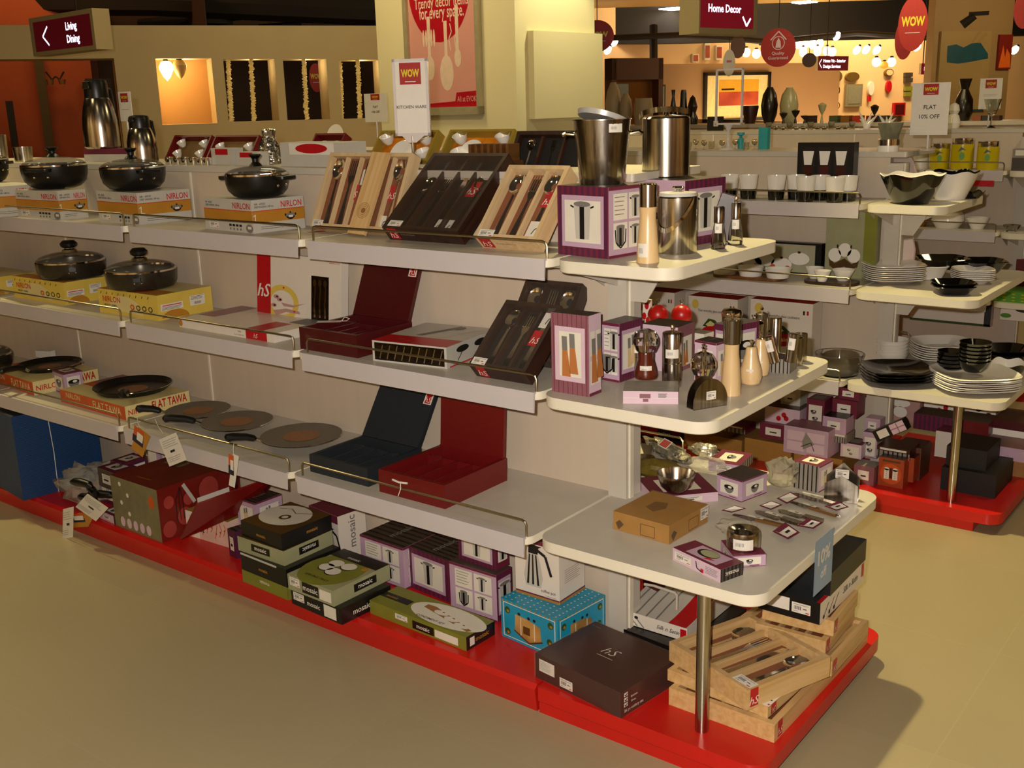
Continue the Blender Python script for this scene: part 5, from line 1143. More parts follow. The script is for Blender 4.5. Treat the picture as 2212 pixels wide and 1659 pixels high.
crystal('cherry wood mill with a cut crystal ball top standing on the pink carton',0,0,0,28,108,0,0,p=q)
crystal('dark wood mill with crystal ball top and stem, behind the steel napkin holder',1518,868,Z2,28,112,1,1)
# napkin holder: two half-round steel plates on a base
p=at(1527,878,Z2); k=mpp(p); t=root('napkin_holder',TM(p,math.radians(62)),'steel napkin holder with two rounded plates in front of the crystal mill','napkin holder')
R_=.046
def half(mb,y,m): mb.prism([(-R_,0)]+[(R_*-math.cos(a)*1.0,.012+R_*1.25*math.sin(a)) for a in [i*math.pi/14 for i in range(15)]]+[(R_,0)],y,y+.0018,m,ax='y')
for nm,y in (('side_plate',-.014),('side_plate',.014)):
    mb=MB(); half(mb,y,STEEL); mb.obj(nm,t,smooth=0)
mb=MB(); mb.box(-R_,R_,-.014,.016,0,.0018,STEEL); mb.obj('base_plate',t,smooth=0)
mb=MB(); F=Fr((-.012,-.0145,.02),(1,0,0),(0,0,1),.026,.022); mb.sticker(F,0,0,.026,.02,1); mb.obj('price_sticker',t,smooth=0)
purple('small lilac carton between the crystal mill and the tall wooden mill',(1507,822),(1545,833),(1565,822),Z2,742,'mill','stripes','pic','pic',m=PINK2)
t,p,r,h=turned('pepper_mill','tallest pale wood mill with steel cap and knob on the middle end shelf','pepper mill',1578,851,Z2,22,165,[('mill_body',MILLW[:-1]+[(.74,.7),(.84,.72),(0,.72)],LWOOD),('steel_cap',[(.86,.68),(.86,.99),(.8,1.0),(0,1.01)],STEEL),('knob',[(.12,1.0),(.1,1.04),(.22,1.05),(.2,1.08),(0,1.1)],CHROME)])
PEAR=[(0,0),(.55,0),(.85,.05),(1,.2),(.95,.38),(.75,.58),(.56,.78),(.5,.92),(.42,.97),(0,.98)]
for lab,u,v,rp,hp in (('pale wood pear-shaped mill with knob, nearer of two',1621,830,24,86),('pale wood pear-shaped mill, farther of two',1641,812,21,84)):
    turned('pear_mill',lab,'pepper mill',u,v,Z2,rp,hp,[('mill_body',PEAR,LWOOD),('knob',[(.25,.97),(.1,1.0),(.1,1.06),(.2,1.08),(.18,1.13),(0,1.15)],CHROME)],stk=(.93,.22,.018,.022,-.1))
purple('lilac and wine carton behind the tall wooden mill',(1538,800),(1575,808),(1640,795),Z2,705,'bowl','none','picw','picw',m=PINK,mt=TAUPE)
turned('steel_canister','round steel canister with domed lid behind the tall wooden mill','canister',1579,762,Z2,21,95,[('canister_body',[(0,0),(1,0),(1,.85),(0,.85)],STEEL),('canister_lid',[(1.04,.85),(1.04,.93),(.9,1),(.3,1.03),(0,1.03)],CHROME)])
t,p,r,h=turned('sugar_pot','flared steel pot with knobbed lid among the steel pieces','steel pot',1625,775,Z2,23,88,[('pot_body',[(0,0),(.5,0),(.55,.1),(.95,.9),(.9,.9),(.5,.12),(0,.1)],STEEL),('pot_lid',[(1,.9),(.9,.94),(.3,.98),(0,.98)],CHROME),('knob',[(.1,.98),(.1,1.03),(.2,1.06),(.16,1.1),(0,1.1)],CHROME)])
turned('steel_canister','tall narrow steel canister with a flame-tip knob in the back row','canister',1643,765,Z2,13,92,[('canister_body',[(0,0),(1,0),(1,.97),(.5,1),(0,1.0)],STEEL),('knob',[(.2,1),(.15,1.05),(.3,1.08),(.1,1.14),(0,1.15)],CHROME)])
turned('steel_canister','plain narrow steel canister right of the flame-tip one','canister',1674,762,Z2,12,78,[('canister_body',[(0,0),(1,0),(1,.97),(.9,1),(0,1.0)],STEEL)])
tb2=purple('small pink striped carton under the tilted steel shaker',(1657,801),(1705,808),(1712,795),Z2,778,'mill','none','stripe','stripe',m=PINK2)
q=at(1674,782,Z2+tb2[4]); k=mpp(q)
for lab,dx,tilt,hp in (('tilted steel shaker with paper label lying in the pile on the pink striped carton',0,-.28,58),('steel shaker with paper label standing behind the tilted one',.03,.1,62)):
    mb=MB(); mb.lathe2([(0,0),(12*k,0),(12*k,hp*k),(6*k,hp*k*1.02),(0,hp*k*1.02)],STEEL,22); price(mb,12*k,hp*k*.45,.018,.03,-.2); mb.obj('steel_shaker',None,Matrix.Translation(q+Vector((dx,dx*.8,0)))@Matrix.Rotation(camang(q),4,'Z')@Matrix.Rotation(tilt,4,'Y'),lab,'shaker')
turned('steel_canister','open steel cylinder nearest the right corner of the middle end shelf','canister',1719,788,Z2,14,60,[('canister_body',[(0,0),(1,0),(1,1),(.92,1),(.9,.9),(0,.9)],STEEL)])
turned('steel_canister','steel cylinder just behind the corner one on the middle end shelf','canister',1728,779,Z2,14,60,[('canister_body',[(0,0),(1,0),(1,1),(.92,1),(.9,.9),(0,.9)],STEEL)])
turned('steel_shaker','thin tilted steel pin between tall mill and pear mill','shaker',1603,790,Z2,6,60,[('shaker_body',[(0,0),(1,0),(.7,.85),(.5,.9),(.9,.95),(.6,1),(0,1)],CHROME)])
carton('small_carton','pale box with grey striped base behind the steel cylinder mill','carton',(1490,778),(1520,783),(1540,776),Z2,722,CREAM,lambda mb,FA,FB,FT: mb.rect(FA,0,0,1,.6,TAUPE,1),mt=TAUPE)
# red balls with hooks and floral card on the rear edge
for lab,u,v in (('red round wax ornament with a wire hook, left of two behind the cartons',1421,702),('red round wax ornament, right of two behind the cartons',1472,700)):
    p=at(u,v,Z2+.0); p=aty(u,v,2.66); p.z=Z2; k=mpp(p); r=22*k; t=root('red_ornament',TM(p),lab,'ornament')
    zc=hz(p,680)-Z2
    mb=MB(); mb.lathe2([(max(r*math.sin(a),.0001),zc-r*math.cos(a)) for a in [i*math.pi/16 for i in range(17)]],WAXR,28); mb.lathe2([(r*.7,0),(r*.7,.003),(.004,.006),(.004,zc-r*.9)],CHROME,16); mb.obj('ornament_ball',t)
    mb=MB(); mb.tube([(0,0,zc+r),(.006,0,zc+r+.012),(0,0,zc+r+.02),(-.006,0,zc+r+.012),(0,0,zc+r)],.0012,CHROME,5); mb.obj('wire_hook',t)
p=aty(1381,690,2.68); p.z=Z2; t=bx('floral_card','white card with red flowers standing at the rear edge behind the ornaments','card',1379,1405,2.68,.01,Z2,645,PAPER,lambda mb,FA,FB,FT:[mb.ell(FB,a,b,.18,.09,LOGO,1,9) for a,b in ((.2,.8),(.5,.6),(.3,.4),(.7,.85),(.6,.25),(.8,.5))])
# ================================================================ end shelf, bottom
def kr(mb,FA,FB,FT):
    mb.sticker(FB,.8,.3,.04,.032)
    for F in (FA,FB): 
        mb.poly(F,[(.1,.05),(.2,.4),(.12,.6),(.05,.4)],BRN,1); mb.line(F,[(.5,.1),(.5,.7),(.75,.7),(.75,.1),(.5,.1)],.0015,BRN,1)
    mb.poly(FT,[(.3,.5),(.5,.4),(.7,.5),(.65,.7),(.4,.7)],mat('kraft_dark_print','#7A5520',.6),1)  # darker brown printed shape on the top face
o=carton('kraft_box','kraft brown box wrapped in clear film alone on the low end shelf','carton',(1318,1146),(1445,1176),(1538,1130),Z3,1136,KRAFT,kr)
mb=MB(); a,b,h=o[2:]; e=.002; mb.box(-e,a+e,-e,b+e,0,h+e,FILM); mb.obj('clear_film',o[0],smooth=0)
fb=purple('flat pink carton under the round steel bowl',(1412,1092),(1551,1082),(1500,1040),Z3,1063,'bowl','pic','label','label',m=PINK2,h=.026)
p=at(1460,1062,Z3+.026); k=mpp(p); mb=MB(); r=41*k; mb.lathe2([(0,0),(r*.45,.0),(r*.8,r*.35),(r,r*.95),(r*1.0,r*1.05),(r*.97,r*1.05),(r*.95,r*.95),(r*.75,r*.37),(r*.4,.004),(0,.004)],STEEL,40); mb.obj('steel_bowl',None,TM(p),'round deep steel bowl standing on the flat pink carton','bowl')
bw=purple('lilac gift carton picturing a steel bowl, middle of the low end shelf',(1544,1069),(1602,1085),(1661,1066),Z3,1040,'bowl','none','pic','pic',m=PINK,mt=DTOP)
purple('flat pink carton with a ladle picture at the back of the low end shelf',(1528,1018),(1597,1026),(1632,1000),Z3,1006,'bowl','pic','label','stripe',m=PINK)
purple('taupe striped mosaic carton near the steel letter holder',(1709,1053),(1767,1065),(1802,1050),Z3,1009,'mill','pic','stripe','pic',m=PINK2,mt=OLIVE2)
crumple('bagged_ball','ball wrapped in crinkled clear film between two cartons on the low end shelf','bag',at(1688,1052,Z3),.043,.043,.085,5,mat('bag_dense','#B5AC90',.15,0,alpha=.6,crinkle=45))
p=at(1817,1080,Z3); t=root('letter_holder',TM(p,.25),'folded steel letter holder with peaked back plate and price tag','letter holder'); s_=.043
mb=MB(); mb.prism([(-s_,0),(s_,0),(s_,.06),(0,.1),(-s_,.06)],.02,.0218,STEEL,ax='y'); mb.obj('back_plate',t,smooth=0)
mb=MB(); mb.prism([(-s_,0),(s_,0),(s_,.05),(0,.075),(-s_,.05)],-.02,-.0182,STEEL,ax='y'); mb.obj('front_plate',t,smooth=0)
mb=MB(); mb.box(-s_,s_,-.02,.0218,0,.0016,STEEL); mb.obj('base_plate',t,smooth=0)
mb=MB(); F=Fr((-.02,.0185,.055),(1,0,0),(0,0,1),.035,.025); mb.sticker(F,0,0,.035,.025,1,red=False); mb.obj('price_tag',t,smooth=0)
# flat implements in film with tags
def flatpiece(name,lab,a,b,w,kind):
    A=at(a[0],a[1],Z3+.002); B=at(b[0],b[1],Z3+.002); d=B-A; L=d.length; M=TM(A,math.atan2(d.y,d.x)); t=root(name,M,lab,'kitchen tool')
    mb=MB()
    if kind=='knife':
        mb.prism([(0,0),(L*.1,-w*.45),(L*.55,-w*.5),(L*.6,-w*.2),(L*.6,w*.25),(L*.3,w*.5),(L*.05,w*.3)],.001,.003,STEEL); mb.obj('blade',t)
        mb=MB(); mb.prism([(L*.6,-w*.3),(L,-w*.35),(L*1.0,w*.35),(L*.6,w*.3)],.0,.009,STEEL); mb.obj('handle',t,bevel=.002)
    else:
        mb.prism([(0,-w*.3),(L*.35,-w*.5),(L*.4,-w*.15),(L*.4,w*.15),(L*.35,w*.5),(0,w*.3)],.001,.003,STEEL); mb.obj('blade',t)
        mb=MB(); mb.box(L*.4,L*.95,-w*.25,w*.25,.0,.008,mat('tool_handle_brown','#6B4A22',.4,scale=20)); mb.obj('handle',t,bevel=.002)
        mb=MB(); mb.tube([(L*.95,0,.003),(L*.98,w*.2,.003),(L*1.03,0,.003),(L*.98,-w*.2,.003),(L*.95,0,.003)],.0015,CHROME,6); mb.obj('hanging_ring',t)
    mb=MB(); F=Fr((L*.25,-w*.2,.0095),(1,0,0),(0,1,0),L*.28,w*.45); mb.rect(F,0,0,1,1,PAPER,0); mb.rect(F,.5,.3,.8,.7,GREYI,1); mb.obj('paper_band',t,smooth=0)
flatpiece('serving_slice','long steel slice farthest from the shelf front, its tip by the letter holder',(1713,1067),(1812,1096),.026,'knife')
flatpiece('serving_tool','brown-handled steel tool second from the back with a hanging ring',(1709,1086),(1812,1118),.024,'tool')
flatpiece('serving_slice','long steel slice in the middle of the row of tools',(1680,1103),(1776,1130),.03,'knife')
flatpiece('serving_slice','short steel slice half under the middle one',(1630,1105),(1730,1136),.03,'knife')
flatpiece('serving_tool','brown-handled steel tool nearest the shelf front with a hanging ring',(1584,1113),(1708,1143),.024,'tool')
def tg(lab,pts,det=0):
    q=[at(u,v,Z3+.001+.004*i) for i,(u,v) in enumerate(pts)]
    e1=q[1]-q[0]; e2=q[3]-q[0]; mb=MB(); z=.008
    P=[x+Vector((0,0,.006)) for x in q]
    mb.add(P,[(0,1,2,3)],WINE); c=sum(P,Vector())/4; up=Vector((0,0,.0008))
    I=[c+(x-c)*.78+up for x in P]; mb.add(I,[(0,1,2,3)],PAPER)
    if det:
        J=[I[0]+(I[1]-I[0])*.0,I[0]+(I[1]-I[0])*.3,I[3]+(I[2]-I[3])*.3,I[3]]; mb.add([x+up for x in J],[(0,1,2,3)],WINE)
        J=[I[0]*(1-a)*(1-b)+I[1]*a*(1-b)+I[2]*a*b+I[3]*(1-a)*b for a,b in ((.5,.3),(.7,.3),(.7,.7),(.5,.7))]; mb.add([x+up for x in J],[(0,1,2,3)],INK)
    mb.obj('tool_tag',None,None,lab,'tag',smooth=0)
tg('wine-bordered white tag at the tip of the farthest slice',[(1677,1081),(1699,1093),(1728,1078),(1708,1067)])
tg('wine-bordered white tag at the tip of the middle slice',[(1639,1097),(1665,1106),(1690,1095),(1667,1086)])
tg('wine-bordered white tag at the tip of the nearest tool',[(1558,1107),(1580,1112),(1612,1103),(1587,1096)])
tg('wine barcode tag at the shelf edge beside the letter holder',[(1780,1098),(1806,1108),(1834,1100),(1812,1087)],1)
tg('wine barcode tag on the handles in the middle of the tool row',[(1721,1141),(1757,1147),(1778,1133),(1745,1124)],1)
tg('wine barcode tag nearest the blue discount sign',[(1668,1153),(1702,1170),(1728,1155),(1696,1133)],1)
crumple('clear_bag','crumpled clear plastic bag behind the steel ashtray','bag',at(1590,1150,Z3),.05,.045,.03,8,BAG)
# ashtray on small carton, flat mosaic carton
ac=purple('small flat lilac carton under the steel ring ashtray',(1556,1192),(1583,1227),(1654,1222),Z3,1204,'bowl','none','label','pic',m=PINK,mt=WINE,h=.03)
p=ac[1]@Vector((ac[2]*.5,ac[3]*.5,ac[4])); k=mpp(p); t=root('ashtray',TM(p,camang(p)),'round brushed steel ashtray with barcode sticker on a small lilac carton','ashtray')
r=36*k; h=40*k
mb=MB(); mb.lathe2([(0,0),(r*.95,0),(r,h*.1),(r,h*.8),(r*.94,h),(r*.6,h*.86),(r*.55,h*.8),(r*.52,h*.2),(0,h*.2)],STEEL,40); mb.obj('ashtray_body',t)
mb=MB(); price(mb,r,h*.15,.048,.026,0); mb.obj('price_sticker',t,smooth=0)
def ms(mb,FA,FB,FT):
    T=FT.rot(3); mb.rect(T,0,0,1,1,WINE,.5); mb.rect(T,.22,.12,.85,.88,PINK,1); mb.ell(T,.5,.55,.2,.28,BLK,1.5,24); mb.ell(T,.52,.58,.17,.23,OLIVE2,2,24); mb.poly(T,[(.55,.15),(.75,.3),(.6,.35)],LOGO,2)
    mb.sticker(FA,.05,.2,FA.w*.35,FA.h*.6); mb.line(FA,[(.5,.8),(.52,.3),(.62,.15)],.003,INK,2); mb.rect(FA,.6,.1,.66,.4,LOGO,2); lines(mb,FA,.7,.2,.95,.8,5)
    mb.rect(FB,0,0,1,1,DSTR,.8); stripes(mb,FB,6,DTOP,.5,1); mb.text(FB,'mosaic',.5,.65,FB.h*.36,PAPER,2,'c',maxw=FB.w*.85,flip=True)
carton('gift_carton','flat wine and lilac mosaic carton lying nearest the front of the low end shelf','carton',(1454,1209),(1556,1259),(1604,1241),Z3,1231,PINK2,ms,mt=WINE)
# pile of bagged ware by the post
def small_bowl(lab,u,v,z,rp,hp,m=STEEL):
    p=at(u,v,z); k=mpp(p); r=rp*k; mb=MB(); mb.lathe2([(0,0),(r*.5,0),(r,hp*k),(r*.95,hp*k),(r*.45,.004),(0,.004)],m,28); return mb.obj('steel_bowl',None,TM(p),lab,'bowl')
small_bowl('small shiny steel bowl at the post, behind the bagged ware',1400,980,Z3+.012,20,26,CHROME)
small_bowl('shallow steel bowl with pale rim just below the small shiny bowl',1392,1004,Z3+.01,22,18)
crumple('bagged_ware','silver long bag with a red sticker in the pile beside the post','bag',at(1440,985,Z3+.01),.12,.035,.04,21,mat('silver_bag','#C6BFA8',.14,.7,scale=50,amt=.2,alpha=1,crinkle=50),ang=2.6)
mb=MB(); p=at(1440,968,Z3+.05); F=Fr(p+Vector((-.02,-.02,.012)),(.85,-.5,0),(.4,.7,.6),.05,.03); F.n=F.u.cross(F.v).normalized(); mb.rect(F,0,0,1,1,PAPER,0); mb.rect(F,.1,.1,.9,.9,LOGO,1); mb.obj('red_sticker',None,None,'red and white sticker on the silver long bag by the post','sticker',smooth=0)
crumple('bagged_ware','crumpled clear bag behind the round steel bowl','bag',at(1525,1018,Z3),.055,.04,.045,22,BAG)
crumple('bagged_ware','shiny twisted end of a clear bag at the rear of the low end shelf','bag',at(1520,985,Z3),.045,.03,.04,23,MATS['silver_bag'])
OLB=mat('olive_bag','#6B5A22',.35,scale=30,alpha=1,crinkle=12)
crumple('bagged_ware','dull olive bagged block beside the post, left of the round bowl','bag',at(1420,1032,Z3),.075,.045,.055,24,OLB,amp=.08,ang=.2)
mb=MB(); p=at(1400,1048,Z3+.002); mb.tube([p,p+Vector((.05,-.01,.01)),p+Vector((.1,-.03,.0))],[.006,.009,.003],BLACKP,10); mb.obj('black_utensil',None,None,'black handled utensil lying in front of the olive bag','utensil')
# ================================================================ shelving behind: things
def S(u,v,y,z=None):
    p=aty(u,v,y); return Vector((p.x,y,p.z if z is None else z))
ORD=('first','second','third','fourth','fifth','sixth','seventh','eighth','ninth','tenth','eleventh','twelfth','thirteenth','fourteenth')
MUG=None
for i,u in enumerate((1576,1617,1677,1720,1741,1772,1804,1832,1694)):
    yb_=4.06 if i not in(4,6) else 4.02
    if i==8: continue
    p=S(u,395,yb_ if i not in(3,5,7) else 4.1,A1); k=mpp(p); lab='white mug with black base, %s from left in the row by the black mug box'%ORD[i]
    if MUG is None:
        MUG=root('mug',TM(p),lab,'mug','two-tone mugs on the shelf behind'); r=20*k; h=50*k
        mb=MB(); mb.lathe2([(0,0),(r*.78,0),(r*.82,h*.3),(r,h),(r*.93,h),(r*.74,.006),(0,.006)],CERW,28); mb.obj('mug_body',MUG)
        mb=MB(); mb.lathe2([(0,.0),(r*.8,-.0002),(r*.875,h*.42),(r*.8,h*.42)],CERB,28); mb.obj('black_band',MUG)
    else: dup(MUG,TM(p),lab)
def mugbox(mb,FA,FB,FT):
    for i in range(3):
        x=.2+i*.29; mb.rect(FB,x-.12,.1,x+.12,.92,DSTR,1); mb.poly(FB,[(x-.07,.6),(x+.06,.6),(x+.1,.85),(x-.1,.85)],CERW,2); mb.rect(FB,x-.08,.3,x+.08,.58,(BRNP,MAROON,BRNP)[i],2)
bx('mug_gift_box','black window box holding white mugs, standing behind the mug row','carton',1724,1846,4.16,.05,A1,308,BLK,mugbox)
# dishes on the middle shelf behind
WT=mat('acacia_tray','#7A4A1E',.45,kind='wood',hex2='#5C3412')
def dish(name,lab,u,v,y,z,rp,hp,m=CERW,group=None,k2=.8,n=28,fn=None,cat='dish'):
    p=S(u,v,y,z); k=mpp(p); r=rp*k; h=hp*k; mb=MB()
    mb.lathe2([(0,0),(r*k2,0),(r*.97,h*.9),(r,h),(r*.94,h),(r*(k2-.06),.005),(0,.005)],m,n,fn=fn); return mb.obj(name,None,TM(p),lab,cat,group),p,r,h
p=S(1612,596,4.0,A2); k=mpp(p); mb=MB(); mb.prism(rrect(-72*k,84*k,-.05,.07,.03),0,.012,WT); mb.obj('serving_tray',None,TM(p),'long wooden tray holding three oval white dishes, shelf behind','tray',bevel=.003)
zt2=A2+.012
for i,u in enumerate((1566,1622,1681)): dish('oval_dish','oval white dish, %s from left on the long wooden tray'%ORD[i],u,580,4.0,zt2,29,20,group='white dishes on wooden trays')
p=S(1795,598,4.02,A2); k=mpp(p); mb=MB(); mb.prism(rrect(-58*k,58*k,-.05,.07,.05),0,.012,DWOOD); mb.obj('serving_tray',None,TM(p),'dark wooden tray with three white bowls at the end of the shelf behind','tray',bevel=.003)
for i,(u,y_,r_) in enumerate(((1760,4.05,20),(1777,3.99,18),(1822,4.05,24))): dish('white_bowl','white bowl, %s from left on the dark wooden tray'%ORD[i],u,580,y_,zt2,r_,24,k2=.5,group='white dishes on wooden trays')
def dpic(mb,FA,FB,FT):
    mb.rect(FB,.04,.06,.93,.94,mat('pale_olive_photo','#A9A588',.4),1)
    for x,y in ((.35,.4),(.55,.3),(.75,.5),(.2,.3)): mb.ell(FB,x,y,.12,.2,CERW,1.5,16); mb.ell(FB,x,y+.2,.02,.04,MAROON,2,8)
    for x,y in ((.25,.2),(.45,.22),(.1,.15),(.62,.2)): mb.ell(FB,x,y,.03,.06,ORANGE,2,10)
bx('dish_set_box','large black framed box picturing white condiment pots and wooden trays','carton',1590,1776,4.18,.04,A2,517,BLK,dpic,ang=.0)
def gpic(mb,FA,FB,FT):
    mb.rect(FB,.06,.02,.74,.98,OLIVE2,1); mb.rect(FB,.76,0,1,1,OLIVE,1); mb.text(FB,'MOSAIC',.15,.85,.012,OLIVE,2)
    mb.poly(FB,[(.08,.28),(.2,.2),(.4,.28),(.55,.2),(.7,.3),(.66,.16),(.5,.12),(.4,.16),(.22,.1),(.1,.16)],BRN,2)
    for x,y in ((.2,.32),(.58,.32),(.4,.4)): mb.ell(FB,x,y,.13,.1,CERW,2.4,18)
    for x in (.25,.52): mb.ell(FB,x,.45,.02,.03,BLK,2.8,6)
bx('green_gift_box','tall pale green box picturing white bowls on a dark tray, at the shelf end','carton',1787,1897,4.19,.05,A2,448,OLIVE2,gpic)
# cookware boxes on the low shelf behind
def arc(mb,FA,FB,FT):
    mb.ell(FB,.14,.85,.07,.09,YEL,2,18); mb.text(FB,'Your everyday glass cookware',.5,.72,FB.h*.05,INK,2,'c',maxw=FB.w*.6)
    mb.rect(FB,.85,.8,.88,.87,INK,2); mb.rect(FB,.91,.8,.94,.87,LOGO,2)
    mb.poly(FB,[(.3,.45),(.42,.6),(.55,.58),(.8,.36),(.74,.32),(.5,.42)],DGREEN,2); mb.poly(FB,[(.36,.48),(.46,.56),(.56,.5),(.45,.42)],YELP,2.4)
    mb.ell(FB,.5,.34,.22,.12,LOGO,3,26); mb.text(FB,'arcuisine',.5,.31,FB.h*.08,YELP,4,'c',maxw=FB.w*.36)
    for x,y in ((.3,.22),(.7,.2),(.75,.3)): mb.ell(FB,x,y,.05,.05,LOGO,2.6,12)
    
def arcw(lab,u0,u1,vt,y,d=.1):
    o,M,w,dd,h=bx('cookware_box',lab,'carton',u0,u1,y,d,A3,vt,GW,arc,'white glass cookware boxes',mt=LOGO)
    mb=MB(); F=Fr((w,0,0),(0,1,0),(0,0,1),dd,h); mb.rect(F,.4,.3,.6,.65,LOGO,1); return o
arcw('white glass cookware box behind the red ornaments, left of three',1372,1457,625,4.1)
arcw('white glass cookware box with yellow seal, middle of three',1488,1594,638,4.1)
arcw('white glass cookware box with yellow seal, right of three',1622,1757,645,4.1)
mb=MB()
t,p,r,h=turned('glass_dish','wide clear glass oven dish on the low shelf behind','dish',0,0,0,50,46,[('dish_body',[(0,0),(.8,0),(.97,.8),(1.03,.95),(1.03,1),(.97,1),(.94,.8),(.76,.08),(0,.08)],GLASS)],p=S(1812,790,3.98,A3),n=48)
turned('glass_dish','clear glass dish stacked under the wide one on the low shelf behind','dish',0,0,0,38,22,[('dish_body',[(0,0),(.9,0),(1,1),(.96,1),(.86,.1),(0,.1)],GLASS)],p=S(1815,800,3.98,A3+.001),n=40) if 0 else None
# plates and bowls on the end shelves behind
def se(p=4,wob=0,ph=0):
    def f(r,z,a):
        s=1/((abs(math.cos(a))**p+abs(math.sin(a))**p)**(1/p)); s=1+(s-1)*.8
        return r*s*(1+wob*math.sin(8*a+ph)),z
    return f
_PL={}
def stack(base,desc,u,v,y,z,rp,n,dz,m,group,ang=.6,rim=.018,wob=0,name='square_plate',cat='plate',k2=.62,lab=None,ph=4):
    p=S(u,v,y,z); k=mpp(p); r=rp*k; M=TM(p,ang); o=None
    for i in range(n):
        l='%s, %s from bottom, %s'%(base,ORD[i],desc) if n>1 else '%s, %s'%(base,desc)
        MM=M@Matrix.Translation((0,0,i*dz))@Matrix.Rotation(.03*((i*7)%5-2),4,'Z')
        if o is None:
            mb=MB(); mb.lathe2([(0,0),(r*k2,0),(r*.93,rim*.9),(r,rim),(r*.97,rim+.003),(r*(k2-.02),.004),(0,.004)],m,40,fn=se(ph,wob)); o=mb.obj(name,None,MM,l,cat,group)
        else: dup(o,MM,l)
    return p,r,z+n*dz
stack('white square plate','stack left on the second end shelf behind',1928,608,4.18,A2,62,8,.0075,CERW,'white square plates')
stack('black square dish','front of the second end shelf behind',2058,630,4.02,A2,44,2,.012,CERB,'black square dishes',rim=.03)
stack('white square plate','stack right on the second end shelf behind',2100,606,4.3,A2,42,6,.007,CERW,'white square plates')
stack('black wavy tray','rear of the second end shelf behind',2035,572,4.42,A2+.03,52,1,.01,CERB,'black wavy trays',rim=.04,wob=.03)
stack('black wavy tray','rear right of the second end shelf behind',2120,580,4.45,A2+.02,48,1,.01,CERB,'black wavy trays',rim=.045,wob=.03)
stack('white wavy bowl','under the black wavy tray',2010,590,4.33,A2,34,1,.01,CERW,None,rim=.05,wob=.03,name='wavy_bowl',cat='bowl')
PKC=mat('pinkish_porcelain','#CDB6A6',.3,scale=8,amt=.02)
p=S(1955,570,4.3,A2); k=mpp(p); mb=MB(); mb.prism([(-20*k,0),(18*k,0),(20*k,60*k),(14*k,85*k),(-6*k,82*k),(-20*k,70*k)],0,.02,PKC,ax='y'); mb.obj('standing_platter',None,Matrix.Translation(p)@Matrix.Rotation(.3,4,'Z'),'pale platter standing on edge beside the post on the second end shelf','platter',bevel=.006)
def bigbowl(lab,u,v,y,z,rp,hp,mo,mi,name='big_bowl'):
    p=S(u,v,y,z); k=mpp(p); r=rp*k; h=hp*k; t=root(name,TM(p),lab,'bowl')
    w=lambda rr,zz,a:(rr*(1+(.03*math.sin(6*a) if zz>h*.8 else 0)),zz+(.005*math.sin(6*a) if zz>h*.8 else 0))
    mb=MB(); mb.lathe2([(0,0),(r*.55,0),(r*.6,h*.08),(r*.97,h*.9),(r,h)],mo,48,fn=w); mb.obj('outer_shell',t)
    mb=MB(); mb.lathe2([(r,h),(r*.96,h*1.01),(r*.93,h*.9),(r*.5,h*.1),(0,h*.08)],mi,48,fn=w); mb.obj('inner_glaze',t); return t
bigbowl('large black bowl with white inside on the top end shelf behind','1968' and 1968,432,4.08,A1,66,62,CERB,CERW)
bigbowl('large white bowl with black inside beside the black one',2052,425,4.3,A1,55,58,CERW,CERB)
bigbowl('small black star-shaped bowl at the rear of the top end shelf behind',2100,415,4.36,A1,26,14,CERB,CERB)
p=S(1965,372,4.42,A1); k=mpp(p); t=MB(); t.prism([(-28*k,0),(28*k,0)]+[(28*k*math.cos(a),60*k+28*k*math.sin(a)*1.3) for a in [i*math.pi/12 for i in range(13)]],-.006,.008,PKC,ax='y'); t.obj('leaning_platter',None,Matrix.Translation(p)@Matrix.Rotation(-.35,4,'Y')@Matrix.Rotation(-.2,4,'X'),'pale oval platter leaning behind the large black bowl','platter',bevel=.006)
stack('black octagonal dish','stack at the front of the low end shelf behind',1935,822,3.98,A3,72,4,.011,CERB,'black octagonal dishes',rim=.022,k2=.66)
pp,rr_,zz_=stack('white octagonal plate','wide stack at the low end shelf corner behind',2102,845,4.03,A3,84,7,.0075,CERW,'white octagonal plates',ang=.7,k2=.66)
def bowls(base,desc,u,y,z,rp,n,dz,m,group,h=.04):
    p=S(u,800,y,z); r=rp*mpp(p); o=None
    for i in range(n):
        l='%s, %s from bottom, %s'%(base,ORD[i],desc); MM=TM(p+Vector((0,0,i*dz)),i*.5)
        if o is None: mb=MB(); mb.lathe2([(0,0),(r*.6,0),(r*.85,h*.4),(r,h),(r*.96,h),(r*.55,.004),(0,.004)],m,28); o=mb.obj('small_bowl',None,MM,l,'bowl',group)
        else: dup(o,MM,l)
bowls('glossy black bowl','tall stack standing on the white plates',2103,4.03,zz_+.012,33,6,.014,CERB,'black bowls in wrapped stacks')
bowls('glossy black bowl','short stack beside the tall one',2052,4.1,A3,28,6,.015,CERB,'black bowls in wrapped stacks')
bowls('small white bowl','stack at the back by the post',1925,4.28,A3,34,5,.014,CERW,'small white bowls')
stack('white scalloped plate','rear stack on the low end shelf behind',2035,765,4.38,A3,64,7,.009,CERW,'white scalloped plates',wob=.015,rim=.03)
bigbowl('black bowl with white inside at the right end of the low end shelf',2178,795,4.28,A3,40,30,CERB,CERW,name='wide_bowl')
stack('black glossy tray','rear right corner of the low end shelf behind',2175,745,4.45,A3+.02,50,2,.015,CERB,'black glossy trays',rim=.035)
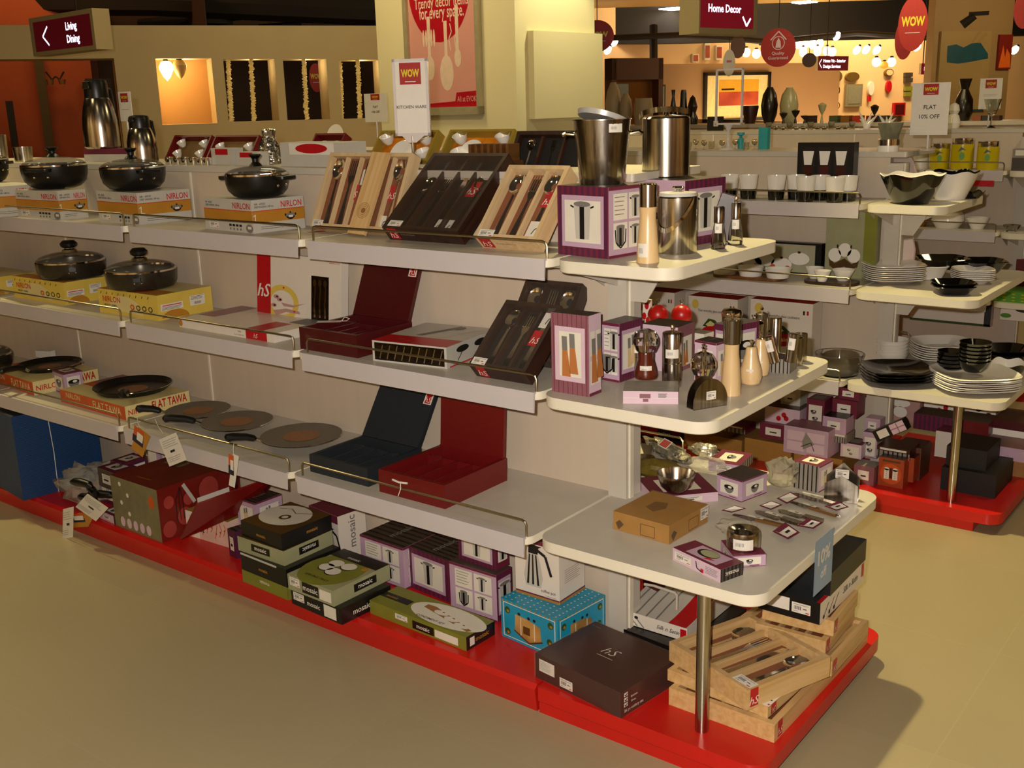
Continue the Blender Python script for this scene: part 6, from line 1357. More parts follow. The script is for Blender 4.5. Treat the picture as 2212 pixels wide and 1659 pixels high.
# pile on the plinth behind
def q4(mb,FA,FB,FT):
    for a,b in ((.08,.52),(.53,.52),(.08,.12),(.53,.12)): panel(mb,FB,a,b,a+.39,b+.34,PINK2)
    mb.poly(FB,[(.45,.2),(.7,.45),(.5,.85),(.42,.5)],TAUPE,2); mb.line(FB,[(.4,.3),(.62,.5),(.7,.2)],.003,INK,2.5)
def lab1(mb,FA,FB,FT): mb.rect(FB,.2,.25,.75,.75,PAPER,1); mb.rect(FB,.35,.42,.6,.5,INK,1.5); mb.rect(FA,.2,.2,.8,.8,CREAM,1)
def tomd(mb,FA,FB,FT):
    mb.rect(FB,.03,.05,.97,.95,PINK2,1)
    for x,y in ((.4,.35),(.55,.6),(.62,.4)): mb.ell(FB,x,y,.07,.16,LOGO,1.5,12)
def strp(mb,FA,FB,FT): mb.rect(FB,0,0,1,.62,TAUPE,1); stripes(mb,FB,7,DSTR,.3,1.4,0,.62); mb.rect(FB,.1,.7,.9,.9,CREAM,1.4)
def bowlp(mb,FA,FB,FT): mb.rect(FB,.12,.06,.88,.8,CREAM,1); pic_bowl(mb,FB,.5,.3,.2,2); pic_bowl(mb,FB,.4,.55,.2,2); mb.rect(FT,.2,.2,.8,.8,TAUPE,1)
def rustd(mb,FA,FB,FT):
    mb.rect(FB,.15,.86,.85,.93,BRN,1); mb.ell(FB,.5,.45,.42,.36,ORANGE,1,24)
    for x in (.33,.67):
        mb.ell(FB,x,.62,.1,.06,CREAM,2,14); mb.rect(FB,x-.1,.26,x+.1,.62,CREAM,2)
        for j in range(5): mb.ell(FB,x,.32+j*.07,.02,.012,BRN,2.5,6)
    mb.rect(FB,.44,.3,.56,.66,MAROON,2)
def novd(mb,FA,FB,FT): mb.rect(FB,.6,0,1,1,BLK,1); mb.text(FB,'NOVA',.8,.3,FB.h*.4,PAPER,2,'c',maxw=FB.w*.35)
def plain(*a): pass
PL=[ # label,u0,u1,vtop,vbot,y,d,mat,top mat,deco
('large kraft box on the plinth behind, left end, above the silver bag',1477,1600,930,1035,4.0,.2,KRAFT,CARD,plain),
('red NOVA box at the left end of the pile behind',1375,1452,918,936,4.0,.2,LOGO,TERRA,novd),
('dark box under the red NOVA one in the pile behind',1375,1475,937,1040,3.99,.2,BLK,BLK,plain),
('kraft box in the middle of the pile behind, under the lilac bouquet carton',1606,1706,945,1050,3.99,.2,KRAFT,CARD,plain),
('kraft box right of the middle one, under the lilac tool carton',1712,1816,975,1062,3.98,.2,KRAFT,CARD,plain),
('wine striped carton on the left kraft box behind',1549,1610,913,928,3.99,.1,WINE,WINE,strp),
('wine carton with a grey label on the middle kraft box behind',1641,1702,912,944,3.97,.1,WINE,DUSTY,lab1),
('pale carton with red fruit print in the pile behind',1652,1727,876,911,4.0,.12,PINK2,BRNP,tomd),
('grey and white carton at the top of the fruit print carton',1686,1728,838,875,4.06,.08,SILV,TAUPE,lab1),
('lilac carton with a kitchen tool picture jutting forward from the pile',1692,1788,918,975,3.9,.12,PINK,DUSTY,q4),
('upright wine carton with two bowls pictured in the pile behind',1741,1779,861,918,4.02,.09,WINE,DUSTY,bowlp),
('wine carton with white label near the post, third layer of its column',1776,1827,898,932,3.97,.09,PINK,BLK,lab1),
('wine carton just below the topmost one near the post behind',1797,1850,861,897,4.05,.09,WINE,DUSTY,lab1),
('topmost wine carton with white label near the post behind',1810,1856,836,860,4.05,.08,WINE,BLK,lab1),
('dark striped carton below the labelled wine carton near the post',1790,1828,933,953,3.97,.09,TAUPE,WINE,strp),
('wine edged carton at the bottom of the column near the post',1815,1860,955,985,4.0,.09,PINK2,WINE,bowlp),
('lilac carton with black flask picture at the foot of the post behind',1862,1893,932,985,4.05,.09,PINK,BLK,bowlp),
('pale lilac carton leaning at the post above the flask picture one',1868,1900,902,931,4.1,.06,PINK,PINK2,lab1),
('brown carton under the tilted box in the pile behind',1893,1965,962,984,4.02,.12,BRNP,BRNP,strp),
('wide brown box behind the rust carton on the plinth',1930,1985,960,1046,4.1,.12,mat('brown_carton','#5A3218',.6,scale=9,amt=.1),BRNP,plain),
('rust orange carton with two white canisters pictured, front of the pile',1895,1950,986,1052,3.97,.07,TERRA,BRNP,rustd),
('second rust orange carton behind the pictured one',1957,1972,988,1040,4.03,.07,TERRA,BRNP,plain),
('flat carton with label and rounded front between letter holder and rust carton',1843,1887,1003,1042,3.94,.08,DUSTY,TAUPE,lab1),
('large black box lower of two behind the second steel pole',2030,2150,1008,1062,4.05,.26,mat('black_card_rough','#0F0A06',.6,scale=20),mat('black_card_top','#1A120A',.6,scale=20),plain),
('black box upper of two behind the second steel pole',2042,2130,962,1007,4.08,.2,MATS['black_card_rough'],MATS['black_card_top'],plain),
]
for lab,u0,u1,vt,vb,y,d,m_,mt_,dc in PL:
    p=S(u0,vb,y); z=max(p.z,ZB)
    bx('stacked_carton',lab,'carton',u0,u1,y,d,z,vt,m_,dc,None,mt=mt_,vb=vb)
# cartons on the far side of the second unit, seen past its post
PL2=[('rose carton printed PIECES seen past the second post',1916,1985,840,905,4.52,.1,ROSE,DUSTY,lambda mb,FA,FB,FT:(mb.rect(FB,.35,.72,.95,.98,PAPER,1),mb.text(FB,'PIECES',.65,.8,FB.h*.1,INK,2,'c'),mb.ell(FB,.4,.6,.3,.14,CERW,1.5),mb.ell(FB,.4,.3,.22,.18,CERW,1.5))),
('white box with red flowers print left of the second steel pole, rear side',1994,2062,845,902,4.55,.1,CERW,CERW,lambda mb,FA,FB,FT:[mb.ell(FB,a,b,.08,.12,m_,1.5,9) for a,b,m_ in ((.2,.8,GREEN),(.6,.7,GREEN),(.5,.35,LOGO),(.7,.5,LOGO))]),
('white box with vegetable print right of the second steel pole, rear side',2075,2150,860,905,4.55,.1,CERW,CERW,lambda mb,FA,FB,FT:[mb.ell(FB,a,b,.09,.14,m_,1.5,9) for a,b,m_ in ((.2,.3,ORANGE),(.5,.6,DGREEN),(.8,.35,MAROON))]),
('striped wine carton in the rear row left of the second steel pole',1972,2062,892,925,4.4,.12,WINE,DTOP,lambda mb,FA,FB,FT:stripes(mb,FB,9,PURP,.5)),
('dark red carton in the rear row at the second steel pole',2062,2135,905,935,4.38,.14,MAROON2,DTOP,plain),
('brown and white carton at the far right of the rear row',2140,2230,905,945,4.45,.2,MAROON,mat('brown_top','#5A2E1A',.5),lambda mb,FA,FB,FT:mb.rect(FB,0,0,1,.55,CERW,1)),
('lilac topped carton sloping at the right behind the black boxes',2120,2215,958,985,4.3,.2,PINK,mat('mauve_top','#7A5550',.5),plain),
('brown edged white carton behind the upper black box',2018,2052,930,985,4.3,.1,GW,WINE,plain),
('tan carton at the right end of the second plinth',2172,2225,980,1045,4.35,.1,CARD,CARD,plain)]
for lab,u0,u1,vt,vb,y,d,m_,mt_,dc in PL2:
    p=S(u0,vb,y); bx('stacked_carton',lab,'carton',u0,u1,y,d,max(p.z,ZB),vt,m_,dc,None,mt=mt_,vb=vb)
p=S(1895,955,3.99); mb=MB(); w_=.13; mb.box(0,w_,0,.05,0,.045,BLK); F=Fr((0,0,0),(1,0,0),(0,0,1),w_,.045); mb.rect(F,.12,.15,.45,.85,PAPER,1); mb.rect(F,.55,.05,1,.95,PINK2,1); mb.line(F,[(.55,.5),(1,.5)],.003,DUSTY,2); mb.line(F,[(.77,.05),(.77,.95)],.003,DUSTY,2)
mb.obj('stacked_carton',None,Matrix.Translation(p)@Matrix.Rotation(-.55,4,'Y'),'black carton with white label tilted on top of the brown carton','carton',smooth=0)
# ---------------- third unit
YJ=mat('yellow_jar','#C9B40E',.25,scale=9,amt=.06); 
for i,(u,vb,rp,hp) in enumerate(((2028,372,20,54),(2076,370,23,66),(2131,372,22,60))):
    t,p,r,h=turned('yellow_jar','yellow jar with steel lid and lemon leaf print, %s'%('left of three','tallest, middle of three','right of three')[i],'jar',0,0,0,rp,hp,[('jar_body',[(0,0),(.95,0),(1,.05),(1,.8),(0,.8)],YJ),('jar_lid',[(.96,.8),(.98,.84),(.98,.99),(.9,1),(0,1)],CHROME)],p=S(u,vb,5.98,B1),group='yellow jars on the third unit')
    mb=MB(); F=Fr((-r*.4,-r*1.01,h*.3),(1,0,0),(0,0,1),r*.8,h*.45); mb.poly(F,[(0,.6),(.3,.95),(.9,.7),(.5,.75)],DGREEN,1); mb.ell(F,.45,.3,.3,.28,GREEN,1,12); mb.obj('leaf_print',t,smooth=0)
turned('white_canister','white canister with brown lid partly behind the leaning platter','canister',0,0,0,16,44,[('canister_body',[(0,0),(1,0),(1,.8),(0,.8)],CERW),('canister_lid',[(1,.8),(1,1),(0,1)],BRN)],p=S(1988,370,6.0,B1))
bx('red_shelf_sign','small red sign strip on the edge of the third unit','sign',2103,2148,5.84,.006,B1-.075,374,LOGO,None,h=.028)
bx('dark_box','dark grey box with a white label at the right edge, third unit','carton',2188,2230,5.9,.06,B1,322,TAUPE,lambda mb,FA,FB,FT:(mb.rect(FB,0,0,1,.6,DTOP,1),mb.rect(FB,.15,.7,.6,.95,PAPER,2)))
t,p,r,h=turned('soup_tureen','large pale lidded tureen on the third unit','tureen',0,0,0,34,62,[('tureen_body',[(0,0),(.7,0),(1,.25),(.95,.45),(.8,.55),(0,.55)],CERW),('tureen_lid',[(.82,.55),(.7,.75),(.5,.95),(.2,.97),(.15,1.05),(0,1.08)],mat('cream_porcelain','#CFC29C',.25,scale=8,amt=.02,coat=.3))],p=S(2046,497,5.95,B2))
dish('yellow_bowl','yellow and white small bowl left of the pale tureen',1985,498,5.95,B2,20,20,MUST,k2=.6)
dish('white_bowl','white bowl with handles right of the pale tureen',2110,500,5.95,B2,24,24,CERW,k2=.55)
dish('glass_bowl','small clear bowl at the right end beyond the tureen',2185,495,5.9,B2,18,14,GLASS,k2=.6)
bx('green_box','bright green patterned box at the right edge below the black trays','carton',2142,2240,5.8,.2,B3,628,GREEN,lambda mb,FA,FB,FT:[mb.ell(FB,.1+.2*i,.2+.3*j,.04,.05,YJ,1,8) for i in range(5) for j in range(3)])
bx('red_box','deep red box at the right edge behind the end shelves','carton',2196,2250,6.12,.1,B3,560,MAROON2,None)
bx('cookware_box','white cookware box with dark border standing at the back of the third unit','carton',1965,2140,5.98,.05,B3,690,CERW,lambda mb,FA,FB,FT:(mb.rect(FB,0,.93,1,1,DGREEN,1),mb.rect(FB,.92,0,1,1,NAVY,1)))
bx('cookware_box','white box with green leaf print at the right edge, third unit','carton',2160,2240,5.95,.05,B3,690,CERW,lambda mb,FA,FB,FT:(mb.ell(FB,.15,.8,.15,.1,GREEN,1),mb.ell(FB,.6,.5,.2,.12,NAVY,1)))
# glassware on the two top boards
gl=None
def glass(lab,u,v,y,z,kind,s):
    p=S(u,v,y,z); k=mpp(p); r=s*k
    pr={0:[(0,0),(.8,0),(1,2.3),(.94,2.3),(.74,.12),(0,.12)],1:[(0,0),(.7,0),(.7,.06),(.1,.12),(.1,1.1),(.7,1.5),(.9,2.2),(.75,2.9),(.7,2.9),(.84,2.2),(.6,1.55),(0,1.25)],2:[(0,0),(.6,0),(.75,.4),(1,1.1),(.94,1.1),(.68,.45),(0,.1)]}[kind]
    mb=MB(); mb.lathe2([(a*r,b*r) for a,b in pr],GLASS,20); return mb.obj('drinking_glass',None,TM(p),lab,'glass')
for i,u in enumerate((1488,1503,1521,1537,1560,1588,1612,1630)): 
    glass('clear glass, %s from left among the near glassware by the white frame stand'%ORD[i],u,305,4.4+.07*(i%2),AT,(0,1,1)[i%3],7)
for i in range(13):
    u=1660+i*15; glass('small clear glass, %s from left in the long far row'%ORD[i],u,285,6.32+.05*(i%2),BT,2 if i%3 else 0,7)
t,p,r,h=turned('glass_vase','fluted clear glass vase flared at the top, left of the FLAT 10% OFF sign','vase',0,0,0,27,58,[('vase_body',[(0,0),(.6,0),(.62,.1),(.7,.5),(1,1),(.95,1),(.64,.5),(.5,.1),(0,.08)],mat('greenish_glass','#C9CBB8',.08,trans=.85,ior=1.4))],p=S(1921,318,4.38,AT))
turned('steel_band_jar','short jar with steel band under the flared glass vase','jar',0,0,0,22,26,[('jar_body',[(0,0),(1,0),(1,.5),(0,.5)],CERW),('jar_band',[(1.02,.5),(1.02,1),(0,1)],CHROME)],p=S(1918,332,4.3,AT))
turned('goblet','clear stemmed goblet near the right edge on the far top board','glass',0,0,0,18,60,[('goblet_body',[(0,0),(.6,0),(.1,.08),(.1,.35),(.5,.5),(1,1),(.94,1),(.44,.52),(0,.4)],GLASS)],p=S(2138,300,6.35,BT))
bx('teal_box','small teal carton standing among the near glassware','carton',1639,1658,4.45,.03,AT,276,mat('teal_card','#2E9A98',.5),None)
turned('spray_head','teal spray bottle top among the near glassware','bottle',0,0,0,8,34,[('bottle_body',[(0,0),(.8,0),(.8,.6),(.3,.75),(.4,.8),(1,.85),(1,1),(0,1)],MATS['teal_card'])],p=S(1600,308,4.5,AT))
bx('small_black_card','small black card with a silver square on the far top board','card',1528,1562,6.3,.01,BT,252,BLK,lambda mb,FA,FB,FT:mb.rect(FB,.4,.3,.7,.7,SILV,1))
for i,(u,s) in enumerate(((1872,22),(1915,20),(2055,0))):
    if s:
        p=S(u,280,6.4,BT); k=mpp(p); t=root('fish_figurine',TM(p),'white leaping fish figurine, %s of two'%('left','right')[i],'figurine')
        mb=MB()
        for j in range(5):
            a=j*1.25+i; mb.tube([(0,0,.0),(s*k*.3*math.cos(a),0,s*k*.6),(s*k*math.cos(a),s*k*.3*math.sin(a),s*k*(1.3+.4*math.sin(a*2)))],[s*k*.3,s*k*.22,s*k*.03],CERW,8)
        mb.obj('fish_body',t)
turned('white_teddy','white rounded figurine beside the FLAT 10% OFF sign','figurine',0,0,0,15,52,[('figurine_body',[(0,0),(.8,0),(1,.2),(.7,.5),(.5,.55),(.75,.7),(.6,.92),(.2,1),(0,1)],CERW)],p=S(2058,286,6.4,BT))
# sign stands
def signcard(lab,u0,u1,v0,v1,y,zb_,deco,name='sign_stand',pole=True,m=PAPER):
    p=S((u0+u1)/2,(v0+v1)/2,y); a=S(u0,v1,y); b=S(u1,v1,y); w=b.x-a.x; h=hz(a,v0)-hz(a,v1); zc=hz(a,v1)
    t=root(name,Matrix.Translation((a.x,y,zb_)),lab,'sign'); mb=MB(); mb.box(0,w,-.002,.002,zc-zb_,zc-zb_+h,m); F=Fr((0,-.0022,zc-zb_),(1,0,0),(0,0,1),w,h); deco(mb,F); mb.obj('sign_card',t,smooth=0)
    if pole: mb=MB(); mb.lathe([(.03,0),(.03,.003),(.004,.006),(.004,max(.02,zc-zb_))],ACR,16,(w/2,0,0)); mb.obj('pole',t)
    return t
def f10(mb,F): wow(mb,F,.3,.77,.7,.98,1); mb.text(F,'FLAT',.5,.5,F.h*.08,INK,2,'c'); mb.text(F,'10% OFF',.5,.32,F.h*.08,INK,2,'c')
signcard('white FLAT 10% OFF sign with a red WOW square on the right',1965,2046,180,292,4.4,AT,f10)
signcard('small white sign with a red WOW square right of the dark vase',2113,2161,170,236,6.4,BT,lambda mb,F:(wow(mb,F,.25,.68,.75,.96,1),lines(mb,F,.2,.4,.8,.5,2)))
signcard('white FLAT 10% OFF sign partly behind the column edge on the left',790,838,203,264,4.4,AT,f10)
signcard('narrow white sign with red WOW square behind the tall steel flask',262,288,199,262,2.66,ZT,lambda mb,F:(wow(mb,F,.2,.65,.8,.95,1),lines(mb,F,.2,.38,.8,.42,1)))
p=S(1573,300,4.42,AT); k=mpp(p); t=root('empty_sign_frame',TM(p,-.2),'empty white picture-frame sign stand on a thin pole among the glassware','sign stand'); mb=MB()
z0=52*k; z1=168*k; w_=36*k
for a in ((-w_,-w_+.008,z0,z1),(w_-.008,w_,z0,z1),(-w_,w_,z0,z0+.008),(-w_,w_,z1-.008,z1)): mb.box(a[0],a[1],-.004,.004,a[2],a[3],ACR)
mb.obj('sign_frame',t,smooth=0); mb=MB(); mb.lathe([(.04,0),(.035,.004),(.012,.012),(.005,.03),(.004,z0-.03),(.02,z0)],ACR,20); mb.obj('pole',t)
p=S(727,300,4.42,AT); k=mpp(p); p.z+=25*k; mb=MB(); mb.lathe2([(0,0),(24*k,.004),(26*k,.012),(0,.008)],CERW,32); mb.obj('display_plate',None,Matrix.Translation(p)@Matrix.Rotation(1.35,4,'X'),'round white plate standing on edge behind the long grey box','plate')
# ================================================================ beyond the shelving
def sz(lab,u,v): pass
# fourth low counter carrying vases, 9 m away
mb=MB(); 
cx0=S(1250,280,9.0).x; cx1=S(2330,280,9.0).x
mb.box(cx0,cx1,0,.45,0,1.31,PANEL); mb.box(cx0-.02,cx1+.02,-.03,.5,1.31,1.34,WHITE,); mb.obj('display_counter',None,Matrix.Translation((0,9.0,0)),'long white counter behind the third unit, carrying tall vases','counter',smooth=0)
CZ=1.34
def V(lab,u,vb,rp,hp,pr,m,cat='vase',name='vase',y=9.2,group=None,n=28,parts=None):
    p=S(u,vb,y,CZ); k=mpp(p); top=hz(p,vb-hp)-CZ; 
    return turned(name,lab,cat,0,0,0,rp,top/k,parts or [('vase_body',pr,m)],p=p,n=n,group=group)
VB=[(0,0),(.55,0),(.9,.25),(1,.5),(.8,.8),(.4,.97),(.35,1),(.25,1),(0,.9)]
DV=mat('dark_brown_vase','#160E08',.3,scale=12,coat=.3); GV=mat('pale_green_vase','#B8B48A',.3,scale=8,amt=.03,coat=.3); BV=mat('brown_pot','#3A1A10',.4,scale=9); SV=mat('stone_vase','#A99A78',.5,scale=9,amt=.05)
V('tall dark brown bottle-shaped vase right of the orange painting',1661,262,18,74,VB,DV)
V('tall pale green bottle-shaped vase beside the dark brown one',1703,265,20,76,VB,GV)
V('brown tapered pot in front of the orange painting',1620,262,18,34,[(0,0),(.6,0),(1,.9),(.95,1),(.8,1),(.5,.1),(0,.1)],BV)
V('slim dark vase with brown rings, left of two by the column',1454,252,9,58,[(0,0),(.8,0),(1,.3),(.6,.6),(.3,.8),(.5,1),(0,1)],DV)
V('wider dark vase with brown rings, right of two by the column',1476,256,13,62,[(0,0),(1,0),(1,.3),(.6,.55),(.5,.9),(.4,1),(0,1)],DV)
V('lumpy dark sculpture behind the two ringed vases',1496,250,12,45,[(0,0),(.9,0),(1,.2),(.6,.4),(.9,.6),(.5,.9),(0,1)],DV,'sculpture','sculpture')
V('large stone coloured vase beside the column, left of two',1325,262,17,84,VB,SV)
V('wide cream vase with grey neck right of the column',1390,262,21,50,[(0,0),(.9,0),(1,.5),(.9,.85),(.85,1),(.8,1),(0,.9)],SV)
V('stone vase with grey blue throat between the two pale ones',1352,262,14,60,VB,SV)
V('large dark hourglass vase right of the FLAT 10% OFF sign',2079,262,19,92,[(0,0),(.7,0),(1,.2),(.95,.5),(.4,.75),(.7,1),(.6,1),(0,.8)],DV)
for i,(u,c) in enumerate(((1747,'#3A2A1A'),(1880,'#7A1E10'),(1800,'#4A5A3A'),(1825,'#8A5A1A'),(1850,'#B2301A'),(1905,'#3A3A3A'),(1930,'#5A4020'),(2110,'#8A4A2A'),(2130,'#2A2A2A'),(2150,'#4A2A1A'))):
    bx('decor_box','small %s block in the row of decor boxes on the long counter'%('dark','brick red','green','ochre','bright red','charcoal','brown','copper','black','umber')[i],'box',u-9,u+9,9.1,.1,CZ,250,mat('decor_%d'%i,c,.5,scale=20),None)
for i,(u,h_) in enumerate(((1692,20),(1718,26),(1738,14),(1775,40),(1888,36))):
    V('small dark flower-like ornament on the counter, %s from left'%ORD[i],u,262,9,h_,[(0,0),(.4,0),(.15,.4),(.8,.7),(1,.9),(.3,1),(0,1)],DV if i!=3 else GV,'ornament','ornament',y=9.05)
# back walls
WR=Wall(1700,150,15.5,62)
def wx(u,v=150): return WR.uv(u,v)[0]
def wz(u,v): return WR.uv(u,v)[1]
mb=MB(); mb.box(wx(1180),wx(2600),0,.1,0,4.6,WARMW); mb.obj('wall_back',None,WR.M,kind='structure',smooth=0)
# tan partition carrying the painting
WP=Wall(1590,200,12.2,62)
def px_(u,v=200): return WP.uv(u,v)[0]
TANW=mat('tan_partition','#9A7650',.7,scale=3,amt=.03)
mb=MB(); mb.box(px_(1414),px_(1812),0,.12,0,WP.uv(1600,137)[1],TANW); mb.obj('wall_partition',None,WP.M,kind='structure',smooth=0)
t=root('painting',WP.M,'framed abstract painting in yellow, orange and red with a dark frame','painting')
a,b=px_(1518),px_(1660); z0,z1=WP.uv(1590,262)[1],WP.uv(1590,156)[1]
mb=MB(); e=.035
for q in ((a,a+e,z0,z1),(b-e,b,z0,z1),(a,b,z0,z0+e),(a,b,z1-e,z1)): mb.box(q[0],q[1],-.04,-.002,q[2],q[3],DV)
mb.obj('frame',t,smooth=0); mb=MB(); mb.box(a+e,b-e,-.02,-.002,z0+e,z1-e,mat('warm_mat_board','#E3C98C',.6))
F=Fr((a+e,-.021,z0+e),(1,0,0),(0,0,1),b-a-2*e,z1-z0-2*e)
mb.rect(F,.2,.3,.85,.9,mat('painting_yellow','#D39A14',.5,scale=6),1); mb.rect(F,.2,.3,.85,.62,mat('painting_red','#8E1E0A',.5,scale=5,hex2='#B84A12'),1.5); mb.rect(F,.24,.66,.45,.7,DV,2); mb.obj('canvas',t,smooth=0)
# brown shelf frame beside the column
t=root('wall_shelf_frame',WP.M,'reddish brown display frame with mirrors beside the column','display frame'); a,b=px_(1305,190),px_(1415,190); z0,z1=.0,WP.uv(1360,127)[1]
DSF=mat('red_brown_frame','#4A2412',.6,scale=6); mb=MB()
for q in ((a,a+.06,z0,z1),(b-.06,b,z0,z1),(a,b,z1-.22,z1),(a,b,z0,.9)): mb.box(q[0],q[1],-.15,-.01,q[2],q[3],DSF)
mb.obj('frame',t,smooth=0); mb=MB(); mb.box(a+.06,b-.06,-.03,-.01,.9,z1-.22,mat('copper_mirror','#A8703A',.15,.7,scale=3)); mb.box(a+.08,a+.28,-.05,-.03,1.6,z1-.26,mat('grey_glass_panel','#9AA0A0',.2,.3)); mb.obj('mirror_panel',t,smooth=0)
t=root('wall_mirror',WP.M,'narrow mirror with dark frame left of the ringed vases','mirror'); a,b=px_(1418),px_(1433); mb=MB(); mb.box(a,b,-.04,-.002,WP.uv(1425,250)[1],WP.uv(1425,183)[1],DV); mb.obj('frame',t,smooth=0); mb=MB(); mb.box(a+.02,b-.02,-.045,-.041,WP.uv(1425,246)[1],WP.uv(1425,187)[1],MATS['grey_glass_panel']); mb.obj('mirror_glass',t,smooth=0)
# mirrors, clocks and things on the far warm wall
def onwall(name,lab,cat,u0,u1,v0,v1,m,kind='box',m2=None,dpt=.04):
    a,b=wx(u0,(v0+v1)/2),wx(u1,(v0+v1)/2); z1,z0=wz((u0+u1)/2,v0),wz((u0+u1)/2,v1); c=((a+b)/2,(z0+z1)/2); 
    t=root(name,WR.M@Matrix.Translation((c[0],-.005,c[1])),lab,cat); mb=MB(); w=(b-a)/2; h=(z1-z0)/2
    if kind=='box':
        mb.box(-w,w,-dpt,0,-h,h,m)
        if m2: mb.box(-w*.75,w*.75,-dpt-.005,-dpt,-h*.75,h*.75,m2)
    else:
        mb.prism([(w*math.cos(q),h*math.sin(q)) for q in [i*math.pi/14 for i in range(28)]],-dpt,0,m,ax='y')
        if m2: mb.prism([(w*.78*math.cos(q),h*.78*math.sin(q)) for q in [i*math.pi/14 for i in range(28)]],-dpt-.006,-dpt,m2,ax='y')
    mb.obj('face',t,smooth=0); return t
BRS=mat('brass','#8A6A34',.35,.6,scale=9)
onwall('wall_clock','round brass plate high on the far warm wall','wall decor',1792,1815,153,178,BRS,'o')
onwall('wall_clock','round wall clock with a bright white face and dark rim','clock',1786,1810,182,209,DV,'o',CREAM)
onwall('wall_clock','round ring ornament below the bright clock','wall decor',1786,1810,218,238,BRS,'o',WARMW)
onwall('wall_panel_mirror','rectangular grey mirror right of the bright clock','mirror',1823,1858,182,230,mat('silver_mirror_frame','#8C8468',.4,.2),'box',mat('grey_mirror','#9A937C',.25,.3))
onwall('wall_clock','round brass plate left of the grey mirror, upper row','wall decor',1824,1852,156,176,BRS,'o')
onwall('red_ornament_hanging','red hanging ornament on the far warm wall','wall decor',1911,1922,175,200,LOGO,'o')
onwall('red_ornament_hanging','tiny red ornament below the white oval plaque','wall decor',1872,1877,207,219,LOGO,'box')
onwall('white_plaque','pale oval plaque on the far warm wall','wall decor',1872,1884,176,206,CREAM,'o')
for i,v in enumerate((157,169,187,199)): onwall('wall_picture','small dark picture, %s from top in the column of four'%ORD[i],'picture',1951,1967,v,v+9,DTOP if i<2 else OLIVE,'box')
onwall('red_picture','small red framed panel low on the far warm wall','wall decor',1926,1951,222,250,LOGO,'box',MAROON)
onwall('wall_plate','ringed plate high on the far warm wall','wall decor',1908,1926,149,165,BRS,'o',WARMW)
for i,(u0,u1,v0,v1) in enumerate(((1518,1530,94,130),(1543,1556,98,130),(1492,1505,117,135))): onwall('wall_art','small hanging art piece above the partition, %s from left'%ORD[(1,2,0)[i]],'wall decor',u0,u1,v0,v1,CREAM,'box',TERRA)
# pillar at the far right with posters
PR=Wall(2015,150,10.5,70)
def pxx(u): return PR.uv(u,120)[0]
PIL=mat('pillar_tan','#96794E',.6,scale=3,amt=.03)
mb=MB(); mb.box(pxx(2014),pxx(2182),0,.1,0,4.4,PIL); mb.obj('wall_pillar',None,PR.M,kind='structure',smooth=0)
t=root('teal_poster',PR.M,'large tan poster with a dark teal painted shape on the right pillar','poster'); a,b=pxx(2026),pxx(2134); z0,z1=PR.uv(2080,240)[1],PR.uv(2080,68)[1]
mb=MB(); mb.box(a,b,-.03,-.002,z0,z1,mat('poster_tan','#9C8252',.45,scale=4,amt=.04)); mb.obj('poster_board',t,smooth=0)
mb=MB(); F=Fr((a,-.031,z0),(1,0,0),(0,0,1),b-a,z1-z0); TL=mat('teal_ink','#0E4A5A',.5,scale=9,amt=.15)
mb.poly(F,[(.14,.62),(.13,.82),(.3,.84),(.45,.8),(.6,.85),(.78,.86),(.95,.72),(.96,.66),(.6,.62),(.35,.6)],TL,1); mb.line(F,[(.62,.86),(.72,.97),(.78,.99)],.03,PIL,2); mb.line(F,[(.74,.86),(.84,.95),(.9,.96)],.03,PIL,2); mb.rect(F,.05,.0,.95,.02,TL,1); mb.obj('printed_shape',t,smooth=0)
t=root('flame_poster',PR.M,'narrow red poster with orange flames at the right side of the pillar','poster'); a,b=pxx(2152),pxx(2180); z0,z1=PR.uv(2165,150)[1],PR.uv(2165,75)[1]
mb=MB(); mb.box(a,b,-.03,-.002,z0,z1,mat('deep_red_poster','#7A1408',.5,scale=6)); F=Fr((a,-.031,z0),(1,0,0),(0,0,1),b-a,z1-z0); mb.poly(F,[(.05,.05),(.95,.05),(.9,.4),(.6,.6),(.5,.35),(.3,.7)],mat('flame_orange','#E0661A',.5),1); mb.obj('poster_board',t,smooth=0)
# ceiling: far light board, dark bulkhead, open void with trusses
gz=2.72
def gp(u,v,z): 
    p=at(u,v,z); return p
c0=[EYEP+FH*7.6+RH*x for x in (-.2,9)]; c1=[EYEP+FH*14.2+RH*x for x in (-.4,12)]
P=[Vector((q.x,q.y,gz)) for q in (c0[0],c0[1],c1[1],c1[0])]
mb=MB(); mb.add(P,[(3,2,1,0)],CEIL); mb.add([q+ZUP*.1 for q in P],[(0,1,2,3)],DARKC); mb.obj('ceiling',None,None,kind='structure',smooth=0)
WD=Wall(1700,60,14.25,84)
mb=MB(); mb.box(WD.uv(1240,60)[0],WD.uv(2500,60)[0],0,.2,WD.uv(1700,88)[1],gz+.25,mat('dark_bulkhead','#140A04',.8,scale=3)); mb.obj('trim_1',None,WD.M,kind='structure',smooth=0)
mb=MB(); mb.add([(-30,-6,4.6),(16,-6,4.6),(16,34,4.6),(-30,34,4.6)],[(3,2,1,0)],DARKC); mb.obj('ceiling_void',None,None,kind='structure',smooth=0)
